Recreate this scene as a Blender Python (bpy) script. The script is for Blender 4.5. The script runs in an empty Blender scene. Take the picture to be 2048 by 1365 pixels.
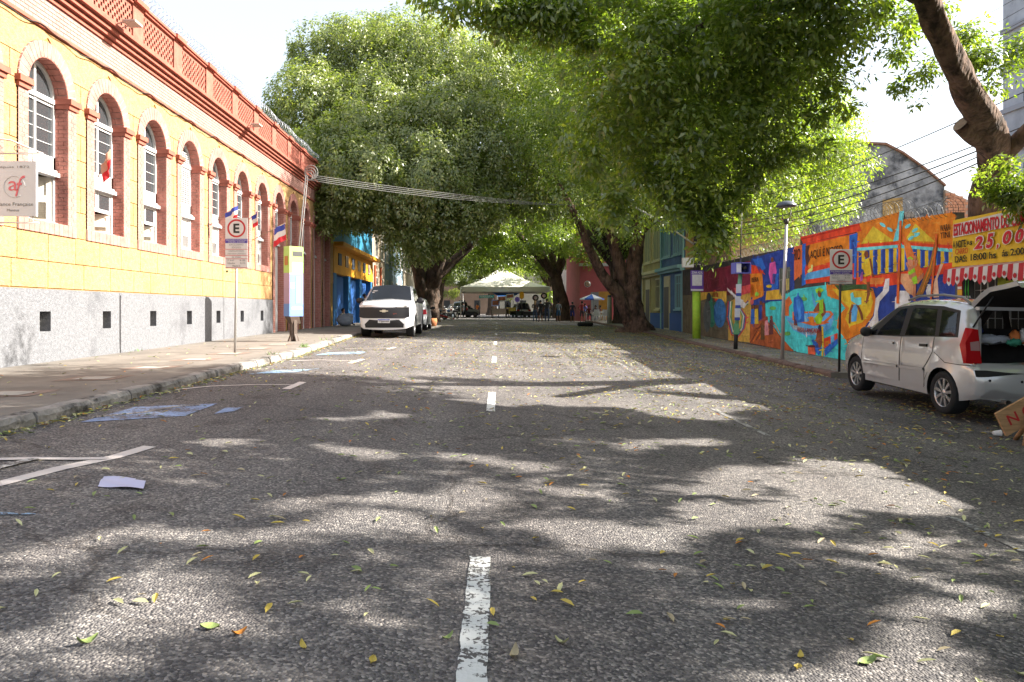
import bpy, bmesh, math, random
import numpy as np
from mathutils import Vector, Matrix
from mathutils.geometry import delaunay_2d_cdt
random.seed(7)
R = math.radians
scene = bpy.context.scene
COL = scene.collection
# ---------------------------------------------------------------- camera, sky, sun, exposure
F, CX, CY, CZ = 1500.0, 964.0, 620.0, 1.3
cam_d = bpy.data.cameras.new('camera'); cam = bpy.data.objects.new('camera', cam_d); COL.objects.link(cam)
cam.location = (0, 0, CZ); cam.rotation_euler = (R(90), 0, 0)
cam_d.sensor_width = 36; cam_d.lens = F / 2048 * 36
cam_d.shift_x = (1024 - CX) / 2048; cam_d.shift_y = -(682.5 - CY) / 2048
cam_d.clip_end = 3000; cam_d.clip_start = 0.05
scene.camera = cam
ELEV = R(32.5); AZ = 0.02
SUN = Vector((math.cos(ELEV), AZ, math.sin(ELEV))).normalized()
world = bpy.data.worlds.new('World'); scene.world = world; world.use_nodes = True
wn = world.node_tree.nodes; wl = world.node_tree.links
bg = wn['Background']; sky = wn.new('ShaderNodeTexSky'); sky.sky_type = 'NISHITA'; sky.sun_disc = False
sky.sun_elevation = ELEV; sky.sun_rotation = R(89); sky.dust_density = 4.0; sky.air_density = 1.0; sky.ozone_density = 0.6
hz = wn.new('ShaderNodeMix'); hz.data_type = 'RGBA'; hz.inputs['Factor'].default_value = .5; hz.inputs['B'].default_value = (2.6, 2.64, 2.68, 1)   # even veil of bright haze over the whole sky
wl.new(sky.outputs['Color'], hz.inputs['A']); wl.new(hz.outputs['Result'], bg.inputs['Color']); bg.inputs['Strength'].default_value = 0.112
sl = bpy.data.lights.new('sun', 'SUN'); sl.energy = 4.7; sl.angle = R(0.5); sl.color = (1.0, 0.94, 0.84)
so = bpy.data.objects.new('sun', sl); COL.objects.link(so); so.location = (30, 10, 30)
so.rotation_euler = (-SUN).to_track_quat('-Z', 'Y').to_euler()
vs = scene.view_settings; vs.view_transform = 'Standard'; vs.look = 'None'; vs.exposure = 2.12; vs.gamma = 1.0; vs.use_curve_mapping = False
scene.cycles.max_bounces = 9; scene.cycles.diffuse_bounces = 7; scene.cycles.transmission_bounces = 7; scene.cycles.transparent_max_bounces = 8
scene.cycles.use_denoising = True

# ---------------------------------------------------------------- ground shape (h = metres below the lens)
def interp(x, tab): return float(np.interp(x, [t[0] for t in tab], [t[1] for t in tab]))
HL = [(-12, 1.14), (0, 1.06), (6, 1.02), (16, .99), (27, .92), (60, .88), (120, .85), (400, .8)]
HR = [(-12, 1.74), (0, 1.66), (10, 1.575), (12, 1.55), (15.5, 1.42), (18.5, 1.37), (27, 1.27), (37, 1.12), (60, .96), (120, .86), (400, .8)]
KERB_H = 0.115
def xkl(y): return interp(y, [(-12, -3.95), (16, -3.9), (24, -4.35), (400, -4.35)])
def xkr(y): return 6.85 + .027 * min(y, 70)
XF = -7.4                       # plane of the facade on the left
def xwr(y): return 8.6 + .02 * y  # plane of the mural wall
def hroad(x, y):
    a, b = xkl(y), xkr(y); l, r = interp(y, HL), interp(y, HR)
    return l + (x - a) / (b - a) * (r - l)
def hroad_v(x, y):
    a = np.interp(y, [-12, 16, 24, 400], [-3.95, -3.9, -4.35, -4.35]); b = 6.85 + .027 * np.minimum(y, 70)
    l = np.interp(y, [t[0] for t in HL], [t[1] for t in HL]); r = np.interp(y, [t[0] for t in HR], [t[1] for t in HR]); return l + (x - a) / (b - a) * (r - l)
def zroad(x, y): return CZ - hroad(x, y)
def zpl(y): return CZ - (interp(y, HL) - KERB_H)                       # left pavement
def zpr(y): return CZ - (interp(y, HR) - KERB_H)                       # right pavement
def P(px, py, d): return Vector(((px - CX) / F * d, d, CZ + (CY - py) / F * d))
def G(px, py):                                                          # road point seen at a pixel
    d = 10.
    for _ in range(40):
        x = (px - CX) / F * d; d = .5 * d + .5 * hroad(x, d) * F / (py - CY)
    x = (px - CX) / F * d
    return Vector((x, d, zroad(x, d)))
def WR(px, py):                                                         # point of the mural wall plane
    y = 8.6 / ((px - CX) / F - .02)
    return y, CZ + (CY - py) / F * y

# ---------------------------------------------------------------- helpers
LOC = {}
def setp(o, label=None, cat=None, group=None, kind=None):
    if label: o['label'] = label
    if cat: o['category'] = cat
    if group: o['group'] = group
    if kind: o['kind'] = kind
    return o
def thing(name, label, cat, loc=(0, 0, 0), rz=0, group=None):
    o = bpy.data.objects.new(name, None); COL.objects.link(o); o.empty_display_size = .2
    o.location = loc; o.rotation_euler = (0, 0, rz); LOC[o.name] = (Vector(loc), rz)
    return setp(o, label, cat, group)
def link(name, me, parent=None, loc=None, rot=None):
    o = bpy.data.objects.new(name, me); COL.objects.link(o)
    if parent is not None: o.parent = parent
    if loc is not None: o.location = loc
    if rot is not None: o.rotation_euler = rot
    return o
def root_of(o):
    while o.parent is not None: o = o.parent
    return o
class MB:
    """collects shapes into one mesh; world coordinates unless build(local=True)"""
    def __init__(s): s.v = []; s.f = []; s.m = []; s.sm = []
    def add(s, vs, fs, m=0, smooth=False):
        b = len(s.v); s.v += [tuple(v) for v in vs]
        s.f += [tuple(b + i for i in f) for f in fs]; s.m += [m] * len(fs); s.sm += [smooth] * len(fs); return s
    def box(s, a, b, m=0):
        x0, y0, z0 = [min(p, q) for p, q in zip(a, b)]; x1, y1, z1 = [max(p, q) for p, q in zip(a, b)]
        return s.add([(x0, y0, z0), (x1, y0, z0), (x1, y1, z0), (x0, y1, z0), (x0, y0, z1), (x1, y0, z1), (x1, y1, z1), (x0, y1, z1)],
                     [(3, 2, 1, 0), (4, 5, 6, 7), (0, 1, 5, 4), (1, 2, 6, 5), (2, 3, 7, 6), (3, 0, 4, 7)], m)
    def bbox(s, c, size, bev=.01, m=0, rot=None):        # box with chamfered edges, optional rotation matrix
        bm = bmesh.new(); bmesh.ops.create_cube(bm, size=1)
        bmesh.ops.scale(bm, vec=size, verts=bm.verts)
        if bev > 0: bmesh.ops.bevel(bm, geom=bm.edges[:], offset=bev, segments=2, affect='EDGES', profile=.6)
        M = Matrix.Translation(Vector(c)) @ (rot.to_4x4() if rot is not None else Matrix())
        bm.transform(M); bm.verts.index_update()
        s.add([v.co[:] for v in bm.verts], [[v.index for v in f.verts] for f in bm.faces], m, False); bm.free(); return s
    def prism(s, pts, off, m=0):                         # polygon (3d points) extruded by vector off
        n = len(pts); off = Vector(off); a = [Vector(p) for p in pts]; b = [p + off for p in a]
        nrm = Vector((0, 0, 0))
        for i in range(n): nrm += (a[i] - a[0]).cross(a[(i + 1) % n] - a[0])
        fl = nrm.dot(off) > 0
        fs = [tuple(range(n))[::-1], tuple(range(n, 2 * n))] + [(i, (i + 1) % n, n + (i + 1) % n, n + i) for i in range(n)]
        if not fl: fs = [f[::-1] for f in fs]
        return s.add(a + b, fs, m)
    def poly(s, pts, m=0): return s.add(pts, [tuple(range(len(pts)))], m)
    def tube(s, pts, r, n=8, m=0, caps=True, smooth=True):
        pts = [Vector(p) for p in pts]; k = len(pts); rr = r if isinstance(r, (list, tuple)) else [r] * k
        vs = []; up = Vector((0, 0, 1)); prev = None
        for i, p in enumerate(pts):
            t = (pts[min(i + 1, k - 1)] - pts[max(i - 1, 0)])
            t = t.normalized() if t.length > 1e-9 else up
            if prev is None:
                a = t.cross(up if abs(t.z) < .95 else Vector((1, 0, 0))).normalized()
            else:
                a = prev - t * prev.dot(t); a = a.normalized() if a.length > 1e-6 else t.cross(up).normalized()
            prev = a; b = t.cross(a)
            for j in range(n):
                an = 2 * math.pi * j / n; vs.append(p + (a * math.cos(an) + b * math.sin(an)) * rr[i])
        fs = [(i * n + j, i * n + (j + 1) % n, (i + 1) * n + (j + 1) % n, (i + 1) * n + j) for i in range(k - 1) for j in range(n)]
        s.add(vs, fs, m, smooth)
        if caps:
            b0 = len(s.v) - k * n
            s.f += [tuple(b0 + j for j in range(n))[::-1], tuple(b0 + (k - 1) * n + j for j in range(n))]; s.m += [m, m]; s.sm += [False, False]
        return s
    def lathe(s, prof, c=(0, 0, 0), axis='z', n=24, m=0, smooth=True, close=False):   # prof: (r, h)
        vs = []; c = Vector(c)
        for r_, h in prof:
            for j in range(n):
                an = 2 * math.pi * j / n; u, w = r_ * math.cos(an), r_ * math.sin(an)
                vs.append(c + (Vector((u, w, h)) if axis == 'z' else Vector((h, u, w)) if axis == 'x' else Vector((w, h, u))))
        k = len(prof); kk = k if close else k - 1
        fs = [(i * n + j, i * n + (j + 1) % n, ((i + 1) % k) * n + (j + 1) % n, ((i + 1) % k) * n + j) for i in range(kk) for j in range(n)]
        return s.add(vs, fs, m, smooth)
    def ell(s, c, r, m=0, n=10, k=6):
        vs = []; c = Vector(c)
        for i in range(k + 1):
            t = math.pi * i / k
            for j in range(n):
                an = 2 * math.pi * j / n
                vs.append((c.x + r[0] * math.sin(t) * math.cos(an), c.y + r[1] * math.sin(t) * math.sin(an), c.z + r[2] * math.cos(t)))
        return s.add(vs, [(i * n + j, (i + 1) * n + j, (i + 1) * n + (j + 1) % n, i * n + (j + 1) % n) for i in range(k) for j in range(n)], m, True)
    def mesh(s, name, mats, base=Vector((0, 0, 0))):
        me = bpy.data.meshes.new(name); b = Vector(base)
        me.from_pydata([(v[0] - b.x, v[1] - b.y, v[2] - b.z) for v in s.v], [], s.f)
        for mt in (mats if isinstance(mats, (list, tuple)) else [mats]): me.materials.append(mt)
        me.polygons.foreach_set('material_index', s.m); me.polygons.foreach_set('use_smooth', s.sm); me.update()
        return me
    def build(s, name, mats, parent=None, local=False):
        base = Vector((0, 0, 0))
        if parent is not None and not local:
            base = LOC.get(root_of(parent).name, (Vector((0, 0, 0)), 0))[0]
        return link(name, s.mesh(name, mats, base), parent)

def nmat(name, col, rough=.8, var=.0, vscale=4., bump=0., bscale=60., metal=0., spec=.3, col2=None, stain=None, coat=0., detail=4., aniso=None):
    m = bpy.data.materials.new(name); m.use_nodes = True; nt = m.node_tree; n = nt.nodes; L = nt.links
    b = n['Principled BSDF']; b.inputs['Roughness'].default_value = rough; b.inputs['Metallic'].default_value = metal
    b.inputs['Specular IOR Level'].default_value = spec; b.inputs['Coat Weight'].default_value = coat
    b.inputs['Base Color'].default_value = (*col, 1)
    tc = n.new('ShaderNodeTexCoord'); src = tc.outputs['Object']
    if aniso:
        mp = n.new('ShaderNodeMapping'); mp.inputs['Scale'].default_value = aniso; L.new(src, mp.inputs['Vector']); src = mp.outputs['Vector']
    last = None
    if var > 0 or col2:
        nz = n.new('ShaderNodeTexNoise'); nz.inputs['Scale'].default_value = vscale; nz.inputs['Detail'].default_value = detail; nz.inputs['Roughness'].default_value = .65
        L.new(src, nz.inputs['Vector'])
        rp = n.new('ShaderNodeValToRGB'); c2 = col2 or tuple(min(1, c * (1 + var)) for c in col); c1 = col if col2 else tuple(c * (1 - var) for c in col)
        rp.color_ramp.elements[0].position = .3; rp.color_ramp.elements[1].position = .7
        rp.color_ramp.elements[0].color = (*c1, 1); rp.color_ramp.elements[1].color = (*c2, 1)
        L.new(nz.outputs['Fac'], rp.inputs['Fac']); last = rp.outputs['Color']
    if stain:                                            # (colour, scale, threshold): dirt with a shape of its own
        nz = n.new('ShaderNodeTexNoise'); nz.inputs['Scale'].default_value = stain[1]; nz.inputs['Detail'].default_value = 8; nz.inputs['Roughness'].default_value = .7
        L.new(src, nz.inputs['Vector'])
        rp = n.new('ShaderNodeValToRGB'); rp.color_ramp.elements[0].position = stain[2]; rp.color_ramp.elements[1].position = min(1, stain[2] + .15)
        L.new(nz.outputs['Fac'], rp.inputs['Fac'])
        mx = n.new('ShaderNodeMix'); mx.data_type = 'RGBA'; L.new(rp.outputs['Color'], mx.inputs['Factor'])
        if last is not None: L.new(last, mx.inputs['A'])
        else: mx.inputs['A'].default_value = (*col, 1)
        mx.inputs['B'].default_value = (*stain[0], 1); last = mx.outputs['Result']
    if last is not None: L.new(last, b.inputs['Base Color'])
    if bump > 0:
        nz = n.new('ShaderNodeTexNoise'); nz.inputs['Scale'].default_value = bscale; nz.inputs['Detail'].default_value = 5; L.new(src, nz.inputs['Vector'])
        bp = n.new('ShaderNodeBump'); bp.inputs['Strength'].default_value = min(1, bump); bp.inputs['Distance'].default_value = .02
        L.new(nz.outputs['Fac'], bp.inputs['Height']); L.new(bp.outputs['Normal'], b.inputs['Normal'])
    return m
MATS = {}
def M(name, *a, **k):
    if name not in MATS: MATS[name] = nmat(name, *a, **k)
    return MATS[name]
def flat(r, g, b, rough=.7):                             # a plain paint, named by its colour
    return M('paint_%d_%d_%d' % (r * 100, g * 100, b * 100), (r, g, b), rough, .12, 9.)
def text_mesh(txt, w=None, h=None, depth=.002, shear=0., bold=0.):
    cu = bpy.data.curves.new('t', 'FONT'); cu.body = txt; cu.extrude = depth; cu.shear = shear; cu.offset = bold; cu.resolution_u = 3
    o = bpy.data.objects.new('t', cu); COL.objects.link(o)
    dg = bpy.context.evaluated_depsgraph_get(); dg.update()
    me = bpy.data.meshes.new_from_object(o.evaluated_get(dg)); bpy.data.objects.remove(o); bpy.data.curves.remove(cu)
    co = np.empty(len(me.vertices) * 3); me.vertices.foreach_get('co', co); co = co.reshape(-1, 3)
    mn, mx = co[:, :2].min(0), co[:, :2].max(0); sz = mx - mn
    sx = w / sz[0] if w else (h / sz[1]); sy = h / sz[1] if h else sx
    co[:, 0] = (co[:, 0] - mn[0]) * sx; co[:, 1] = (co[:, 1] - mn[1]) * sy
    me.vertices.foreach_set('co', co.ravel()); me.update(); me.materials.clear()
    return me
def text(name, txt, mat, parent, org, ux, uy, w=None, h=None, depth=.002, shear=0., bold=0., center=False):
    """org: lower-left corner in the parent's own space; ux, uy: reading and up directions"""
    me = text_mesh(txt, w, h, depth, shear, bold); me.materials.append(mat)
    ux = Vector(ux).normalized(); uy = Vector(uy).normalized(); uz = ux.cross(uy); org = Vector(org)
    if center:
        xs = max(v.co.x for v in me.vertices); org = org - ux * xs / 2
    Mx = Matrix((ux, uy, uz)).transposed().to_4x4(); Mx.translation = org; me.transform(Mx)
    return link(name, me, parent)
# ================================================================ materials of the ground
def asphalt_material():
    m = bpy.data.materials.new('asphalt'); m.use_nodes = True; nt = m.node_tree; n = nt.nodes; L = nt.links
    b = n['Principled BSDF']; b.inputs['Roughness'].default_value = .82; b.inputs['Specular IOR Level'].default_value = .35
    tc = n.new('ShaderNodeTexCoord'); src = tc.outputs['Object']
    v = n.new('ShaderNodeTexVoronoi'); v.inputs['Scale'].default_value = 78; v.inputs['Randomness'].default_value = 1; L.new(src, v.inputs['Vector'])
    sp = n.new('ShaderNodeSeparateColor'); L.new(v.outputs['Color'], sp.inputs['Color'])
    r1 = n.new('ShaderNodeValToRGB'); e = r1.color_ramp.elements
    e[0].position = 0; e[0].color = (.062, .059, .063, 1); e[1].position = 1; e[1].color = (.34, .315, .295, 1)
    x = e.new(.45); x.color = (.118, .112, .113, 1); x = e.new(.8); x.color = (.185, .174, .168, 1)
    L.new(sp.outputs['Red'], r1.inputs['Fac'])
    big = n.new('ShaderNodeTexNoise'); big.inputs['Scale'].default_value = .55; big.inputs['Detail'].default_value = 6; L.new(src, big.inputs['Vector'])
    r2 = n.new('ShaderNodeValToRGB'); r2.color_ramp.elements[0].position = .3; r2.color_ramp.elements[1].position = .72
    r2.color_ramp.elements[0].color = (.84, .83, .83, 1); r2.color_ramp.elements[1].color = (1.25, 1.21, 1.17, 1); L.new(big.outputs['Fac'], r2.inputs['Fac'])
    mp = n.new('ShaderNodeMapping'); mp.inputs['Scale'].default_value = (1.6, .05, 1); L.new(src, mp.inputs['Vector'])   # tyre tracks along the street
    tr = n.new('ShaderNodeTexNoise'); tr.inputs['Scale'].default_value = 1.0; tr.inputs['Detail'].default_value = 3; L.new(mp.outputs['Vector'], tr.inputs['Vector'])
    r3 = n.new('ShaderNodeValToRGB'); r3.color_ramp.elements[0].position = .35; r3.color_ramp.elements[1].position = .65
    r3.color_ramp.elements[0].color = (.82, .80, .80, 1); r3.color_ramp.elements[1].color = (1.15, 1.15, 1.14, 1); L.new(tr.outputs['Fac'], r3.inputs['Fac'])
    m1 = n.new('ShaderNodeMix'); m1.data_type = 'RGBA'; m1.blend_type = 'MULTIPLY'; m1.inputs['Factor'].default_value = 1
    L.new(r1.outputs['Color'], m1.inputs['A']); L.new(r2.outputs['Color'], m1.inputs['B'])
    m2 = n.new('ShaderNodeMix'); m2.data_type = 'RGBA'; m2.blend_type = 'MULTIPLY'; m2.inputs['Factor'].default_value = 1
    L.new(m1.outputs['Result'], m2.inputs['A']); L.new(r3.outputs['Color'], m2.inputs['B'])
    cv = n.new('ShaderNodeTexVoronoi'); cv.feature = 'DISTANCE_TO_EDGE'; cv.inputs['Scale'].default_value = .42
    wz = n.new('ShaderNodeTexNoise'); wz.inputs['Scale'].default_value = 2.2; wz.inputs['Detail'].default_value = 6; L.new(src, wz.inputs['Vector'])
    wa = n.new('ShaderNodeVectorMath'); wa.operation = 'MULTIPLY_ADD'; wa.inputs[1].default_value = (.55, .55, .55); L.new(wz.outputs['Color'], wa.inputs[0]); L.new(src, wa.inputs[2]); L.new(wa.outputs[0], cv.inputs['Vector'])
    cr = n.new('ShaderNodeValToRGB'); cr.color_ramp.elements[0].position = 0; cr.color_ramp.elements[0].color = (.52, .50, .49, 1); cr.color_ramp.elements[1].position = .011; cr.color_ramp.elements[1].color = (1, 1, 1, 1); L.new(cv.outputs['Distance'], cr.inputs['Fac'])
    mk = n.new('ShaderNodeTexNoise'); mk.inputs['Scale'].default_value = .33; mk.inputs['Detail'].default_value = 2; L.new(src, mk.inputs['Vector'])
    mr = n.new('ShaderNodeValToRGB'); mr.color_ramp.elements[0].position = .42; mr.color_ramp.elements[1].position = .52; L.new(mk.outputs['Fac'], mr.inputs['Fac'])
    m3 = n.new('ShaderNodeMix'); m3.data_type = 'RGBA'; m3.blend_type = 'MULTIPLY'; L.new(mr.outputs['Color'], m3.inputs['Factor']); L.new(m2.outputs['Result'], m3.inputs['A']); L.new(cr.outputs['Color'], m3.inputs['B'])
    st = n.new('ShaderNodeTexNoise'); st.inputs['Scale'].default_value = 1.7; st.inputs['Detail'].default_value = 5; st.inputs['Distortion'].default_value = .6; L.new(src, st.inputs['Vector'])
    sr = n.new('ShaderNodeValToRGB'); sr.color_ramp.elements[0].position = .58; sr.color_ramp.elements[0].color = (1, 1, 1, 1); sr.color_ramp.elements[1].position = .74; sr.color_ramp.elements[1].color = (.58, .56, .55, 1); L.new(st.outputs['Fac'], sr.inputs['Fac'])
    m4 = n.new('ShaderNodeMix'); m4.data_type = 'RGBA'; m4.blend_type = 'MULTIPLY'; m4.inputs['Factor'].default_value = 1; L.new(m3.outputs['Result'], m4.inputs['A']); L.new(sr.outputs['Color'], m4.inputs['B'])
    L.new(m4.outputs['Result'], b.inputs['Base Color'])
    inv = n.new('ShaderNodeMath'); inv.operation = 'MULTIPLY'; inv.inputs[1].default_value = -1; L.new(v.outputs['Distance'], inv.inputs[0])
    ad = n.new('ShaderNodeMath'); ad.operation = 'ADD'; L.new(inv.outputs[0], ad.inputs[0]); L.new(sp.outputs['Green'], ad.inputs[1])
    bp = n.new('ShaderNodeBump'); bp.inputs['Strength'].default_value = 1.0; bp.inputs['Distance'].default_value = .011
    L.new(ad.outputs[0], bp.inputs['Height']); L.new(bp.outputs['Normal'], b.inputs['Normal'])
    return m
ASPH = asphalt_material()
def worn_paint(name, col, keep=.5, scale=55.):
    m = bpy.data.materials.new(name); m.use_nodes = True; nt = m.node_tree; n = nt.nodes; L = nt.links
    b = n['Principled BSDF']; b.inputs['Roughness'].default_value = .75
    tc = n.new('ShaderNodeTexCoord')
    v = n.new('ShaderNodeTexVoronoi'); v.inputs['Scale'].default_value = scale; L.new(tc.outputs['Object'], v.inputs['Vector'])
    sp = n.new('ShaderNodeSeparateColor'); L.new(v.outputs['Color'], sp.inputs['Color'])
    nz = n.new('ShaderNodeTexNoise'); nz.inputs['Scale'].default_value = 3.5; nz.inputs['Detail'].default_value = 7; L.new(tc.outputs['Object'], nz.inputs['Vector'])
    fz = n.new('ShaderNodeTexNoise'); fz.inputs['Scale'].default_value = 90; fz.inputs['Detail'].default_value = 6; fz.inputs['Roughness'].default_value = .7; L.new(tc.outputs['Object'], fz.inputs['Vector'])
    a0 = n.new('ShaderNodeMath'); a0.operation = 'MULTIPLY_ADD'; a0.inputs[1].default_value = .28; L.new(sp.outputs['Red'], a0.inputs[0]); L.new(nz.outputs['Fac'], a0.inputs[2])
    ad = n.new('ShaderNodeMath'); ad.operation = 'MULTIPLY_ADD'; ad.inputs[1].default_value = .5; L.new(fz.outputs['Fac'], ad.inputs[0]); L.new(a0.outputs[0], ad.inputs[2])
    rp = n.new('ShaderNodeValToRGB'); rp.color_ramp.elements[0].position = keep; rp.color_ramp.elements[1].position = keep + .16
    L.new(ad.outputs[0], rp.inputs['Fac'])
    mx = n.new('ShaderNodeMix'); mx.data_type = 'RGBA'; L.new(rp.outputs['Color'], mx.inputs['Factor'])
    mx.inputs['A'].default_value = (*col, 1); mx.inputs['B'].default_value = (.085, .078, .075, 1); L.new(mx.outputs['Result'], b.inputs['Base Color'])
    bp = n.new('ShaderNodeBump'); bp.inputs['Strength'].default_value = .5; bp.inputs['Distance'].default_value = .005
    L.new(v.outputs['Distance'], bp.inputs['Height']); L.new(bp.outputs['Normal'], b.inputs['Normal'])
    return m
PAINTW = worn_paint('worn_white_paint', (.62, .62, .60), .96)
PAINTW2 = worn_paint('very_worn_white_paint', (.36, .35, .34), .78)
PAINTB = worn_paint('worn_blue_paint', (.20, .28, .46), .84)
PAINTB2 = worn_paint('worn_pale_blue_paint', (.24, .40, .58), .84)
CONC = M('pavement_concrete', (.165, .148, .13), .9, .28, 1.6, .25, 35, stain=((.13, .105, .095), .8, .56))
CONC_R = M('pavement_mossy', (.22, .20, .17), .9, .3, 1.4, .25, 35, stain=((.20, .16, .06), 1.1, .54))
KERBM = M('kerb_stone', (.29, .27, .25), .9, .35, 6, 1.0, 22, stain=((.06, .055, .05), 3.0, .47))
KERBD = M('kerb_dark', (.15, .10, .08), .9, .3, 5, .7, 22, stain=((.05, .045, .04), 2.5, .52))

# ================================================================ ground, road, pavements
g = MB(); g.poly([(-1500, -300, -1.1), (1500, -300, -1.1), (1500, 2500, -1.1), (-1500, 2500, -1.1)])
setp(g.build('ground', M('bare_ground', (.16, .13, .10), .95, .3, .3)), kind='structure')
ys = [-14, -10, -6, -3] + [i * 1.0 for i in range(0, 70)] + list(range(70, 130, 5)) + [140, 200, 330]
def strip(ys, xl, xr, zf, n=6):
    b = MB(); vs = []; fs = []
    for y in ys:
        a, c = xl(y), xr(y)
        for i in range(n + 1):
            x = a + (c - a) * i / n; vs.append((x, y, zf(x, y)))
    for k in range(len(ys) - 1):
        for i in range(n):
            p = k * (n + 1) + i; fs.append((p, p + 1, p + n + 2, p + n + 1))
    return b.add(vs, fs)
YR = 15.6
road = setp(strip(sorted(set(ys + [YR, YR + .02])), xkl, lambda y: xwr(y) + .1 if y <= YR else xkr(y) + .02, zroad).build('road', ASPH), kind='structure')
pav_l = setp(strip(ys, lambda y: XF - .3 if y < 62 else -14, lambda y: xkl(y) - .15, lambda x, y: zpl(y), 3).build('pavement_left', CONC), kind='structure')
pav_r = setp(strip([YR] + [y for y in ys if y > YR], lambda y: xkr(y) + .14, lambda y: xwr(y) + .25 if y < 60 else 18, lambda x, y: zpr(y), 3).build('pavement_right', CONC_R), kind='structure')
b = MB(); b.add([(xkr(YR) - .02, YR - .004, zroad(xkr(YR), YR) - .2), (xwr(YR) + .1, YR - .004, zroad(xkr(YR), YR) - .2), (xwr(YR) + .1, YR - .004, zpr(YR)), (xkr(YR) - .02, YR - .004, zpr(YR))], [(0, 1, 2, 3)]); b.build('pavement_edge', CONC_R, pav_r)
def kerb(parent, xf, zf, sgn, y0, y1, mat, w=.16):
    y = y0
    while y < y1:
        L_ = random.uniform(.75, 1.15) if y < 50 else 6.
        e = min(y + L_, y1); pts = []
        j = random.uniform(-.012, .012); t = random.uniform(-.012, .008)
        b = MB(); ya, yb = y + .008, e - .008
        k = 6; vs = []
        for i in range(k + 1):
            yy = ya + (yb - ya) * i / k; xa = xf(yy) + j; zt = zf(yy) + t + random.uniform(-.006, .006); wb = random.uniform(-.008, .008)
            zb = zt - KERB_H - .08
            for (dx, z) in ((.012 + wb, zb), (.0 + wb, zt - .045 + random.uniform(-.01, .01)), (-.03 + wb, zt - .006), (-w, zt)):
                vs.append((xa + sgn * dx, yy, z))
        fs = []
        for i in range(k):
            for q in range(3):
                f = (i * 4 + q, (i + 1) * 4 + q, (i + 1) * 4 + q + 1, i * 4 + q + 1); fs.append(f if sgn > 0 else f[::-1])
        fs += [(0, 1, 2, 3), (k * 4 + 3, k * 4 + 2, k * 4 + 1, k * 4)]
        b.add(vs, fs); b.build('kerb_stone', mat, parent); y = e
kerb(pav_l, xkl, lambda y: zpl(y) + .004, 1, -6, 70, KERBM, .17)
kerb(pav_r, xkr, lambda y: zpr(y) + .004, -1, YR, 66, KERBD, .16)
# decorative paving tiles set into the left pavement
TILE_R = M('paving_red', (.19, .14, .115), .9, .3, 6, .2, 40); TILE_W = M('paving_white', (.32, .30, .27), .9, .15, 6, .2, 40)
yy = 6.2
while yy < 19:
    xc = -5.05; a = .34
    b = MB(); z = zpl(yy) + .004; sk = .15
    b.poly([(xc - a, yy - a, z), (xc + a, yy - a + sk, z), (xc + a, yy + a + sk, z), (xc - a, yy + a, z)]); t = b.build('paving_tile', TILE_R, pav_l)
    b = MB(); z += .004; a = .2
    b.poly([(xc - a, yy - a + .06, z), (xc + a, yy - a + .09, z), (xc + a, yy + a + .09, z), (xc - a, yy + a + .06, z)]); b.build('tile_inset', TILE_W, t)
    yy += 1.75
# ---- painted markings
def mark(name, pts, mat, lift=.005):
    b = MB(); b.poly([(p[0], p[1], zroad(p[0], p[1]) + lift) for p in pts]); return b.build(name, mat, road)
for k in range(8):
    e = 3.78 + 7.2 * k; s_ = e - 2.0
    xc = lambda y: -.09 + .0215 * y
    N_ = 40; jt = lambda: random.uniform(-.004, .004)
    pts = [(xc(s_ + 2. * i / N_) - .052 + jt(), s_ + 2. * i / N_) for i in range(N_ + 1)]; pts += [(xc(e - 2. * i / N_) + .052 + jt(), e - 2. * i / N_) for i in range(N_ + 1)]
    mark('lane_dash', pts, PAINTW)
for y0, y1 in ((1.0, 5.1), (8.2, 10.4), (14.6, 17.6), (21.5, 24)):
    mark('edge_line', [(3.10, y0), (3.17, y0), (3.22, y1), (3.15, y1)], PAINTW2)
def gp(pts): return [G(*p)[:2] for p in pts]
def pline(name, pts, w, mat, lift=.005):
    p = [Vector(q) for q in gp(pts)]; l = []; r = []
    for i in range(len(p)):
        t = (p[min(i + 1, len(p) - 1)] - p[max(i - 1, 0)]).normalized(); nn = Vector((-t.y, t.x)) * w / 2
        l.append(p[i] + nn); r.append(p[i] - nn)
    b = MB(); vs = [(q.x, q.y, zroad(q.x, q.y) + lift) for q in l + r]; n = len(p)
    b.add(vs, [(i, i + n, i + n + 1, i + 1) for i in range(n - 1)])
    return b.build(name, mat, road)
WP = worn_paint('parking_paint', (.55, .49, .46), 1.02)
pline('parking_line', [(-60, 984), (120, 938), (230, 915), (300, 894)], .11, WP)
pline('parking_line', [(-40, 922), (60, 919), (150, 920), (214, 919)], .08, WP, .009)
pline('parking_line', [(-40, 948), (70, 920)], .07, PAINTW2, .013)
pline('parking_line', [(572, 779), (606, 765)], .11, WP)
pline('parking_line', [(352, 781), (420, 774), (500, 771), (586, 771)], .05, WP, .009)
pline('parking_line', [(700, 727), (726, 719)], .11, WP)
pline('parking_line', [(580, 723), (640, 721), (712, 723)], .06, WP, .009)
pline('parking_line', [(775, 699), (790, 695)], .11, WP)
pline('parking_line', [(690, 698), (782, 697)], .05, WP, .009)
mark('parking_symbol', gp([(160, 846), (370, 833), (436, 808), (270, 815)]), PAINTB)
pline('symbol_line', [(190, 836), (290, 826), (350, 815), (400, 811)], .07, PAINTW2, .009)
mark('parking_symbol', gp([(428, 829), (470, 823), (487, 815), (450, 817)]), PAINTB)
mark('parking_symbol', gp([(492, 750), (590, 745), (640, 738), (545, 742)]), PAINTB2)
mark('parking_symbol', gp([(630, 711), (720, 708), (735, 704), (655, 706)]), PAINTB2)
mark('parking_symbol', gp([(-60, 1024), (60, 1028), (80, 1031), (-60, 1031)]), PAINTB2)
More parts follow.
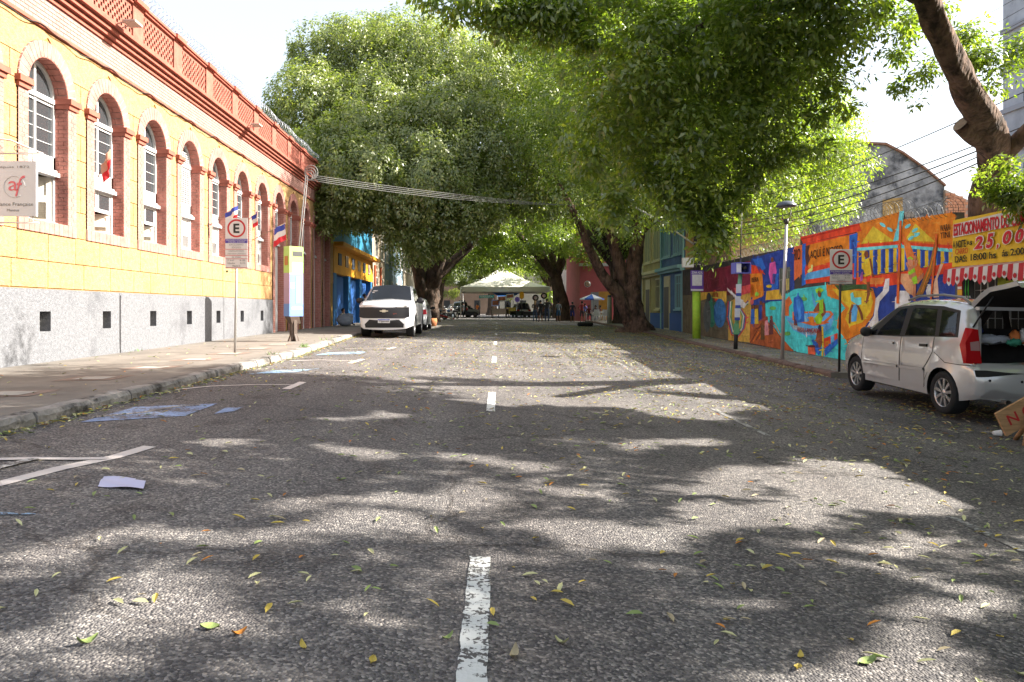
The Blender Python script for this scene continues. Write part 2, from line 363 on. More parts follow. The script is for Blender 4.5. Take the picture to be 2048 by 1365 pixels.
# ================================================================ the yellow building on the left
K = XF / -8.1
YELLOW = M('yellow_render', (.365, .222, .098), .9, .30, 14, 1.0, 34, stain=((.28, .16, .068), 1.1, .54))
YELLOW2 = M('yellow_wall_joint', (.30, .18, .05), .9, .1, 3, .3, 30)
PLINTH = M('grey_roughcast', (.138, .141, .153), .95, .26, 18, 1.0, 45, stain=((.092, .094, .104), .8, .54))
BRICK = M('red_brick', (.38, .155, .122), .85, .25, 6, .35, 60)
BRICKP = M('pale_red_brick', (.345, .158, .132), .85, .25, 6, .35, 60)
PARA = M('parapet_brick', (.28, .095, .068), .85, .25, 5, .3, 50, stain=((.22, .08, .055), 2., .6))
MORTAR = M('brick_mortar', (.46, .36, .33), .9, .15, 8)
REDP = M('red_moulding_paint', (.30, .09, .062), .7, .2, 4, .15, 30)
REDW = M('red_brick_frieze', (.33, .18, .155), .85, .12, 3)
WHITE = M('white_joinery', (.50, .50, .50), .5, .05, 4)
CREAM = M('cream_joinery', (.56, .51, .43), .6, .08, 4)
def glass_mat(name, col=(.02, .025, .03), rough=.04):
    return nmat(name, col, rough, spec=.9)
GLASS = glass_mat('dark_glass', (.035, .038, .042), .06)
GLASSI = glass_mat('interior_dark', (.05, .05, .055), .3)
Y0, Y1 = 8.0, 37.2
ZB = zpl(12)                                        # pavement level
zz = lambda v: CZ + v * K                           # photograph height units -> world
S = 2.27 * K
W1 = 13.96 * K                                      # centre of the first window in view
HWO, HWS = .64 * K, .935 * K                        # half widths: opening, brick surround
ZSILL, ZSPR = zz(1.636), zz(4.03)
ZPLI, ZFR = zz(.37), zz(5.17)
bld = thing('yellow_building', 'long yellow block-rendered building with arched brick windows and pierced red parapet', 'building', (XF, (Y0 + Y1) / 2, ZB))
cent = [W1 + S * k for k in range(-1, 12)]
cent = [c for c in cent if c + HWS < Y1 - .1]
NWIN = 8                                            # the first eight are windows, the rest doors
Ydoor = cent[NWIN] - HWS - .05
# backing wall with real arched openings
def arched_wall(mb, c0, c1, c, hw, z0, zsp, zbot, ztop, x, n=14):
    q = lambda y, z: (x, y, z)
    mb.poly([q(c0, zbot), q(c - hw, zbot), q(c - hw, ztop), q(c0, ztop)]); mb.poly([q(c + hw, zbot), q(c1, zbot), q(c1, ztop), q(c + hw, ztop)])
    if z0 > zbot + .01: mb.poly([q(c - hw, zbot), q(c + hw, zbot), q(c + hw, z0), q(c - hw, z0)])
    arc = [(c - hw * math.cos(math.pi * i / n), zsp + hw * math.sin(math.pi * i / n)) for i in range(n + 1)]
    for i in range(n):
        a, b = arc[i], arc[i + 1]; mb.poly([q(*a), q(*b), q(b[0], ztop), q(a[0], ztop)])
wall = MB(); rev = MB()
DEPTH = .30
edges_ = [Y0] + [(cent[i] + cent[i + 1]) / 2 for i in range(len(cent) - 1)] + [Y1]
for i, c in enumerate(cent):
    z0 = ZSILL if i < NWIN else ZB + .06
    arched_wall(wall, edges_[i], edges_[i + 1], c, HWO + .012, z0, ZSPR, (ZPLI - .03 if i < NWIN else ZB - .3), ZFR + .02, XF)
    n = 14; pr = [(c + HWO + .012, z0)] + [(c + (HWO + .012) * math.cos(math.pi * k / n), ZSPR + (HWO + .012) * math.sin(math.pi * k / n)) for k in range(n + 1)] + [(c - HWO - .012, z0)]
    for k in range(len(pr)):
        a, b = pr[k], pr[(k + 1) % len(pr)]
        wall.poly([(XF, a[0], a[1]), (XF - DEPTH, a[0], a[1]), (XF - DEPTH, b[0], b[1]), (XF, b[0], b[1])], 1)
wall.box((XF - 9, Y0, ZB - .3), (XF - DEPTH - .35, Y1, zz(5.9)), 0)
wall.box((XF - .36, Y0, ZB - .3), (XF - .3, Ydoor - .3, ZPLI), 0)
wall.poly([(XF, Y0, ZB - .3), (XF, Y0, ZFR), (XF - 1, Y0, ZFR), (XF - 1, Y0, ZB - .3)][::-1])
wall.poly([(XF, Y1, ZB - .3), (XF, Y1, ZFR), (XF - 1, Y1, ZFR), (XF - 1, Y1, ZB - .3)])
wall.box((XF - .36, Y0, ZFR), (XF - .3, Y1, zz(5.9)), 0)
wall_o = wall.build('wall', [YELLOW2, MORTAR], bld)
# plinth: roughcast, with deep square vents
vents = []
pl = MB(); XP = XF + .05
vy = []
for i in range(NWIN): vy.append(cent[i] - .13)
def zpb(y): return zpl(y) - .1
seg = [Y0]
VH = .32
for v in vy: seg += [v - VH / 2, v + VH / 2]
seg.append(Ydoor)
zv0, zv1 = zz(-.40), zz(-.03)
for k in range(len(seg) - 1):
    a, b = seg[k], seg[k + 1]
    def q(y0, y1, z0, z1):
        nn = max(1, int((y1 - y0) / .5))
        for j in range(nn):
            u, w = y0 + (y1 - y0) * j / nn, y0 + (y1 - y0) * (j + 1) / nn
            pl.poly([(XP, u, z0(u) if callable(z0) else z0), (XP, w, z0(w) if callable(z0) else z0), (XP, w, z1), (XP, u, z1)])
    if k % 2 == 0: q(a, b, zpb, ZPLI)
    else:
        q(a, b, zpb, zv0); q(a, b, zv1, ZPLI)
        for (p, r) in (((a, zv0), (b, zv0)), ((b, zv0), (b, zv1)), ((b, zv1), (a, zv1)), ((a, zv1), (a, zv0))):
            pl.poly([(XP, p[0], p[1]), (XP - .3, p[0], p[1]), (XP - .3, r[0], r[1]), (XP, r[0], r[1])])
pl.poly([(XP, Y0, ZPLI), (XP, Ydoor, ZPLI), (XF - .01, Ydoor, ZPLI + .02), (XF - .01, Y0, ZPLI + .02)])
pl.poly([(XP, Ydoor, ZB - .3), (XF - .1, Ydoor, ZB - .3), (XF - .1, Ydoor, ZPLI), (XP, Ydoor, ZPLI)])
pl.build('plinth', PLINTH, bld)
for i, v in enumerate(vy):
    b = MB(); b.box((XP - .235, v - VH / 2, zv0), (XP - .22, v + VH / 2, zv1), 0); vo = b.build('vent', M('vent_back', (.055, .05, .048), .9, .2, 6), bld)
    b = MB()
    for s_ in (1, -1):
        for j in range(-2, 3):
            o = j * .075
            pts = []
            for t in (-1, 1):
                y_, z_ = v + o + t * .16, (zv0 + zv1) / 2 + s_ * t * .16
                pts.append((max(v - VH / 2 - .0, min(v + VH / 2, y_)), z_ if abs(y_ - v) <= VH / 2 else (zv0 + zv1) / 2 + s_ * (max(v - VH / 2, min(v + VH / 2, y_)) - v - o)))
            b.tube([(XP - .19, p[0], max(zv0, min(zv1, p[1]))) for p in pts], .008, 4)
    b.tube([(XP - .18, v + .03, zv0), (XP - .18, v + .03, zv1)], .012, 4)
    b.build('vent_lattice', M('vent_metal', (.52, .50, .46), .7), vo)
# ashlar blocks of the yellow render, each proud of its joints
JT = .016; PR = .022
def block(pts):                                      # pts: (y,z) polygon
    b = MB(); b.prism([(XF - .01, p[0], p[1]) for p in pts], (PR + .01, 0, 0)); return b.build('ashlar_block', YELLOW, bld)
rows_low = [(ZPLI + .03, zz(.90)), (zz(.90), zz(1.42))]
for r_, (z0, z1) in enumerate(rows_low):
    y = Y0 - (.4 if r_ else 0)
    while y < Ydoor - .05:
        L_ = random.choice([1.0, .95, .35, .8, 1.15]) if r_ == 0 else .86
        a, b = max(y, Y0), min(y + L_, Ydoor)
        if b - a > .08: block([(a + JT / 2, z0 + JT / 2), (b - JT / 2, z0 + JT / 2), (b - JT / 2, z1 - JT / 2), (a + JT / 2, z1 - JT / 2)])
        y += L_
RO = HWS
zrow = [zz(1.42) + (ZSPR - zz(1.42)) * k / 5 for k in range(6)]
up = ZSPR; 
while up < ZFR - .3: zrow.append(min(up + .42, ZFR - .005)); up += .42
zrow[-1] = ZFR - .005
for i, c in enumerate(cent):
    for sgn in (-1, 1):
        lim = edges_[i] if sgn < 0 else edges_[i + 1]
        if i == 0 and sgn < 0: lim = c - S / 2
        for k in range(len(zrow) - 1):
            z0, z1 = zrow[k] + JT / 2, zrow[k + 1] - JT / 2
            joint = lim - sgn * (JT / 2 if k % 2 else -0)
            inner = []
            N = 7 if zrow[k + 1] > ZSPR + .01 else 1
            for j in range(N + 1):
                z = z0 + (z1 - z0) * j / N; dz = z - ZSPR
                w = RO + .012 if dz <= 0 else (math.sqrt(max(0, (RO + .012) ** 2 - dz * dz)) if dz < RO + .012 else 0.)
                inner.append((c + sgn * w, z))
            if k % 2 == 0 and abs(lim - c) > RO + .05:          # alternate bond: wide block shared over the joint is cut at the middle
                pass
            pts = inner + [(joint, z1), (joint, z0)]
            if abs(joint - c) - (RO if zrow[k] < ZSPR else 0) > .03: block(pts)
            if abs(lim - c) <= RO: pass
# brick surrounds: sill course, jamb bricks on the face, voussoirs, reveal bricks, imposts
XS = XF + .045
NB = 0; far_b = MB()
CH = .071                                             # course height
def mbox(a, b):
    m_ = MB(); m_.box(a, b); return m_
face_far = MB()
for i, c in enumerate(cent):
    door = i >= NWIN; z0 = ZSILL if not door else ZB + .02
    back = MB()                                        # mortar bed of the surround
    for sgn in (-1, 1):
        back.box((XF, c + sgn * HWO, z0), (XS - .006, c + sgn * HWS, ZSPR))
    nA = 17; vs = []; fs = []
    for k in range(nA + 1):
        a = math.pi * k / nA
        for rr in (HWO, HWS):
            for x in (XF, XS - .006): vs.append((x, c + rr * math.cos(a), ZSPR + rr * math.sin(a)))
    for k in range(nA):
        o = k * 4; fs += [(o + 1, o + 3, o + 7, o + 5), (o, o + 1, o + 5, o + 4), (o + 3, o + 2, o + 6, o + 7)]
    back.add(vs, fs)
    if not door: back.box((XF, c - HWS, zz(1.42)), (XS - .006, c + HWS, ZSILL))
    sur = back.build('brick_surround', MORTAR, bld)
    if not door:                                       # sill of upright bricks
        nS = 12
        for k in range(nS):
            a = c - HWS + 2 * HWS * k / nS
            mbox((XF, a + .004, zz(1.42) - .004), (XS + .006, a + 2 * HWS / nS - .004, ZSILL - .004)).build('sill_brick', BRICKP, sur)
    nV = 19                                            # voussoirs
    if i < 12:
        for k in range(nV):
            a0, a1 = math.pi * (k + .06) / nV, math.pi * (k + .94) / nV
            pts = [(XF, c + r_ * math.cos(a), ZSPR + r_ * math.sin(a)) for r_, a in ((HWO + .002, a0), (HWS, a0), (HWS, a1), (HWO + .002, a1))]
            b = MB(); b.prism(pts, (XS - XF, 0, 0)); b.build('voussoir', BRICKP, sur)
    # face courses on the jambs: thin, pale in the sun
    nC = int((ZSPR - z0) / (CH * 1.0))
    for k in range(nC):
        za, zb = z0 + k * CH + .004, z0 + (k + 1) * CH - .004
        for sgn in (-1, 1):
            split = .5 if k % 2 else 0
            w0, w1 = c + sgn * (HWO + .002), c + sgn * HWS
            pieces = [(w0, w0 + (w1 - w0) * .62), (w0 + (w1 - w0) * .66, w1)] if k % 2 else [(w0, w0 + (w1 - w0) * .36), (w0 + (w1 - w0) * .40, w1)]
            for (u, w) in pieces: face_far.box((XF, u, za), (XS, w, zb))
        # reveal bricks on the far jamb (facing the street's near end) and near jamb
        ysd = c + HWO
        pieces = [(XS - .004, XF - .13), (XF - .14, XF - DEPTH + .02)] if k % 2 else [(XS - .004, XF - .03), (XF - .04, XF - .20), (XF - .21, XF - DEPTH + .02)]
        for (u, w) in pieces:
            if 1 <= i <= 3 and NB < 290:
                mbox((u, ysd + .001, za), (w, ysd + .03, zb)).build('reveal_brick', BRICK, sur).location = (0, -.006, 0); NB += 1
            else: far_b.box((u, ysd - .005, za), (w, ysd + .03, zb))
    nn = 15                                            # bricks lining the arch soffit
    for k in range(nn):
        a0, a1 = math.pi * (k + .05) / nn, math.pi * (k + .95) / nn
        for (u, w) in (((XS - .006, XF - .12), (XF - .13, XF - DEPTH + .02)) if k % 2 else ((XS - .006, XF - DEPTH + .02),)):
            pts = [(u, c + r_ * math.cos(a), ZSPR + r_ * math.sin(a)) for r_, a in ((HWO - .006, a0), (HWO + .03, a0), (HWO + .03, a1), (HWO - .006, a1))]
            far_b.prism(pts, (w - u, 0, 0))
    for sgn in (-1, 1):                                # imposts, two stepped courses
        b = MB(); y_in, y_out = c + sgn * (HWO - .025), c + sgn * (HWS + .035)
        b.box((XF - DEPTH + .05, y_in, zz(3.90)), (XS + .035, y_out, zz(3.985)))
        b.box((XF - DEPTH + .05, y_in - sgn * .02, zz(3.985)), (XS + .075, y_out + sgn * .03, zz(4.09)))
        b.build('impost', REDP, bld)
setp(far_b.build('reveal_brickwork', BRICK, bld), kind='stuff')
setp(face_far.build('jamb_brickwork', BRICKP, bld), kind='stuff')
# windows
XG = XF - DEPTH + .04
def fanpts(c, r, x, n=12): return [(x, c + r * math.cos(math.pi * k / n), ZSPR + r * math.sin(math.pi * k / n)) for k in range(n + 1)]
for i, c in enumerate(cent):
    door = i >= NWIN
    w = HWO - .004; fr = MB(); t = .055
    zb = ZSILL if not door else ZB + .06
    zmid, zled = zz(2.62), zz(2.95)
    for sgn in (-1, 1): fr.box((XG, c + sgn * w, zb), (XG + .07, c + sgn * (w - t), ZSPR))
    n = 14
    for k in range(n):
        a0, a1 = math.pi * k / n, math.pi * (k + 1) / n
        pts = [(XG, c + r_ * math.cos(a), ZSPR + r_ * math.sin(a)) for r_, a in ((w - t, a0), (w, a0), (w, a1), (w - t, a1))]
        fr.prism(pts, (.07, 0, 0))
    fr.box((XG, c - w, ZSPR - .05), (XG + .09, c + w, ZSPR + .03)); fr.box((XG, c - w, ZSPR - .10), (XG + .05, c + w, ZSPR - .06))
    fr.box((XG, c - .028, zmid), (XG + .06, c + .028, ZSPR + w - .02))
    fr.box((XG, c - w, zmid), (XG + .07, c + w, zled)); fr.box((XG, c - w, zmid - .05), (XG + .16, c + w, zmid + .02)); fr.box((XG, c - w, zmid + .02), (XG + .11, c + w, zmid + .07))
    if not door: fr.box((XG, c - w, ZSILL), (XG + .12, c + w, ZSILL + .04))
    win = fr.build('door' if door else 'window', WHITE, bld)
    gl = MB(); pts = [(XG + .02, c + (w - .03) * math.cos(math.pi * k / 12), ZSPR + (w - .03) * math.sin(math.pi * k / 12)) for k in range(13)]
    gl.poly(pts)
    for sgn in (-1, 1): gl.poly([(XG + .02, c + sgn * .02, zled), (XG + .02, c + sgn * (w - .03), zled), (XG + .02, c + sgn * (w - .03), ZSPR), (XG + .02, c + sgn * .02, ZSPR)][::(1 if sgn > 0 else -1)])
    gl.build('pane', GLASS, win)
    gb = MB()                                          # glazing bars
    for sgn in (-1, 1):
        for k in range(1, 4):
            z = zled + (ZSPR - .1 - zled) * k / 4; gb.box((XG + .02, c + sgn * .03, z - .005), (XG + .035, c + sgn * (w - t), z + .005))
    gb.build('glazing_bars', WHITE, win)
    if i == 4 or i == 0:                                 # louvred upper sashes
        lv = MB()
        for k in range(26):
            z = zled + .02 + (ZSPR + .35 - zled) * k / 26; ww = w - t if z < ZSPR else math.sqrt(max(.01, (w - t) ** 2 - (z - ZSPR) ** 2))
            lv.box((XG + .03, c - ww, z), (XG + .055, c + ww, z + .022))
        lv.build('louvres', WHITE, win)
    # lower part: dark room behind, shutters
    rm = MB(); rm.poly([(XG - .25, c - w, zb), (XG - .25, c + w, zb), (XG - .25, c + w, zmid), (XG - .25, c - w, zmid)])
    rm.build('room', M('room_orange', (.42, .12, .05), .9) if i == 2 else M('room_blue', (.05, .09, .13), .9) if i in (1, 3) else GLASSI, win)
    def leaf(y0, z0, z1, ang, width, mat, louv=True):    # shutter leaf hinged at y0, swung by ang
        lf = MB(); d = Vector((math.sin(ang), -math.cos(ang), 0)) * width; nrm = Vector((math.cos(ang), math.sin(ang), 0)) * .018
        o = Vector((XG + .03, y0, 0)); q = lambda u, z, k_=0: tuple(o + d * u + nrm * k_ + Vector((0, 0, z)))
        def panel(u0, u1, a, b, k0=-1, k1=1):
            lf.prism([q(u0, a, k0), q(u1, a, k0), q(u1, b, k0), q(u0, b, k0)], tuple(nrm * (k1 - k0)))
        panel(0, .14, z0, z1); panel(.86, 1, z0, z1); panel(.14, .86, z0, z0 + .06); panel(.14, .86, z1 - .06, z1)
        zm = z0 + (z1 - z0) * .52; panel(.14, .86, zm - .06, zm + .06)
        if louv:
            k_ = int((zm - .06 - z0 - .06) / .03)
            for j in range(k_):
                za = z0 + .06 + j * .03; lf.prism([q(.14, za, -.8), q(.86, za, -.8), q(.86, za + .024, .8), q(.14, za + .024, .8)], tuple(nrm * .25))
        panel(.14, .86, zm + .06, z1 - .06, -.3, .1)
        return lf.build('shutter', mat, win)
    if not door:
        zt = zmid - .05; lo = ZSILL + .04
        if i in (1,): leaf(c + w - t, lo, zt, R(-62), w * .95, CREAM)
        elif i in (2, 3):
            zc_ = lo + (zt - lo) * .50
            for sgn in (-1, 1): 
                b = MB(); b.box((XG + .01, c + sgn * .02, zc_), (XG + .05, c + sgn * (w - t), zt)); s_ = b.build('sash', WHITE, win)
                b = MB(); b.box((XG + .012, c + sgn * .07, zc_ + .07), (XG + .053, c + sgn * (w - t - .05), zt - .05)); b.build('sash_pane', GLASS, s_)
            leaf(c + w - t, lo, zc_, R(-55), w * .8, CREAM)
        else:
            leaf(c + w - t, lo, zt, 0, w - t, WHITE); leaf(c, lo, zt, 0, w - t, WHITE)
    else:
        for sgn in (-1, 1):
            b = MB(); b.box((XG + .01, c + sgn * .006, zb), (XG + .055, c + sgn * (w - t), zmid - .06))
            for (a, d) in ((.1, .32), (.36, .62), (.66, .95)):
                z0, z1 = zb + (zmid - zb) * a, zb + (zmid - zb) * d; b.box((XG + .055, c + sgn * .07, z0), (XG + .07, c + sgn * (w - t - .06), z1))
            b.build('door_leaf', WHITE, win)
        b = MB(); b.box((XF - .2, c - HWO, ZB - .2), (XF + .12, c + HWO, ZB + .06)); b.build('door_step', KERBM, win)
# frieze, cornice and pierced parapet
def run(name, x0, x1, z0, z1, mat, y0=Y0, y1=Y1): 
    b = MB(); b.box((x0, y0, z0), (x1, y1, z1)); return b.build(name, mat, bld)
run('architrave', XF - .3, XF + .07, ZFR, ZFR + .06, REDP)
fz = run('frieze', XF - .3, XF + .05, ZFR + .06, zz(5.72), MORTAR)
bk = MB()
z = ZFR + .065; k = 0
while z < zz(5.72) - .03:
    y = Y0 + (.11 if k % 2 else 0)
    while y < Y1 - .23:
        bk.box((XF, y + .004, z), (XF + .06, y + .22, z + CH - .012)); y += .224
    z += CH; k += 1
setp(bk.build('frieze_bricks', REDW, bld), kind='stuff')
zc = zz(5.72)
for j, (o, h_) in enumerate(((.10, .05), (.085, .035), (.17, .05), (.155, .035), (.24, .05), (.225, .04), (.32, .07))):
    run('cornice_moulding', XF - .3, XF + o, zc, zc + h_, REDP); zc += h_
ZPB = zc
run('parapet_base', XF - .22, XF + .14, ZPB, ZPB + .12, PARA)
ZP0, ZP1 = ZPB + .12, zz(6.98)
XPA = XF + .10; TH = .34
pil_y = [(cent[i] + cent[i + 1]) / 2 for i in range(len(cent) - 1)]
pil_y = [pil_y[0] - S] + pil_y + [pil_y[-1] + S]
for p in pil_y:
    if p > Y1: continue
    b = MB(); b.box((XPA - TH - .03, max(Y0, p - .24), ZP0), (XPA + .035, min(Y1, p + .24), ZP1)); pp = b.build('parapet_pier', PARA, bld)
NL = 0; lat_far = MB()
for i in range(len(pil_y) - 1):
    a, b_ = max(pil_y[i] + .24, Y0), min(pil_y[i + 1] - .24, Y1)
    if b_ - a < .3: continue
    nr = 9; hh = (ZP1 - ZP0) / nr; nb = 9; bw = (b_ - a) / nb
    for r_ in range(nr):
        for q_ in range(nb + 1):
            if r_ in (0, nr - 1):
                if q_ == nb: continue
                y0_, y1_ = a + q_ * bw + .004, a + (q_ + 1) * bw - .004
            else:
                off = 0 if r_ % 2 else .5
                y0_, y1_ = a + (q_ - .5 + off) * bw - bw * .30 + bw * .5, a + (q_ - .5 + off) * bw + bw * .30 + bw * .5
                y0_, y1_ = max(a, y0_), min(b_, y1_)
                if y1_ - y0_ < .02: continue
            args = ((XPA - TH, y0_, ZP0 + r_ * hh), (XPA, y1_, ZP0 + (r_ + 1) * hh + (.0 if r_ % 2 else .001)))
            if 2 <= i <= 4 and NL < 290: mbox(*args).build('lattice_brick', PARA, bld); NL += 1
            else: lat_far.box(*args)
setp(lat_far.build('lattice_brickwork', PARA, bld), kind='stuff')
run('coping', XPA - .37, XPA + .06, ZP1 + .001, ZP1 + .05, REDP); run('coping', XPA - .40, XPA + .10, ZP1 + .05, ZP1 + .11, REDP)
for p in pil_y:
    if Y0 < p < Y1:
        b = MB(); b.box((XPA - .26, p - .28, ZP1 + .03), (XPA + .14, p + .28, ZP1 + .135)); b.build('pier_cap', REDP, bld)
# cable clipped along the foot of the frieze
b = MB(); pts = []
y = Y0
while y < 30: pts.append((XF + .085, y, ZFR - .02 + .035 * math.sin(y * 3.1) + .02 * math.sin(y * 7.7))); y += .12
b.tube(pts, .011, 4); setp(b.build('facade_cable', M('black_cable', (.03, .03, .03), .6)), 'sagging black cable running along the foot of the red brick frieze', 'cable')
# razor wire helix
WIREM = M('galvanised_wire', (.42, .44, .48), .4, metal=.7)
def razor(name, label, pathf, t0, t1, r_, pitch, parent=None, mat=WIREM, group=None, th=.006):
    b = MB(); n = int((t1 - t0) / pitch * 18); pts = []
    for k in range(n):
        t = t0 + (t1 - t0) * k / n; a = 2 * math.pi * k / 18; o = pathf(t); rr = r_ * (1 + .12 * math.sin(t * 2.3))
        pts.append((o[0] + rr * math.cos(a), o[1], o[2] + rr * math.sin(a)))
    b.tube(pts, th, 3, caps=False)
    b.tube([pathf(t0 + (t1 - t0) * k / 60) for k in range(61)], th * .7, 3, caps=False)
    return setp(b.build(name, mat), label, 'razor wire', group)
razor('razor_wire', 'coil of razor wire running along the top of the red parapet', lambda t: (XPA - .07, t, ZP1 + .30), Y0, Y1, .2, .19)
# floodlights on the cornice
for j, px in enumerate((258, 509)):
    y = -(XF + .5) * F / (CX - px) ; x = XF + .35; z = ZPB + .02
    t = thing('floodlight', ('flat floodlight on the cornice above the second arched window from the left' if j == 0 else 'flat floodlight on the cornice near the tree end of the yellow building'), 'floodlight', (x, y, z))
    b = MB(); b.bbox((x + .22, y, z + .02), (.26, .34, .05), .012); b.build('housing', M('lamp_grey', (.36, .30, .26), .6), t)
    b = MB(); b.tube([(XF + .3, y - .1, ZPB - .01), (x + .12, y - .1, z + .02)], .012, 5); b.tube([(XF + .3, y + .1, ZPB - .01), (x + .12, y + .1, z + .02)], .012, 5); b.build('bracket', M('lamp_grey', (.36, .30, .26), .6), t)
# ================================================================ mural wall on the right
wallr = thing('mural_wall', 'tall street wall covered by a colourful painted river-life mural', 'wall', (xwr(22), 22, zpr(22)))
def wp(y, z, o=0.): return (xwr(y) - o, y, z)
prof = [(1365, 541), (1409, 533), (1503, 511), (1600, 492), (1600.5, 474), (1718, 447), (1724, 446), (1808, 424), (1812, 440), (1897, 427), (1908, 425)]
top = [WR(*p) for p in prof]
b = MB(); n = len(top)
for i in range(n - 1):
    (ya, za), (yb, zb_) = top[i], top[i + 1]
    if abs(ya - yb) < .03: continue
    z0, z1 = zpr(ya) - .25, zpr(yb) - .25
    b.add([wp(ya, z0), wp(yb, z1), wp(yb, zb_), wp(ya, za), wp(ya, z0, -.2), wp(yb, z1, -.2), wp(yb, zb_, -.2), wp(ya, za, -.2)],
          [(0, 1, 2, 3), (5, 4, 7, 6), (3, 2, 6, 7), (4, 0, 3, 7), (1, 5, 6, 2)])
RENDER_D = M('wall_dark_render', (.07, .06, .055), .9, .35, 2.5, .3, 25, stain=((.16, .13, .09), 1.2, .55))
b.build('wall_body', RENDER_D, wallr)
mur = MB(); mur_m = []; MIDX = {}
def mc(col):
    col = tuple(min(.85, c * 1.5) for c in col)
    k = tuple(round(c, 3) for c in col)
    if k not in MIDX:
        MIDX[k] = len(mur_m)
        mur_m.append(nmat('mural_paint_%d' % len(mur_m), col, .75, .42, 3.5, .25, 30, detail=9, stain=((col[0] * .45 + .02, col[1] * .45 + .02, col[2] * .45 + .02), 3.5, .66)))
    return MIDX[k]
def clipz(y, z): return max(z, zpr(y) + .01)
SHP = []
def shape(lv, col, pts, reg=1, rec=True):
    if rec: SHP.append((lv, col, [((u, v) if reg == 1 else ((1380 + u / 3.412 - 1480) * 3.79, (360 + v / 3.412 - 400) * 3.79)) for u, v in pts]))
    q = []
    for (u, v) in pts:
        px, py = (1480 + u / 3.79, 400 + v / 3.79) if reg == 1 else (1380 + u / 3.412, 360 + v / 3.412)
        y, z = WR(px, py); q.append(wp(y, clipz(y, z), .002 + lv * .0022))
    # triangulate so that concave outlines stay right
    vs2 = [Vector((p[1], p[2])) for p in q]
    r = delaunay_2d_cdt(vs2, [], [list(range(len(q)))], 1, 1e-5)
    vv = [wp(v.x, v.y, .002 + lv * .0022) for v in r[0]]
    mur.add(vv, [tuple(f) for f in r[2]], mc(col))
def oval(lv, col, c, rx, ry, reg=1, n=14, a=0.):
    ca, sa = math.cos(a), math.sin(a)
    shape(lv, col, [(c[0] + rx * math.cos(2 * math.pi * k / n) * ca - ry * math.sin(2 * math.pi * k / n) * sa, c[1] + rx * math.cos(2 * math.pi * k / n) * sa + ry * math.sin(2 * math.pi * k / n) * ca) for k in range(n)], reg)
def stroke(lv, col, pts, w, reg=1):
    p = [Vector(q) for q in pts]; l = []; r_ = []
    for i in range(len(p)):
        t = (p[min(i + 1, len(p) - 1)] - p[max(i - 1, 0)]).normalized(); nn = Vector((-t.y, t.x)) * w / 2
        l.append(tuple(p[i] + nn)); r_.append(tuple(p[i] - nn))
    shape(lv, col, l + r_[::-1], reg)
NAVY = (.018, .04, .20); ORANGE = (.80, .155, .012); REDM = (.58, .045, .015); TEAL = (.05, .42, .42); YEL = (.80, .345, .02); SKIN = (.16, .05, .02)
CY_ = (.12, .50, .60); LBL = (.08, .28, .60); WHT = (.62, .54, .48); BRN = (.28, .07, .02); BLUE = (.02, .10, .38); GRN = (.22, .42, .02); DG = (.03, .07, .02); BLK = (.02, .018, .016)
# backgrounds
shape(0, NAVY, [(80, 446), (410, 357), (412, 680), (190, 790), (78, 800)])
shape(0, TEAL, [(190, 770), (400, 680), (690, 640), (790, 760), (850, 1240), (640, 1215), (430, 1172), (200, 1000)])
shape(0, NAVY, [(1010, 540), (1630, 430), (1632, 770), (1400, 860), (840, 1240), (840, 900)])
shape(0, ORANGE, [(885, 185), (1210, 92), (1240, 150), (1600, 98), (1632, 110), (1632, 560), (890, 620)])
shape(1, REDM, [(475, 335), (890, 250), (885, 600), (478, 640)])
shape(2, ORANGE, [(510, 345), (832, 268), (832, 410), (690, 470), (520, 520)])
shape(2, REDM, [(458, 282), (905, 178), (922, 236), (480, 334)])
stroke(3, (.35, .02, .01), [(462, 300), (700, 238), (905, 186)], 12)
shape(2, BLUE, [(474, 336), (500, 330), (508, 470), (492, 520), (500, 640), (470, 655)])
shape(3, (.08, .03, .02), [(498, 350), (532, 342), (520, 400), (535, 450), (508, 510), (496, 440)])
shape(3, BLUE, [(832, 268), (893, 250), (882, 590), (866, 588), (870, 300), (846, 306), (846, 480), (832, 484)])
shape(3, NAVY, [(846, 306), (870, 300), (868, 480), (846, 486)])
shape(3, LBL, [(510, 556), (682, 515), (684, 578), (486, 610)])
oval(4, (.8, .55, .15), (535, 535), 24, 13, a=-.6); oval(4, (.8, .55, .15), (549, 505), 8, 14)
shape(2, NAVY, [(384, 385), (413, 368), (413, 665), (384, 672)]); shape(3, (.70, .11, .03), [(412, 357), (473, 341), (473, 562), (412, 614)])
# left market scene
shape(2, ORANGE, [(80, 560), (170, 556), (182, 722), (80, 740)]); shape(3, REDM, [(78, 490), (150, 505), (195, 570), (170, 556), (80, 562)])
shape(3, BLUE, [(97, 452), (165, 440), (197, 520), (150, 550)]); shape(2, REDM, [(80, 640), (110, 640), (110, 720), (80, 730)])
shape(3, (.55, .07, .24), [(228, 480), (268, 468), (280, 545), (262, 640), (236, 634), (220, 560)]); oval(3, SKIN, (246, 454), 11, 19)
shape(3, (.75, .30, .03), [(203, 692), (306, 680), (320, 758), (194, 766)]); stroke(4, NAVY, [(196, 766), (320, 760)], 12)
oval(3, YEL, (222, 656), 22, 12); shape(3, BLUE, [(250, 560), (295, 560), (290, 670), (240, 690)])
shape(3, (.07, .08, .06), [(300, 520), (382, 508), (380, 700), (300, 722)]); shape(4, (.40, .34, .10), [(352, 600), (374, 596), (374, 680), (352, 690)])
for k in range(4): stroke(4, (.16, .17, .13), [(302 + k * 20, 525), (302 + k * 20, 715)], 4)
shape(3, BRN, [(78, 930), (190, 895), (410, 1150), (300, 1140), (75, 1085)])
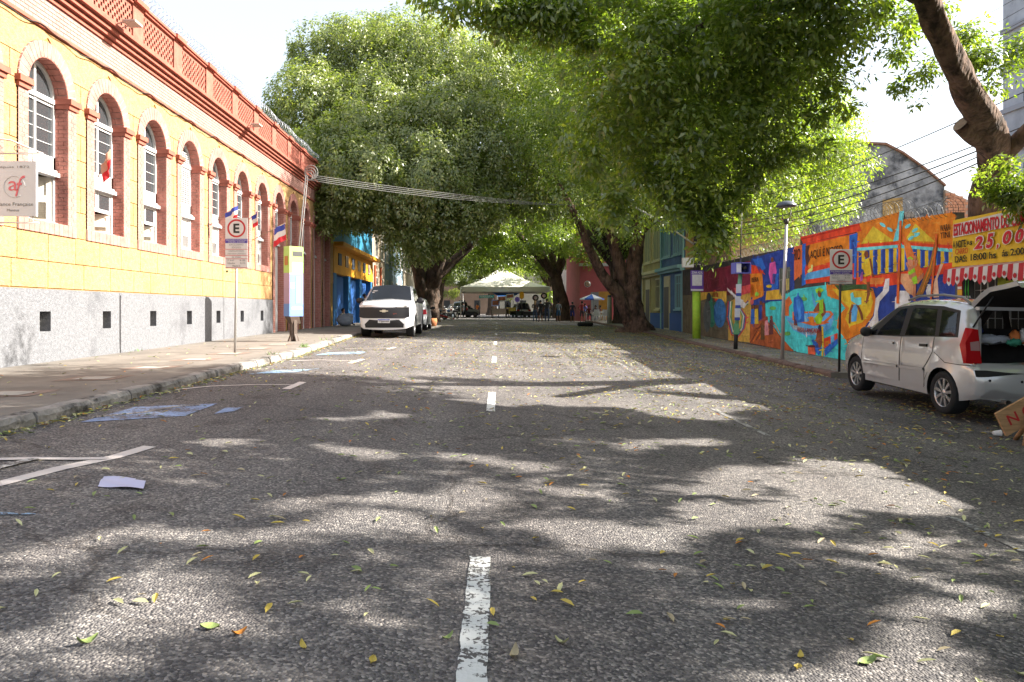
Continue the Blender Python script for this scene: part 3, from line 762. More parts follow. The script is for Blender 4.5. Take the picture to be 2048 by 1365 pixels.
for k in range(6): stroke(4, (.52, .13, .02) if k % 2 else (.14, .03, .01), [(80 + k * 22, 1085 - k * 10), (150 + k * 22, 960 - k * 6), (190 + k * 30, 905 + k * 34)], 7)
for (x, y, c) in ((100, 880, BLUE), (128, 880, (.75, .35, .03)), (160, 850, NAVY), (182, 860, (.25, .05, .03)), (205, 965, (.62, .20, .22)), (240, 960, (.1, .03, .03)), (175, 1000, (.1, .05, .02))):
    shape(5, c, [(x - 13, y - 50), (x + 10, y - 55), (x + 16, y + 60), (x - 16, y + 62)]); oval(5, SKIN, (x, y - 66), 10, 16)
oval(4, (.2, .45, .05), (130, 718), 15, 20); oval(4, (.6, .1, .1), (92, 775), 14, 20); shape(4, ORANGE, [(95, 740), (175, 712), (178, 730), (100, 765)])
shape(3, (.5, .12, .03), [(330, 780), (375, 730), (398, 780), (372, 812), (372, 880), (345, 880)])
# river, boats, men
for c in ((250, 822), (487, 752), (360, 1015)): oval(3, (.10, .30, .06), c, 26, 15)
shape(2, (.03, .30, .42), [(420, 985), (700, 960), (725, 960), (690, 1010), (560, 1060)])
shape(3, LBL, [(343, 878), (420, 900), (600, 945), (712, 850), (716, 905), (690, 970), (600, 1030), (500, 1032), (400, 985)])
shape(3, (.45, .55, .62), [(360, 915), (500, 985), (640, 965), (600, 1020), (500, 1025), (410, 980)])
shape(4, (.72, .12, .03), [(400, 850), (690, 843), (712, 868), (650, 942), (560, 956), (400, 912)]); shape(5, LBL, [(430, 862), (680, 856), (690, 872), (640, 920), (560, 930), (440, 898)])
shape(6, (.15, .35, .6), [(490, 860), (520, 925), (495, 925)]); shape(6, ORANGE, [(525, 890), (560, 885), (570, 930), (530, 932)])
shape(7, BLUE, [(413, 742), (450, 726), (478, 760), (492, 830), (492, 925), (442, 930), (420, 945), (408, 810)]); shape(8, (.04, .18, .55), [(430, 760), (460, 750), (470, 900), (450, 915)])
shape(7, SKIN, [(412, 880), (425, 880), (440, 955), (412, 950)])
shape(7, GRN, [(574, 680), (610, 664), (642, 684), (620, 702), (582, 708)]); oval(7, SKIN, (606, 712), 13, 26); shape(7, GRN, [(598, 765), (638, 750), (642, 860), (618, 940), (585, 940), (565, 900), (608, 850)])
shape(8, SKIN, [(596, 780), (606, 780), (606, 840), (572, 850), (560, 840)]); shape(8, SKIN, [(632, 760), (646, 790), (655, 860), (630, 890), (618, 870), (640, 850)]); shape(6, LBL, [(548, 690), (592, 830), (568, 812), (552, 760)])
shape(4, REDM, [(640, 1052), (742, 1010), (744, 1085), (642, 1185)]); shape(5, BLUE, [(640, 1130), (742, 1050), (744, 1090), (650, 1185)]); shape(5, LBL, [(690, 1035), (718, 1025), (718, 1085), (692, 1105)]); shape(5, ORANGE, [(650, 1075), (680, 1065), (680, 1095), (652, 1110)])
shape(6, SKIN, [(585, 990), (625, 985), (628, 1080), (605, 1150), (580, 1110)]); oval(7, (.02, .02, .06), (610, 975), 14, 26); shape(6, BLUE, [(548, 1058), (590, 1085), (622, 1140), (600, 1180), (566, 1140)]); shape(6, (.55, .09, .04), [(518, 1112), (576, 1106), (576, 1175), (520, 1176)]); oval(7, (.08, .02, .02), (547, 1110), 28, 10)
stroke(6, YEL, [(628, 960), (634, 1080), (628, 1190)], 12)
# beach with figures
shape(3, ORANGE, [(655, 645), (760, 640), (1010, 672), (1035, 760), (1010, 880), (940, 975), (812, 1070), (735, 970), (748, 880), (802, 822), (752, 760), (665, 730)])
shape(4, YEL, [(700, 672), (860, 690), (990, 690), (1012, 770), (992, 850), (930, 930), (830, 960), (800, 900), (830, 820), (770, 760)])
shape(5, DG, [(720, 648), (960, 640), (1015, 690), (900, 676), (760, 694)])
shape(3, WHT, [(1105, 600), (1135, 595), (1132, 690), (1062, 770), (1046, 850), (1056, 965), (966, 962), (1018, 880), (1030, 750), (1085, 690)])
shape(2, REDM, [(885, 592), (1210, 552), (1625, 470), (1630, 540), (1210, 640), (1110, 655), (880, 668)])
shape(3, (.70, .16, .03), [(900, 600), (1100, 590), (1080, 640), (960, 640)])
shape(3, WHT, [(1178, 745), (1215, 690), (1275, 690), (1300, 770), (1240, 810), (1176, 842)]); shape(3, WHT, [(1412, 690), (1432, 640), (1450, 650), (1452, 742), (1422, 738)]); shape(3, (.62, .32, .22), [(1470, 640), (1520, 490), (1545, 486), (1500, 600), (1512, 738), (1470, 742)])
shape(4, ORANGE, [(806, 1062), (985, 955), (995, 1000), (862, 1118), (815, 1085)]); stroke(5, BRN, [(812, 1064), (930, 1010), (992, 962)], 7); stroke(5, BRN, [(824, 1086), (920, 1040), (992, 985)], 6)
shape(6, YEL, [(950, 452), (992, 440), (1006, 560), (950, 586)]); oval(6, SKIN, (962, 414), 17, 26); shape(7, SKIN, [(984, 446), (996, 446), (1020, 580), (1008, 588)]); shape(6, REDM, [(962, 590), (992, 585), (988, 622), (964, 624)]); shape(6, SKIN, [(964, 622), (988, 620), (990, 715), (966, 786), (956, 786), (968, 710)]); shape(7, (.4, .1, .3), [(915, 560), (938, 540), (935, 610), (918, 620)]); oval(7, NAVY, (930, 548), 13, 24)
shape(6, LBL, [(850, 795), (900, 792), (886, 920), (848, 926)]); shape(7, SKIN, [(852, 790), (868, 800), (846, 850), (842, 940), (828, 936), (832, 850)]); shape(7, SKIN, [(884, 795), (906, 800), (934, 860), (940, 910), (926, 914), (912, 855)]); shape(8, CY_, [(842, 712), (862, 700), (872, 742), (925, 738), (926, 792), (900, 800), (848, 765)])
# veranda stripes, palm, hammock
shape(1, (.85, .38, .03), [(920, 332), (1010, 200), (1170, 312)]); shape(1, (.85, .38, .03), [(1250, 312), (1330, 180), (1480, 318)])
shape(3, REDM, [(890, 340), (1205, 316), (1625, 346), (1625, 372), (1205, 340), (890, 364)]); shape(3, CY_, [(890, 364), (1205, 340), (1625, 372), (1625, 398), (1205, 363), (890, 388)])
x = 900
while x < 1600:
    yt = 388 - (x - 890) * .075 if x < 1205 else 363 + (x - 1205) * .08; yb_ = 585 - (x - 890) * .15
    w_ = 24
    shape(2, NAVY, [(x, yt), (x + w_, yt), (x + w_, yb_), (x, yb_ + 3)]); shape(2, YEL, [(x + w_, yt), (x + w_ + 26, yt), (x + w_ + 26, yb_ - 6), (x + w_, yb_)]); shape(2, BLUE, [(x + 50, yt), (x + 60, yt), (x + 60, yb_ - 8), (x + 50, yb_ - 6)])
    x += 60
shape(4, CY_, [(1214, 88), (1248, 84), (1236, 190), (1212, 306), (1164, 316), (1196, 200)])
for c in ((1085, 190), (1140, 225), (1330, 230), (1345, 265), (1300, 290), (1275, 200)): oval(4, CY_, c, 26, 12, a=.6 if c[0] < 1200 else -.6)
shape(5, (.78, .13, .02), [(1232, 250), (1290, 325), (1345, 470), (1395, 548), (1340, 610), (1292, 520), (1262, 420)])
shape(4, (.62, .25, .12), [(1225, 560), (1290, 560), (1330, 640), (1320, 730), (1270, 700), (1220, 620)])
shape(6, (.22, .10, .02), [(1480, 320), (1506, 360), (1470, 530), (1392, 716), (1338, 724), (1378, 640), (1440, 490)])
for k in range(6): stroke(7, ORANGE, [(1486 - k * 18, 380 + k * 55), (1380 - k * 4 + 60 - k * 8, 560 + k * 28)], 4)
oval(7, (.42, .18, .09), (1298, 470), 22, 34); stroke(8, GRN, [(1278, 448), (1300, 436), (1318, 452)], 12); shape(7, (.35, .14, .07), [(1262, 480), (1278, 520), (1290, 600), (1345, 590), (1330, 520), (1350, 480), (1338, 410), (1322, 440), (1330, 490), (1290, 510), (1272, 470)])
shape(8, GRN, [(1278, 550), (1328, 516), (1336, 545), (1290, 572)]); shape(8, GRN, [(1310, 592), (1346, 574), (1352, 632), (1312, 646)]); shape(8, (.35, .14, .07), [(1318, 640), (1342, 640), (1336, 766), (1318, 766)]); shape(8, (.35, .14, .07), [(1346, 592), (1402, 552), (1396, 590), (1354, 642)])
shape(9, (.62, .10, .02), [(1216, 158), (1233, 158), (1211, 786), (1192, 786)]); shape(9, (.62, .10, .02), [(1492, 260), (1506, 260), (1461, 768), (1447, 768)])
# left end of the wall, region two
shape(0, (.13, .012, .03), [(60, 612), (420, 518), (424, 780), (60, 800)], 2)
shape(1, (.03, .03, .03), [(-40, 620), (420, 520), (420, 550), (-40, 660)], 2)
shape(0, (.10, .08, .05), [(-50, 790), (420, 760), (420, 1120), (-50, 1060)], 2)
shape(1, (.42, .26, .05), [(340, 790), (418, 770), (414, 1110), (262, 1108), (262, 840)], 2)
shape(1, (.42, .05, .05), [(300, 740), (420, 712), (420, 780), (320, 800)], 2)
oval(2, (.5, .05, .03), (172, 820), 24, 70, 2); oval(3, (.03, .12, .30), (205, 910), 42, 100, 2); oval(2, (.03, .16, .10), (150, 900), 30, 110, 2); oval(3, (.06, .07, .07), (118, 930), 26, 110, 2); oval(4, (.03, .03, .03), (130, 800), 15, 30, 2)
shape(2, (.45, .28, .04), [(60, 770), (250, 760), (250, 840), (150, 800), (60, 830)], 2)
for q, c in enumerate(((.4, .04, .04), (.03, .10, .25), (.5, .45, .35), (.08, .25, .10))):
    stroke(3 + q, c, [(262 + q * 9, 830), (255 + q * 9, 940), (285 + q * 5, 1060 - q * 12), (330, 1075 - q * 14), (375 - q * 8, 1010), (385 - q * 8, 930), (350 - q * 4, 880), (400, 820 + q * 9)], 8, 2)
shape(7, (.55, .52, .48), [(255, 735), (272, 750), (390, 850), (372, 878), (320, 850), (345, 830), (262, 760)], 2)
def inpoly(x, y, poly):
    c = False; j = len(poly) - 1
    for i in range(len(poly)):
        (xi, yi), (xj, yj) = poly[i], poly[j]
        if (yi > y) != (yj > y) and x < (xj - xi) * (y - yi) / (yj - yi + 1e-12) + xi: c = not c
        j = i
    return c
rs = random.Random(21)
for _ in range(1300):                                   # visible brush strokes, each a tint of the colour it lies on
    u, v = rs.uniform(-420, 1630), rs.uniform(90, 1240); hit = None
    for (lv, col, pts) in SHP:
        if inpoly(u, v, pts) and (hit is None or lv >= hit[0]): hit = (lv, col)
    if hit is None: continue
    L2, w2, a = rs.uniform(10, 34), rs.uniform(2.0, 5.5), rs.choice((rs.uniform(-.5, .3), rs.uniform(1.1, 1.9))); k = rs.choice((.78, .86, 1.15, 1.25)); ca, sa = math.cos(a), math.sin(a)
    q = [(-1, 0), (-.6, .8), (.5, 1), (1, .1), (.6, -.8), (-.5, -1)]
    shape(hit[0] + .3 + .4 * rs.random(), tuple(round(min(.7, c * k + (.012 if k > 1 else 0)), 2) for c in hit[1]), [(u + (x * L2) * ca - (y * w2) * sa, v + (x * L2) * sa + (y * w2) * ca) for x, y in q], 1, False)
mur.build('mural', mur_m, wallr)
INK = M('graffiti_ink', (.015, .012, .012), .7)
def wtext(name, s_, px, py, w_px, h_px, mat, parent, off=.03, **k):
    y, z = WR(px, py); y2, _ = WR(px + w_px, py); base = LOC[root_of(parent).name][0]
    org = Vector(wp(y, z, off)) - base; ux = Vector(wp(y2, z, off)) - Vector(wp(y, z, off))
    return text(name, s_, mat, parent, org, ux, (0, 0, 1), ux.length, h_px / F * y, **k)
zx = lambda u: 1480 + u / 3.79
zy = lambda v: 400 + v / 3.79
wtext('lettering', 'AQUÍ É NOSSO', zx(540), zy(455), 65, 22, INK, wallr)
wtext('lettering', 'REDE LANÇADA', zx(445), zy(1005), 45, 10, M('hull_red', (.4, .04, .03), .8), wallr)
wtext('lettering', 'WARA', zx(1528), zy(244), 20, 13, INK, wallr); wtext('lettering', 'TINI', zx(1530), zy(296), 19, 12, INK, wallr)
wtext('lettering', 'BEIRA', zx(95), zy(625), 14, 9, INK, wallr); wtext('lettering', 'RIO', zx(418), zy(460), 12, 22, INK, wallr)
razor('razor_wire', 'loose rusty coil of razor wire along the top of the mural wall', lambda t: (xwr(t) + .05, t, CZ + (1.98 if t > 21.6 else 2.2 if t > 15.8 else 1.95)), 14.2, 34, .17, .16, mat=M('dark_wire', (.10, .10, .10), .6, metal=.5), th=.005)
# ================================================================ kiosk, banner and awning at the end of the wall
yk1, yk0 = WR(1908, 500)[0], 9.6
kio = thing('kiosk', 'small street kiosk with barred front under the yellow parking banner', 'kiosk', (xwr(12), 12, zpr(12)))
b = MB(); zb_ = zpr(12) - .3
KW = M('kiosk_wall', (.10, .10, .11), .8, .2, 3)
for (ya, yb, za, zt) in ((yk0, yk1, zb_, CZ - .55), (yk0, 12.2, CZ - .55, CZ + 1.6), (13.62, yk1, CZ - .55, CZ + 1.6), (12.2, 13.62, CZ + .75, CZ + 1.6)):
    b.add([wp(ya, za), wp(yb, za), wp(yb, zt), wp(ya, zt), wp(ya, za, -.15), wp(yb, za, -.15), wp(yb, zt, -.15), wp(ya, zt, -.15)], [(0, 1, 2, 3)[::-1], (5, 4, 7, 6)[::-1], (3, 2, 6, 7)[::-1], (4, 0, 3, 7)[::-1], (1, 5, 6, 2)[::-1], (0, 4, 5, 1)[::-1]])
b.box((xwr(12) + .1, yk0, CZ + 1.55), (xwr(12) + 2.2, yk1 - .05, CZ + 1.62)); b.box((xwr(12) + 2.1, yk0, zb_), (xwr(12) + 2.2, yk1 - .05, CZ + 1.55)); b.box((xwr(12) + .15, yk1 - .15, zb_), (xwr(12) + 2.2, yk1 - .05, CZ + 1.55))
b.build('kiosk_shell', KW, kio)
b = MB(); bars = M('white_bars', (.55, .58, .60), .5)
for k in range(8):
    y = 12.25 + k * 1.35 / 7; b.tube([wp(y, CZ - .55, -.05), wp(y, CZ + .75, -.05)], .014 if k in (2, 5, 7) else .007, 5)
for k in range(5):
    z = CZ - .4 + k * .25; b.tube([wp(12.2, z, -.05), wp(13.62, z, -.05)], .007, 4)
b.build('grille', bars, kio)
b = MB(); b.prism([wp(13.98, CZ - .5, .004), wp(13.84, CZ - .5, .004), wp(13.84, CZ + .74, .004), wp(13.98, CZ + .74, .004)], (-.012, 0, 0)); pn = b.build('price_strip', flat(.55, .06, .03), kio)
for k in range(6):
    b = MB(); z = CZ + .55 - k * .17; b.prism([wp(13.97, z, .018), wp(13.85, z, .018), wp(13.85, z + .05, .018), wp(13.97, z + .05, .018)], (-.004, 0, 0)); b.build('price_label', flat(.7, .68, .62), pn)
    if k % 2:
        b = MB(); b.prism([wp(13.978, z - .11, .017), wp(13.842, z - .11, .017), wp(13.842, z - .01, .017), wp(13.978, z - .01, .017)], (-.003, 0, 0)); b.build('price_band', flat(.75, .45, .04), pn)
b = MB(); b.prism([wp(13.82, CZ - .55, .004), wp(13.5, CZ - .55, .004), wp(13.5, CZ + .70, .004), wp(13.82, CZ + .70, .004)], (-.012, 0, 0)); po = b.build('drink_poster', flat(.012, .014, .016), kio)
b = MB()
for k, y0 in enumerate((13.75, 13.67)):
    pts = [(y0, .66), (y0 - .035, .64), (y0 - .03, .40), (y0 - .022, .22), (y0 - .0, .36), (y0 - .012, .5)]
    b.prism([wp(p[0], CZ + p[1], .02) for p in pts], (-.003, 0, 0))
b.build('claw_mark', flat(.06, .50, .05), po)
wtext('poster_lettering', 'STER', 1929, 597, 15, 4.5, flat(.6, .6, .6), po, .02)
b = MB(); b.prism([wp(12.78, CZ + .40, .05), wp(11.9, CZ + .40, .05), wp(11.9, CZ + .78, .05), wp(12.78, CZ + .78, .05)], (-.02, 0, 0)); sg = setp(b.build('print_shop_sign', flat(.42, .48, .05)), 'small yellow-green print shop sign under the striped awning', 'sign')
LOC[sg.name] = (Vector((0, 0, 0)), 0)
wtext('sign_lettering', 'XEROX', 2023, 548, 50, 7.5, flat(.4, .03, .03), sg, .075, bold=.02); wtext('sign_lettering', 'IMPRESSÃO', 2021, 562, 70, 9, flat(.02, .03, .02), sg, .075, bold=.02)
t = thing('shade_wall', 'plain rendered wall added out of view past the kiosk to shade the road', 'wall', (xwr(1) + .1, 1, zroad(8.6, 1)))  # unseen wall, added to keep the near right of the road in shade
b = MB(); ya, yb = -12., 9.5; b.add([wp(y, z, o) for (y, o) in ((ya, 0), (yb, 0), (yb, -.2), (ya, -.2)) for z in (-.9, CZ + 1.75)], [(0, 1, 3, 2), (2, 3, 5, 4), (4, 5, 7, 6), (6, 7, 1, 0), (1, 7, 5, 3), (0, 2, 4, 6)]); b.build('wall_body', RENDER_D, t)
b = MB(); b.add([wp(y, z, o) for (y, o) in ((ya, .05), (yb, .05), (yb, -.25), (ya, -.25)) for z in (CZ + 1.75, CZ + 1.83)], [(0, 1, 3, 2), (2, 3, 5, 4), (4, 5, 7, 6), (6, 7, 1, 0), (1, 7, 5, 3), (0, 2, 4, 6)]); b.build('coping', KW, t)
# banner
yA, yB = WR(1908, 480)[0] - .02, 11.3
ban = thing('parking_banner', 'yellow parking price banner with red lettering above the striped awning', 'banner', wp(12.6, CZ + .8, .06))
zt0, zt1 = CZ + .80, CZ + 1.68
b = MB(); N = 10
vs = []
for k in range(N + 1):
    y = yA + (yB - yA) * k / N; o = .05 + .012 * math.sin(k * 1.7)
    vs += [wp(y, zt0, o), wp(y, zt1, o - .02), wp(y, zt1, o - .03), wp(y, zt0, o - .01)]
fs = []
for k in range(N):
    i = k * 4; fs += [(i, i + 4, i + 5, i + 1), (i + 1, i + 5, i + 6, i + 2), (i + 2, i + 6, i + 7, i + 3), (i + 3, i + 7, i + 4, i)]
b.add(vs, fs); b.build('banner_sheet', M('banner_yellow', (.72, .47, .03), .45, .1, 1.2), ban)
def q_(pts, off): return [wp(*WR(*p), off) for p in pts]
b = MB(); b.prism(q_([(1913, 476), (2060, 447), (2060, 415), (1914, 449)], .066), (-.003, 0, 0)); b.build('white_panel', flat(.66, .62, .58), ban)
RL = flat(.55, .02, .03, .5)
def btext(s_, px0, px1, pyb, h_px, mat, **k):
    y, z = WR(px0, pyb); y2, _ = WR(px1, pyb); base = LOC[ban.name][0]
    org = Vector(wp(y, z, .078)) - base; ux = Vector(wp(y2, z, .078)) - Vector(wp(y, z, .078))
    return text('banner_lettering', s_, mat, ban, org, ux, (0, 0, 1), ux.length, h_px / F * y, **k)
btext('ESTACIONAMENTO DO COM', 1915.5, 2060, 473, 24, RL, bold=.03)
WL = flat(.72, .68, .62, .5)
btext('A NOITE', 1914, 1940, 498, 15, flat(.03, .03, .02), bold=.015); btext('R$', 1943, 1953, 492, 9, flat(.03, .03, .02), bold=.02)
for (c, a, z_, yy_, hh) in (('2', 1956, 1976, 501, 28), ('5', 1980, 1998, 499, 32), (',', 2001, 2008, 500, 12), ('0', 2014, 2034, 491, 29), ('0', 2039, 2059, 488, 30)):
    me = btext(c, a - .5, z_ + .5, yy_, hh, WL, shear=.2, bold=.07); me = btext(c, a + 1.3, z_ - 1.3, yy_ - 1.5, hh - 3, RL, shear=.2, bold=.04); me.location = (-.004, 0, 0)
btext('CARRO', 1919, 1944, 510, 11.5, flat(.55, .06, .03)); btext('DAS:', 1918, 1942, 526, 13, flat(.03, .03, .02), bold=.015)
btext('18:00 hs', 1950, 2001, 522, 13.5, flat(.03, .03, .02), bold=.015); btext('ás 2:00', 2013, 2058, 514, 14, flat(.03, .03, .02), bold=.015)
# awning: striped valance with scalloped edge
aw = thing('awning', 'red and white striped scalloped awning hanging below the parking banner', 'awning', wp(12.5, CZ + .6, .3))
yk = 13.9; k = 0
AR = M('awning_red', (.50, .03, .04), .6, .12, 3); AWH = M('awning_white', (.66, .62, .60), .6, .08, 3)
while yk > 10.6:
    w_ = .125; y2 = yk - w_; dp = .27 + .05 * math.sin(k * .9)
    b = MB(); o1 = .32
    b.add([wp(yk, CZ + .80, .03), wp(y2, CZ + .80, .03), wp(y2, CZ + .74, o1), wp(yk, CZ + .74, o1), wp(yk, CZ + .74 - dp * .8, o1 + .02), wp((yk + y2) / 2, CZ + .74 - dp, o1 + .02), wp(y2, CZ + .74 - dp * .85, o1 + .02)],
          [(0, 1, 2, 3), (3, 2, 6, 5, 4)]); s_ = b.build('awning_stripe', AR if k % 2 == 0 else AWH, aw)
    if k % 2 == 1:
        b = MB(); cy, cz = (yk + y2) / 2, CZ + .74 - dp * .62
        b.add([wp(cy + .042 * math.cos(t * .524), cz + .042 * math.sin(t * .524), o1 + .024) for t in range(12)], [tuple(range(12))]); b.build('logo_disc', AR, s_)
    yk = y2; k += 1
# ================================================================ street furniture on both pavements
STEEL = M('galvanised_steel', (.42, .42, .41), .45, .1, 8, metal=.6); DKST = M('dark_steel', (.05, .045, .04), .5, .1, 8)
SIGNW = M('sign_white', (.66, .63, .60), .5, .04, 3); SRED = M('sign_red', (.52, .04, .04), .5); SBLK = M('sign_black', (.03, .028, .026), .5); SPUR = M('sign_purple', (.10, .07, .32), .5); SGRY = M('sign_grey_text', (.25, .24, .23), .6)
def park_sign(label, x, y, zb, zp0, zp1, pw, postm, lean, long):
    t = thing('parking_sign', label, 'street sign', (x, y, zb))
    b = MB(); b.tube([(x, y, zb), (x + lean, y, zp1 - .08)], .026, 8); b.build('post', postm, t)
    cx_ = x + lean * .85; b = MB(); b.bbox((cx_, y - .034, (zp0 + zp1) / 2), (pw, .006, zp1 - zp0), .002); pl_ = b.build('plate', SIGNW, t)
    yf = y - .0385; loc = Vector((x, y, zb))
    ring = MB(); r0, r1 = pw * .33, pw * .41; zc_ = zp1 - pw * .46; n = 28
    vs = []; 
    for k in range(n):
        a = 2 * math.pi * k / n
        for rr in (r0, r1): vs.append((cx_ + rr * math.cos(a), yf, zc_ + rr * math.sin(a)))
    ring.add(vs, [(2 * k, 2 * k + 1, (2 * k + 3) % (2 * n), (2 * k + 2) % (2 * n)) for k in range(n)]); ring.build('ring', SRED, pl_)
    def tx(s_, zc0, h_, w_, m_, dx=0, **k): text('lettering', s_, m_, pl_, Vector((cx_ - w_ / 2 + dx, yf - .001, zc0)) - loc, (1, 0, 0), (0, 0, 1), w_, h_, .0008, **k)
    tx('E', zc_ - pw * .21, pw * .42, pw * .27, SBLK, bold=.03)
    zbd = zp1 - pw * .93
    bd = MB(); bd.box((cx_ - pw * .5, yf - .0005, zbd - pw * .19), (cx_ + pw * .5, yf, zbd)); bd.build('band', SPUR, pl_)
    tx('ESTACIONAMENTO ROTATIVO PAGO', zbd - pw * .085, pw * .06, pw * .9, SIGNW); tx('ZONA AZUL - LEI 2224/2018', zbd - pw * .17, pw * .06, pw * .72, SIGNW)
    z = zbd - pw * .30
    if long:
        for k, (s_, w_) in enumerate((('EXCLUSIVO', .62), ('IDOSO', .40), ('OBRIGATÓRIO', .70), ('USO DO CARTÃO', .82), ('02 VAGA', .4), ('2ª A 6ª        8-18h', .8), ('Sábados        8-13h', .8), ('Máximo 2h', .35), ('SOMENTE', .42), ('AUTOMÓVEL', .58))):
            tx(s_, z, pw * .075, pw * w_, SGRY, dx=0)
            if k in (1, 3, 4, 7):
                l = MB(); l.box((cx_ - pw * .5, yf - .0005, z - pw * .055), (cx_ + pw * .5, yf, z - pw * .035)); l.build('rule', SRED, pl_); z -= .03 * pw
            z -= pw * .122
        s2 = MB(); s2.lathe([(.0, 0), (pw * .055, 0)], (cx_ - pw * .42, yf - .001, z + pw * .18), 'y', 12); s2.build('seal', M('seal_green', (.12, .14, .06), .6), pl_)
    else:
        for k, (s_, w_) in enumerate((('2ª A 6ª        8-18h', .8), ('Sábados        8-13h', .8), ('Máximo 2h', .35), ('SOMENTE', .42), ('AUTOMÓVEL', .58))):
            tx(s_, z + pw * .03, pw * .06, pw * w_, SGRY); 
            if k == 2:
                l = MB(); l.box((cx_ - pw * .5, yf - .0005, z - pw * .005), (cx_ + pw * .5, yf, z + pw * .008)); l.build('rule', SRED, pl_)
            z -= pw * .10
    return t
park_sign('white parking sign with long red-ruled plate on grey post, left pavement', -5.04, 15.3, zpl(15.3), CZ + (620 - 538) / F * 15.3, CZ + (620 - 437) / F * 15.3, .455, STEEL, .05, True)
park_sign('short white parking sign on dark post in front of the mural', 7.5, 15.75, zpr(15.75), CZ + (620 - 568) / F * 15.7, CZ + (620 - 499) / F * 15.7, .47, DKST, .03, False)
# lamp post in front of the mural
x, y = 7.57, 18.9; z = zpr(y)
t = thing('street_lamp', 'slim silver lamp post with dark mushroom head before the mural', 'street lamp', (x, y, z)); zt = CZ + (620 - 447) / F * y
b = MB(); b.tube([(x, y, z), (x + .03, y, z + 1.6), (x + .1, y, zt)], [.045, .042, .036], 10); b.build('pole', M('lamp_pole', (.40, .38, .37), .4, .06, 6, metal=.3), t)
b = MB(); hx = x + .1
for s_ in (-1, 1): b.tube([(hx, y, zt - .05), (hx + s_ * .09, y, zt + .12), (hx + s_ * .12, y, zt + .38)], .012, 5)
b.tube([(hx, y, zt - .02), (hx, y, zt + .12)], .055, 8); b.build('bracket', DKST, t)
b = MB(); b.lathe([(.0, .56), (.10, .555), (.19, .52), (.245, .455), (.25, .42), (.2, .41), (.0, .41)], (hx, y, zt), 'z', 24); b.build('lamp_head', M('lamp_head', (.07, .08, .10), .35), t)
# camera post
x, y = 7.74, 22.9; z = zpr(y); zbx0, zbx1 = CZ + (620 - 548) / F * y, CZ + (620 - 526) / F * y
t = thing('camera_post', 'green post with blue camera box and thin mast by the mural', 'camera post', (x, y, z))
b = MB(); b.tube([(x, y, z), (x + .02, y, z + .55)], .062, 10); b.build('base', M('black_paint', (.02, .02, .02), .5), t)
b = MB(); b.tube([(x + .02, y, z + .55), (x + .15, y, zbx0)], .062, 10); b.build('pole', M('pole_green', (.16, .36, .22), .55, .1, 5), t)
b = MB(); xb = x + .17; w_ = .24; bl = M('box_blue', (.13, .14, .45), .5)
b.box((xb - w_, y - .2, zbx0), (xb + w_, y + .2, zbx0 + .03)); b.box((xb - w_, y - .2, zbx1 - .03), (xb + w_, y + .2, zbx1))
for s_ in (-1, 1): b.box((xb + s_ * w_, y - .2, zbx0 + .03), (xb + s_ * (w_ - .03), y + .2, zbx1 - .03))
b.box((xb - w_ + .03, y + .15, zbx0 + .03), (xb + w_ - .03, y + .18, zbx1 - .03)); cb = b.build('camera_box', bl, t)
b = MB(); b.box((xb - w_ + .03, y - .19, zbx0 + .03), (xb - .06, y - .17, zbx1 - .03)); b.build('white_cover', flat(.62, .62, .64), cb)
b = MB(); b.lathe([(0, -.1), (.05, -.1), (.06, 0), (.05, .06), (0, .06)], (xb + .08, y - .05, (zbx0 + zbx1) / 2), 'y', 12); b.build('camera', DKST, cb)
b = MB(); b.tube([(xb - .02, y, zbx1), (xb + .03, y, CZ + (620 - 400) / F * y)], .018, 6); b.build('mast', DKST, t)
for k in range(3):
    z0 = CZ + (620 - 635) / F * y + k * .37; b = MB(); xx = x + .05 + .02 * k; b.box((xx - .1, y - .085, z0), (xx + .06, y - .07, z0 + .27)); b.build('notice', flat(.64, .63, .66), t)
    b = MB(); b.box((xx - .1, y - .084, z0 - .09), (xx + .06, y - .069, z0 - .005)); b.build('notice_band', flat(.07, .09, .35), t)
b = MB(); b.box((x - .08, y - .085, CZ - .75), (x + .08, y - .07, CZ - .42)); b.build('number_plate', flat(.14, .34, .16), t)
# utility pole
x, y = 8.35, 29.2; z = zpr(y)
t = thing('utility_pole', 'dark utility pole with yellow-green painted foot beside the mural', 'utility pole', (x, y, z)); zy_ = CZ + .72
b = MB(); b.tube([(x, y, z), (x, y, zy_)], .155, 14); b.build('painted_foot', M('foot_green', (.30, .50, .04), .6, .2, 4, stain=((.55, .45, .05), 12, .58)), t)
b = MB(); b.tube([(x, y, zy_), (x + .05, y, z + 9.5)], [.135, .10], 12); b.build('pole', M('pole_black', (.04, .038, .045), .8, .3, 3), t)
for k in range(7):
    b = MB(); zz_ = zy_ + .6 + k * .42; b.tube([(x, y, zz_), (x, y, zz_ + .04)], .142, 10); b.build('band', M('pole_band', (.28, .28, .28), .5, metal=.5), t)
b = MB(); b.tube([(x - .1, y, CZ + 2.55), (x - 1.4, y - .2, CZ + 3.4), (x - 3.0, y - .5, CZ + 4.2), (x - 3.3, y - .55, CZ + 4.35)], .035, 6); ar = b.build('lamp_arm', M('arm_grey', (.42, .42, .42), .5), t)
b = MB(); b.bbox((x - 3.55, y - .58, CZ + 4.4), (.6, .2, .1), .03); b.build('lamp_head', M('arm_grey', (.42, .42, .42), .5), ar)
b = MB(); b.box((x - .28, y - .19, CZ + .72), (x + .22, y - .17, CZ + 1.52)); zs = setp(b.build('zone_notice', M('notice_purple', (.12, .06, .32), .5)), 'purple parking zone notice fixed to the utility pole', 'sign'); LOC[zs.name] = (Vector((0, 0, 0)), 0)
b = MB(); b.box((x - .22, y - .195, CZ + .93), (x + .16, y - .191, CZ + 1.36)); b.build('blank_panel', flat(.6, .6, .62), zs)
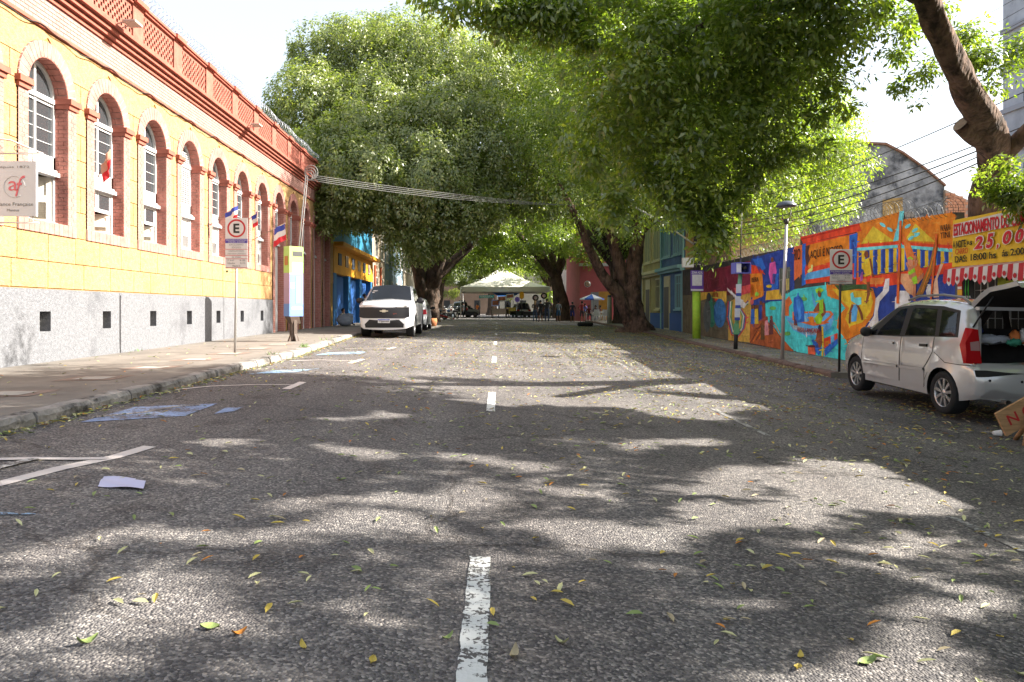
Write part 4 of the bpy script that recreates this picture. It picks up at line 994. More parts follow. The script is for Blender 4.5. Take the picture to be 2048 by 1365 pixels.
b = MB(); b.box((x - .27, y - .195, CZ + .73), (x + .21, y - .191, CZ + .80)); b.build('foot_strip', flat(.6, .6, .62), zs)
text('notice_lettering', 'ZONA AZUL', flat(.62, .6, .66), zs, (x - .24, y - .196, CZ + 1.395), (1, 0, 0), (0, 0, 1), .42, .09, bold=.02)
b = MB(); b.box((x - .55, y - .1, CZ + 1.65), (x - .32, y + .1, CZ + 2.02)); b.prism([(x - .32, y - .1, CZ + 1.65), (x - .13, y - .1, CZ + 1.65), (x - .13, y - .1, CZ + 2.02), (x - .32, y - .1, CZ + 2.02)], (0, .2, 0)); setp(b.build('meter_box', flat(.6, .6, .58)), 'pale meter box on the dark utility pole above the purple notice', 'meter box')
# totem on the left pavement
y = 20.2; x = (587 - CX) / F * y; z = zpl(y); zt = CZ + (620 - 494) / F * y; zb_ = CZ + (620 - 633) / F * y
t = thing('information_totem', 'green and blue payment totem on a dark pedestal, left pavement', 'totem', (x, y, z), R(-38))
w, d_ = .24, .46
def lbox(name, a, b_, mat, parent=t):
    m_ = MB(); m_.box(a, b_); return m_.build(name, mat, parent, True)
h0, h1 = zb_ - z, zt - z
body = lbox('cabinet_top', (-w / 2, -d_ / 2, h0 + (h1 - h0) * .62), (w / 2, d_ / 2, h1), M('totem_green', (.30, .48, .12), .45, .06, 3))
lbox('cabinet_middle', (-w / 2 + .002, -d_ / 2 + .002, h0 + (h1 - h0) * .18), (w / 2 - .002, d_ / 2 - .002, h0 + (h1 - h0) * .62), M('totem_mauve', (.30, .22, .32), .45, .06, 3))
lbox('cabinet_foot', (-w / 2, -d_ / 2, h0), (w / 2, d_ / 2, h0 + (h1 - h0) * .18), M('totem_blue', (.12, .22, .48), .45, .06, 3))
fx = w / 2
H = h1 - h0
for (nm, y0, y1, za, zb2, mt) in (('screen', -.12, .2, .86, .93, flat(.05, .05, .05)), ('white_label', -.14, .2, .62, .77, flat(.66, .68, .68)), ('blue_front', -.21, .21, .02, .60, M('totem_front', (.13, .30, .62), .4)), ('photo_strip', -.03, .14, .18, .58, flat(.16, .24, .26)), ('notice', -.19, -.07, .40, .48, flat(.66, .66, .66)), ('skyline', -.15, .18, .10, .13, flat(.7, .7, .7))):
    lbox(nm, (fx, y0, h0 + H * za), (fx + (.012 if nm in ('photo_strip', 'notice', 'skyline') else .006), y1, h0 + H * zb2), mt)
lbox('coin_panel', (-.08, -d_ / 2 - .006, h0 + H * .73), (.06, -d_ / 2, h0 + H * .86), flat(.35, .16, .05))
b = MB(); b.box((-.09, -.05, .04), (.09, .05, h0)); b.box((-.05, -.09, .04), (.05, .09, h0)); b.prism([(-.15, -.03, 0), (.15, -.03, 0), (.09, -.03, .2), (-.09, -.03, .2)], (0, .06, 0)); b.prism([(-.03, -.18, 0), (-.03, .18, 0), (-.03, .09, .2), (-.03, -.09, .2)], (.06, 0, 0)); b.prism([(-.12, -.2, h0), (.12, -.2, h0), (.06, -.1, h0 - .2), (-.06, -.1, h0 - .2)], (0, .3, 0)); b.build('pedestal', M('pedestal_brown', (.07, .05, .04), .6, .3, 5), t, True)
# thin conduit behind the totem with a coil of cable, and the cables that cross the street
CAB = M('grey_cable', (.20, .195, .19), .6)
xa, ya = (580 - CX) / F * 21.4, 21.4; za_ = zpl(ya)
t = thing('cable_conduit', 'thin leaning conduit with coiled cable ends behind the totem', 'conduit', (xa, ya, za_))
pt = P(612, 350, 21.4)
b = MB(); b.tube([(xa, ya, za_), tuple(pt)], .018, 6); b.tube([(xa + .06, ya, za_), (pt.x + .05, pt.y, pt.z - .02)], .012, 5); b.build('conduit', CAB, t)
b = MB()
for k in range(4):
    r_ = .10 + .03 * k; c = pt + Vector((.08 + .02 * k, 0, -.05 + .04 * k)); b.tube([(c.x + r_ * math.cos(a * .4), c.y + .01 * k, c.z + r_ * 1.1 * math.sin(a * .4)) for a in range(17)], .011, 5)
b.build('cable_coil', CAB, t)
def cable(label, a, c, sag, r_=.012, mat=None, n=24):
    a, c = Vector(a), Vector(c); b = MB(); pts = []
    for k in range(n + 1):
        u = k / n; p = a.lerp(c, u); p.z -= sag * 4 * u * (1 - u); pts.append(p)
    b.tube(pts, r_, 4); return setp(b.build('overhead_cable', mat or M('black_cable', (.03, .03, .03), .6)), label, 'cable', 'overhead cables')
for k in range(4):
    e = P(1215, 416, 33) + Vector((k * .1, 0, k * .05))
    cable('pale overhead cable, %s of the bundle crossing the street from the coiled conduit' % ('topmost', 'second', 'third', 'lowest')[k], pt + Vector((.1, 0, -.05 * k)), e, .12 + .05 * k, .006, CAB)
BK = M('black_cable', (.03, .03, .03), .6)
def wire(p0, p1, d0, d1, r_, sag=.3, lab='dark overhead wire crossing the sky at upper right'):
    cable(lab, P(*p0, d0), P(*p1, d1), sag, r_, BK)
thin = 'thin overhead wire, %s of four crossing the sky at upper right'
for q_n, (a, c) in enumerate((((2150, -70), (1660, 190)), ((2150, -42), (1690, 200)), ((2150, -14), (1690, 212)), ((2150, 10), (1650, 238)))): wire(a, c, 16, 40, .007, .15, thin % ('topmost', 'second', 'third', 'lowest')[q_n])
wire((2100, 160), (1500, 400), 14, 29, .012, .2, 'thick black wire passing behind the leaning trunk')
for k in range(4): wire((2110, 228 + k * 9), (1395, 448 + k * 7), 14, 29, .012 + .003 * (k % 2), .35 + .1 * k, 'dark service cable, %s of the sagging bundle running to the utility pole' % ('topmost', 'second', 'third', 'lowest')[k])
# ================================================================ houses behind the trees
def facade_box(t, x0, x1, y0, y1, z0, z1, mat, name='wall'):
    b = MB(); b.box((x0, y0, z0), (x1, y1, z1)); return b.build(name, mat, t)
def win_x(t, x, y0, y1, z0, z1, frame, glass, side, bars=4, sill=True, name='window'):
    """window in a wall of constant x; side = direction it looks to"""
    b = MB(); f = .09; o = x + side * .05
    b.box((x - side * .02, y0, z0), (o, y0 + f, z1)); b.box((x - side * .02, y1 - f, z0), (o, y1, z1)); b.box((x - side * .02, y0 + f, z1 - f), (o, y1 - f, z1)); b.box((x - side * .02, y0 + f, z0), (o, y1 - f, z0 + f))
    w = b.build(name, frame, t)
    b = MB(); b.box((x - side * .01, y0 + f, z0 + f), (x + side * .012, y1 - f, z1 - f)); b.build('pane', glass, w)
    b = MB()
    for k in range(1, bars): y = y0 + (y1 - y0) * k / bars; b.box((x + side * .012, y - .03, z0 + f), (x + side * .035, y + .03, z1 - f))
    b.box((x + side * .012, y0 + f, z0 + (z1 - z0) * .72), (x + side * .036, y1 - f, z0 + (z1 - z0) * .72 + .05)); b.build('bars', frame, w)
    if sill: b = MB(); b.box((x - side * .02, y0 - .06, z0 - .08), (x + side * .12, y1 + .06, z0)); b.build('sill', frame, w)
    return w
# blue townhouse with the blind stained flank, and the yellow one next to it
zg = zpr(36); TANW = M('stained_tan_render', (.30, .20, .10), .95, .35, .9, .35, 12, stain=((.07, .05, .035), .55, .52), aniso=(1, 1, .55)); BLUEW = M('blue_house_paint', (.05, .12, .24), .7, .2, 1.5, .1, 20); CREAMT = M('cream_trim', (.52, .50, .30), .7, .1, 3); YELH = M('pale_yellow_house', (.34, .31, .13), .8, .15, 1.5)
DARKW = M('dark_opening', (.02, .022, .025), .4); TILE = M('clay_tiles', (.30, .12, .07), .85, .3, 5)
def townhouse(name, label, ya, yb, bodym, trim, shut, flank=None):
    x = xwr((ya + yb) / 2) + .05; t = thing(name, label, 'house', (x, (ya + yb) / 2, zg)); ztop = CZ + 6.4
    facade_box(t, x, x + 4.8, ya + .01, yb - .01, zg - .3, ztop, bodym)
    if flank: facade_box(t, x + .05, x + 4.8, ya - .03, ya + .01, zg - .3, ztop - .02, flank, 'flank_wall')
    zm = CZ + 1.95
    b = MB(); b.box((x - .35, ya, zm), (x, yb, zm + .16)); b.box((x - .2, ya, zm - .12), (x, yb, zm)); b.build('string_course', trim, t)
    b = MB(); b.box((x - .3, ya, ztop - .3), (x, yb, ztop)); b.box((x - .18, ya, ztop - .5), (x, yb, ztop - .3)); b.build('cornice', trim, t)
    b = MB(); b.prism([(x - .3, ya - .05, ztop), (x + 4.9, ya - .05, ztop), (x + 2.3, ya - .05, ztop + 1.0)], (0, yb - ya + .1, 0)); b.build('roof', TILE, t)
    for s_ in (ya + .02, yb - .22): b = MB(); b.box((x - .07, s_, zg), (x, s_ + .2, ztop - .5)); b.build('pilaster', trim, t)
    b = MB(); b.box((x - .05, ya + .25, zg - .1), (x, yb - .25, zg + .85)); b.build('plinth', flat(.04, .10, .28), t)
    L_ = yb - ya
    for k in range(2):
        a = ya + .4 + k * (L_ - .3) / 2; win_x(t, x, a, a + L_ / 2 - .75, zm + .7, ztop - .8, trim, shut, -1, 4)
        if k == 0: win_x(t, x, a, a + 1.15, zg + 1.05, zm - .25, trim, DARKW, -1, 4)
        else:
            b = MB(); b.box((x - .06, a + .1, zg), (x + .02, a + 1.2, zm - .25)); d_ = b.build('door', CREAMT, t); b = MB(); b.box((x - .075, a + .2, zg + .1), (x - .06, a + 1.1, zm - .8)); b.build('door_panel', DARKW, d_)
    return t
townhouse('townhouse', 'blue two-storey townhouse with stained tan flank beyond the mural wall', 34.8, 39.3, BLUEW, M('blue_trim', (.22, .42, .46), .7), M('blue_shutter', (.10, .24, .34), .5), TANW)
townhouse('townhouse', 'pale yellow two-storey townhouse right behind the thick right-hand trunk', 39.35, 44.2, YELH, CREAMT, M('olive_shutter', (.18, .22, .14), .5))
# lower tan annexe seen over the wall
x0 = P(1462, 500, 33).x; t = thing('tan_annexe', 'low tan weathered annexe showing over the mural wall beneath the foliage', 'building', (x0, 33.5, zg))
facade_box(t, x0, x0 + 3.4, 33.0, 34.7, zg - .3, CZ + 4.1, M('pale_tan_render', (.42, .30, .17), .95, .3, .8, .3, 12, stain=((.16, .10, .06), .6, .56)))
b = MB(); b.box((x0 - .1, 32.9, CZ + 4.1), (x0 + 3.5, 34.75, CZ + 4.22)); b.build('roof_slab', RENDER_D, t)
# weathered grey gable and its brick lean-to
d = 46; GREYW = M('weathered_grey_render', (.24, .25, .27), .95, .5, .9, .2, 8, stain=((.05, .055, .065), .8, .46), detail=10); 
t = thing('gabled_house', 'weathered grey house with a curved gable rising behind the mural wall', 'house', tuple(P(1800, 660, d)))
pts = [P(*p, d) for p in ((1640, 640), (1889, 640), (1889, 374), (1850, 341), (1805, 309), (1770, 291), (1700, 288), (1640, 287))]
b = MB(); b.prism(pts, (0, 9, 0)); b.build('gable_wall', GREYW, t)
b = MB(); rp = [Vector(p) for p in pts[2:]]; 
for k in range(len(rp) - 1):
    a, c = rp[k], rp[k + 1]; b.prism([a + Vector((0, -.15, .01)), c + Vector((0, -.15, .01)), c + Vector((0, -.15, .14)), a + Vector((0, -.15, .14))], (0, 9.3, 0))
b.build('roof_edge', M('roof_edge_tiles', (.20, .11, .08), .9, .3, 4), t)
OB = M('ochre_stain', (.30, .20, .08), .95, .4, .8)
b = MB(); b.prism([P(1765, 400, d - .01), P(1805, 395, d - .01), P(1805, 470, d - .01), P(1765, 470, d - .01)], (0, -.02, 0)); b.build('bare_patch', OB, t)
t = thing('brick_annexe', 'small bare brick lean-to at the right foot of the grey gable', 'building', tuple(P(1912, 660, d)))
pts = [P(*p, d - .2) for p in ((1891, 640), (1940, 640), (1940, 402), (1891, 380))]
b = MB(); b.prism(pts, (0, 6, 0)); b.build('wall', M('brick_mortar_far', (.36, .27, .22), .9, .2, 2), t)
bk = MB(); zq = P(0, 440, d).z; r_ = 0; xa = P(1891, 0, d - .22).x; xb_ = P(1940, 0, d - .22).x
while zq < P(0, 384, d).z:
    x = xa + (.15 if r_ % 2 else 0)
    while x < xb_ - .3:
        ztopx = P(0, 380 + (x - xa) / (xb_ - xa) * 22, d).z
        if zq + .16 < ztopx: b = MB(); b.box((x, d - .25, zq), (x + .28, d - .19, zq + .15)); b.build('brick', M('far_brick', (.42, .20, .12), .9, .25, 2), t)
        x += .31
    zq += .18; r_ += 1
# tall grey block at the right edge
d = 46; x = P(2006, 0, 62).x; t = thing('grey_tower_block', 'tall grey rendered block rising at the right edge of the picture', 'building', (x + 6, d + 5, zg))
facade_box(t, x, x + 14, d, 62, zg - .5, 30, M('grey_tower_render', (.30, .33, .38), .9, .3, .3, .1, 6, stain=((.15, .17, .20), .35, .55)))
for k in range(8): b = MB(); z = 4.2 + k * 3.3; b.box((x - .2, d - .15, z), (x, 62.1, z + .4)); b.build('floor_band', M('grey_band', (.24, .26, .30), .9), t)
for k in range(5):
    for j in range(3): b = MB(); z = 5.4 + k * 3.1; b.box((x - .04, d + 2 + j * 4.6, z), (x + .02, d + 4.4 + j * 4.6, z + 1.4)); b.build('window', DARKW, t)
# blue and yellow painted house beyond the yellow building
zg = zpl(44); t = thing('corner_shop', 'bright blue shop house with an orange band beyond the yellow building', 'house', (XF, 44, zg))
OB1, OB2, OB3 = 37.3, 50.6, CZ + 7.0
BW = M('bright_blue_paint', (.025, .13, .32), .6, .2, 1.0, .1, 15); OW = M('orange_yellow_paint', (.52, .25, .02), .6, .15, 1.2, .1, 15); TW = M('teal_blue_paint', (.025, .16, .27), .6, .2, 1.)
facade_box(t, XF - 8, XF, OB1, OB2, CZ + 3.35, OB3, TW, 'upper_wall')
facade_box(t, XF - 8, XF + .03, OB1 + .002, OB2 + .05, CZ + 1.85, CZ + 3.35, OW, 'orange_band')
b = MB(); b.box((XF, OB1 + .05, CZ + 3.2), (XF + .5, OB2 + .2, CZ + 3.4)); b.build('ledge', OW, t)
facade_box(t, XF - 8, XF - .3, OB1 + .01, OB2, zg - .3, CZ + 1.85, flat(.02, .06, .17), 'recess')
for k, y in enumerate((37.32, 41.4, 45.2, 49.6)):
    b = MB(); b.box((XF - .3, y, zg - .3), (XF + .02, y + .75, CZ + 1.85)); b.build('pier', BW, t)
for k, y in enumerate((38.1, 42.2, 46.0)):
    b = MB(); b.box((XF - .28, y + .02, zg), (XF - .22, y + 3.1, CZ + 1.75)); b.build('shutter', flat(.02, .09, .30), t)
for k in range(6): b = MB(); b.box((XF + .03, 38.4 + k * 2.0, CZ + 2.3), (XF + .08, 39.2 + k * 2.0, CZ + 2.9)); b.build('notice_board', flat(.25, .2, .16) if k % 2 else flat(.08, .1, .14), t)
# shaded row further along on the left
for k, (y0, y1, c, nm, lb) in enumerate(((50.8, 60, (.30, .24, .18), 'cream_house', 'shaded cream house with red door posts behind the parked cars'), (60.1, 74, (.16, .22, .27), 'railed_house', 'grey-blue house behind pale upright railings on the left'), (74.2, 95, (.34, .30, .24), 'far_house', 'pale house far down the left side beyond the trunks'))):
    zg = zpl(y0); t = thing(nm, lb, 'house', (XF - .4, (y0 + y1) / 2, zg)); x = XF - .4
    facade_box(t, x - 8, x, y0, y1, zg - .3, CZ + 7.5, M('row_wall_%d' % k, c, .9, .25, .7, .1, 10))
    n = int((y1 - y0) / 3)
    for j in range(n):
        y = y0 + .7 + j * (y1 - y0) / n; win_x(t, x, y, y + 1.3, zg + 1.0, zg + 3.2, flat(.5, .48, .44), DARKW, 1, 3); win_x(t, x, y, y + 1.3, zg + 4.6, zg + 6.6, flat(.5, .48, .44), DARKW, 1, 3)
        if k == 0: b = MB(); b.box((x, y - .45, zg), (x + .12, y - .2, zg + 4)); b.build('door_post', flat(.45, .10, .04), t)
    if k == 1:
        for j in range(40): b = MB(); y = y0 + .2 + j * .33; b.tube([(x + .5, y, zg), (x + .5, y, zg + 2.6)], .03, 5); b.build('railing_bar', flat(.45, .52, .56), t)
        for z in (.3, 2.3): b = MB(); b.box((x + .47, y0, zg + z), (x + .53, y1, zg + z + .05)); b.build('rail', flat(.45, .52, .56), t)
# right side far: red corner bar with its round sign, and the row end
zg = zpr(60); d = 62
t = thing('red_bar_building', 'red corner building with a round black sign beyond the right trunks', 'building', (11.5, d + 4, zg))
xr0 = P(1160, 0, d).x; facade_box(t, xr0, xr0 + 5, d, d + 10, zg - .3, CZ + 6.6, M('bar_red', (.40, .10, .11), .8, .15, 1.))
b = MB(); b.box((xr0 - .1, d - .1, CZ + 3.6), (xr0 + 5.1, d, CZ + 3.85)); b.box((xr0 - .1, d - .1, CZ + 6.6), (xr0 + 5.1, d, CZ + 6.9)); b.build('trim', flat(.5, .48, .5), t)
b = MB(); b.box((xr0 + .7, d - .03, CZ + 4.2), (xr0 + 1.7, d + .01, CZ + 6.1)); b.build('window', flat(.4, .42, .46), t)
b = MB(); b.box((xr0 + .9, d - .03, zg), (xr0 + 2.6, d + .01, zg + 2.3)); b.build('doorway', flat(.22, .23, .25), t)
c = P(1175, 568.5, d - .3); t2 = thing('round_bar_sign', 'round black sign with a white ring on the red building', 'sign', tuple(c)); 
b = MB(); b.lathe([(0, -.02), (.27, -.02), (.27, .04), (0, .04)], tuple(c), 'y', 24); b.build('disc', SBLK, t2)
b = MB(); b.lathe([(.23, -.03), (.265, -.03)], tuple(c), 'y', 24); b.build('ring', SIGNW, t2); b = MB(); b.lathe([(0, -.03), (.17, -.03)], tuple(c), 'y', 20); b.build('emblem', flat(.5, .33, .22), t2)
text('sign_lettering', 'BAR', SBLK, t2, (-.11, -.036, -.05), (1, 0, 0), (0, 0, 1), .22, .10)
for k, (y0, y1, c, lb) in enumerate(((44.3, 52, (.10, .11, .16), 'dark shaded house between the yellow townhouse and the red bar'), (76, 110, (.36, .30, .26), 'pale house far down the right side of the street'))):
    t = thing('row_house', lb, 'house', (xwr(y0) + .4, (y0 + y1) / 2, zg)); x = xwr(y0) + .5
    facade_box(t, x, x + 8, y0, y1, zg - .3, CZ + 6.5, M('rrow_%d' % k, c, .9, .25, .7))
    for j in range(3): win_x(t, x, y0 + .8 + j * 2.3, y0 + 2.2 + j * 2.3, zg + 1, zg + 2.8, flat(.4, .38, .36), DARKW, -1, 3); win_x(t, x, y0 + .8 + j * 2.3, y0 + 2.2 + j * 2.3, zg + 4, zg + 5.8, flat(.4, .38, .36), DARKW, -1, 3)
# street end
zg = zroad(0, 140)
for k, (x0, x1, h_, c, lb) in enumerate(((-26, -9, 8, (.25, .24, .23), 'pale building closing the street end on the left'), (-8.5, 3, 6, (.17, .12, .09), 'red-brown building closing the street end behind the tent'), (3.5, 20, 9, (.25, .24, .2), 'cream building closing the street end on the right'))):
    t = thing('end_building', lb, 'building', ((x0 + x1) / 2, 150, zg)); facade_box(t, x0, x1, 148, 160, zg - .5, zg + h_, M('end_wall_%d' % k, c, .9, .2, .4))
    for j in range(int((x1 - x0) / 3)):
        for q in range(int(h_ / 3.2)):
            b = MB(); x = x0 + 1 + j * 3; z = zg + 1 + q * 3.2; b.box((x, 147.95, z), (x + 1.2, 148.02, z + 1.7)); b.build('window', DARKW, t)
# ================================================================ vehicles
TYRE = M('tyre_rubber', (.018, .018, .019), .8, .2, 20, .3, 60); RIM = M('alloy_rim', (.45, .45, .46), .3, metal=.8); TRIMB = M('black_plastic', (.02, .02, .022), .5); CARGL = nmat('car_glass', (.012, .014, .016), .03, spec=.8); 
_nt = CARGL.node_tree; _b = _nt.nodes['Principled BSDF']; _t = _nt.nodes.new('ShaderNodeBsdfTransparent'); _t.inputs['Color'].default_value = (.45, .47, .47, 1); _m = _nt.nodes.new('ShaderNodeMixShader'); _m.inputs['Fac'].default_value = .45   # tinted panes
_nt.links.new(_b.outputs[0], _m.inputs[1]); _nt.links.new(_t.outputs[0], _m.inputs[2]); _nt.links.new(_m.outputs[0], _nt.nodes['Material Output'].inputs['Surface'])
SEAM = M('panel_gap', (.02, .02, .02), .8)
REDL = M('tail_lamp_red', (.42, .006, .010), .35, spec=.2, coat=.15); CLRL = M('lamp_clear', (.6, .58, .56), .1, coat=1.); AMBL = M('lamp_pinkish', (.40, .22, .22), .2, coat=1.); INTER = M('car_interior', (.022, .02, .02), .85, .2, 8)
def paint(name, col, rough=.3, metal=0., coat=.8): return nmat(name, col, rough, .03, 2., metal=metal, coat=coat)
def pip(x, y, poly):
    c = False; j = len(poly) - 1
    for i in range(len(poly)):
        xi, yi = poly[i]; xj, yj = poly[j]
        if (yi > y) != (yj > y) and x < (xj - xi) * (y - yi) / (yj - yi + 1e-12) + xi: c = not c
        j = i
    return c
def seg_dist(p, a, b):
    vx, vy = b[0] - a[0], b[1] - a[1]; t = max(0, min(1, ((p[0] - a[0]) * vx + (p[1] - a[1]) * vy) / (vx * vx + vy * vy + 1e-9))); return math.hypot(p[0] - a[0] - vx * t, p[1] - a[1] - vy * t)
def smooth_line(pts, sub=4):
    out = []
    for i in range(len(pts) - 1):
        p0, p1, p2, p3 = [Vector(pts[max(0, min(len(pts) - 1, k))]) for k in (i - 1, i, i + 1, i + 2)]
        for k in range(sub):
            t = k / sub; out.append(tuple(.5 * (2 * p1 + (p2 - p0) * t + (2 * p0 - 5 * p1 + 4 * p2 - p3) * t * t + (3 * p1 - p0 - 3 * p2 + p3) * t ** 3)))
    return out + [tuple(pts[-1])]
class Car:
    """shell from a side outline: local y runs along the car (0 = rear), x across, z up"""
    def __init__(s, t, sil, hw, axles, wr, sill, belt, tumble, plan, bow, rnd=.09, grid=.085, flare=.02):
        s.t, s.hw, s.axles, s.wr, s.belt, s.tumble, s.plan, s.bow, s.rnd, s.flare = t, hw, axles, wr, belt, tumble, plan, bow, rnd, flare
        s.sil = sil; s.L = max(p[0] for p in sil); s.sill = sill; s.grid = grid
        out = list(sil)                                            # rear bottom -> over the top -> front bottom
        bot = []
        for a in sorted(axles, reverse=True):
            R_ = wr * 1.16; za = wr; n = 14
            th0 = math.asin(max(-1, min(1, (sill - za) / R_)))
            bot += [(a + R_ * math.cos(th0 + (math.pi - 2 * th0) * k / n), za + R_ * math.sin(th0 + (math.pi - 2 * th0) * k / n)) for k in range(n + 1)]
        s.outline = out + bot
    def w(s, y, z):
        u = y / s.L; pl = np.interp(u, [p[0] for p in s.plan], [p[1] for p in s.plan]); w = s.hw * pl
        if z > s.belt: w -= (z - s.belt) * s.tumble
        else: w -= ((s.belt - z) / s.belt) ** 2 * .07 - .015 * math.sin(math.pi * z / s.belt)
        d = min(seg_dist((y, z), s.sil[i], s.sil[i + 1]) for i in range(len(s.sil) - 1))
        if d < s.rnd: w -= s.rnd * (1 - math.sqrt(max(0, 1 - (1 - d / s.rnd) ** 2)))
        for a in s.axles:                                          # flared arches
            r = math.hypot(y - a, z - s.wr); R_ = s.wr * 1.16
            if r < R_ + .12 and z > s.sill - .05: w += s.flare * max(0, 1 - abs(r - R_) / .12)
        return float(w)
    def sides(s, regions, default):
        """regions: list of (part name, polygon, material, x offset); parts come out one per side"""
        vs = [Vector(p) for p in s.outline]; n0 = len(vs); faces = [list(range(n0))]; edges = []
        for (_, poly, _, _) in regions:
            b = len(vs); vs += [Vector(p) for p in poly]; edges += [(b + i, b + (i + 1) % len(poly)) for i in range(len(poly))]
        ys_ = [p[0] for p in s.outline]; zs_ = [p[1] for p in s.outline]; y = min(ys_)
        k = 0
        while y < max(ys_):
            z = min(zs_) + (s.grid / 2 if k % 2 else 0)
            while z < max(zs_):
                if pip(y, z, s.outline): vs.append(Vector((y, z)))
                z += s.grid
            y += s.grid; k += 1
        for off in (.015, .04, .07):                                # extra rows along the shoulder so that it rounds
            for i in range(len(s.sil) - 1):
                a, b = Vector(s.sil[i]), Vector(s.sil[i + 1]); m_ = (a + b) / 2; nn = Vector((-(b - a).y, (b - a).x)).normalized()
                for sg in (1, -1):
                    q = m_ + nn * off * sg
                    if pip(q.x, q.y, s.outline): vs.append(q)
        r = delaunay_2d_cdt(vs, edges, faces, 1, 1e-5); V, Fc = r[0], r[2]; W = [s.w(v.x, v.y) for v in V]
        groups = {}
        for f in Fc:
            c = sum((V[i] for i in f), Vector((0, 0))) / len(f); key = -1
            for gi, (_, poly, _, _) in enumerate(regions):
                if pip(c.x, c.y, poly): key = gi
            groups.setdefault(key, []).append(f)
        made = {}
        for sg in (-1, 1):
            for key, fl in groups.items():
                nm, mat, off = (default[0], default[1], 0) if key < 0 else (regions[key][0], regions[key][2], regions[key][3])
                b = MB(); ids = {}; fs = []; vv = []
                for f in fl:
                    q = []
                    for i in f:
                        if i not in ids: ids[i] = len(vv); vv.append((sg * (W[i] + off), V[i].x, V[i].y))
                        q.append(ids[i])
                    fs.append(tuple(q) if sg > 0 else tuple(q[::-1]))
                b.add(vv, fs, 0, True); made[(sg, key)] = b.build(nm, mat, s.t, True)
        return made
    def strip(s, name, i0, i1, mat, n=10, crown=.03):
        """surface across the car between silhouette points i0..i1"""
        b = MB(); vs = []
        for i in range(i0, i1 + 1):
            y, z = s.sil[i]; w = s.w(y, z); a, c = s.sil[max(i - 1, 0)], s.sil[min(i + 1, len(s.sil) - 1)]; t = Vector((c[0] - a[0], c[1] - a[1])).normalized(); nn = Vector((-t.y, t.x))
            bw = s.bow * abs(nn.x) + crown * abs(nn.y)
            for k in range(n + 1):
                u = -1 + 2 * k / n; o = bw * (1 - u * u); vs.append((w * u, y + nn.x * o, z + nn.y * o))
        m_ = n + 1; b.add(vs, [(q * m_ + k, q * m_ + k + 1, (q + 1) * m_ + k + 1, (q + 1) * m_ + k) for q in range(i1 - i0) for k in range(n)], 0, True)
        return b.build(name, mat, s.t, True)
    def end_y(s, x, z, front=True):
        """y of the front/rear skin at (x, z)"""
        cand = [(s.sil[i], s.sil[i + 1]) for i in range(len(s.sil) - 1)]; best = None
        for a, c in cand:
            if (a[1] - z) * (c[1] - z) <= 0 and abs(a[1] - c[1]) > 1e-6:
                y = a[0] + (c[0] - a[0]) * (z - a[1]) / (c[1] - a[1])
                if best is None or (y > best if front else y < best): best = y
        if best is None: best = s.L if front else 0
        w = s.w(best, z); u = max(-1, min(1, x / w)); return best + (1 if front else -1) * s.bow * (1 - u * u)
    def end_patch(s, name, poly, mat, off=.01, front=True, parent=None, step=.12):
        vs = [Vector(p) for p in poly]; x0, x1 = min(p[0] for p in poly), max(p[0] for p in poly); z0, z1 = min(p[1] for p in poly), max(p[1] for p in poly); faces = [list(range(len(poly)))]
        x = x0
        while x <= x1:
            z = z0
            while z <= z1:
                if pip(x, z, poly): vs.append(Vector((x, z)))
                z += step / 2
            x += step
        r = delaunay_2d_cdt(vs, [], faces, 1, 1e-5); sg = 1 if front else -1
        b = MB(); b.add([(v.x, s.end_y(v.x, v.y, front) + sg * off, v.y) for v in r[0]], [tuple(f) if not front else tuple(f[::-1]) for f in r[2]], 0, True)
        return b.build(name, mat, parent or s.t, True)
    def wheels(s, spokes=9, width=.2, detail=True, face=None):
        for a in s.axles:
            for sg in (-1, 1):
                xo = sg * (s.hw - .02); r = s.wr; b = MB()
                prof = [(r * .66, 0), (r * .70, .012), (r * .90, .016), (r * .97, .0), (r, -.03), (r, -width + .03), (r * .97, -width), (r * .66, -width)]
                b.lathe([(p, sg * h) for p, h in prof], (xo, a, r), 'x', 32); wh = b.build('wheel', TYRE, s.t, True)
                b = MB(); b.lathe([(r * .70, sg * -.005), (r * .66, sg * .006), (r * .63, sg * -.01), (r * .61, sg * -.06), (r * .61, sg * -.15)], (xo, a, r), 'x', 28)
                b.lathe([(0, sg * .0), (r * .12, sg * -.002), (r * .19, sg * -.018), (r * .2, sg * -.04)], (xo, a, r), 'x', 14)
                for k in range(spokes):
                    an = 2 * math.pi * k / spokes + .2; d1 = Vector((0, math.cos(an), math.sin(an))); d2 = Vector((0, -math.sin(an), math.cos(an))); o = Vector((xo - sg * .022, a, r))
                    b.prism([o + d1 * r * .16 - d2 * r * .055, o + d1 * r * .16 + d2 * r * .055, o + d1 * r * .63 + d2 * r * .075, o + d1 * r * .63 - d2 * r * .075], (sg * .016, 0, 0))
                b.build('rim', RIM, wh, True)
                b = MB(); b.lathe([(0, sg * -.09), (r * .62, sg * -.09)], (xo, a, r), 'x', 20); b.build('brake_disc', TRIMB, wh, True)
    def inner(s, z0, z1, ya, yb, name='underbody'):
        b = MB(); w = s.hw - .12
        b.box((-w, ya, z0), (w, yb, z1)); return b.build(name, TRIMB, s.t, True)
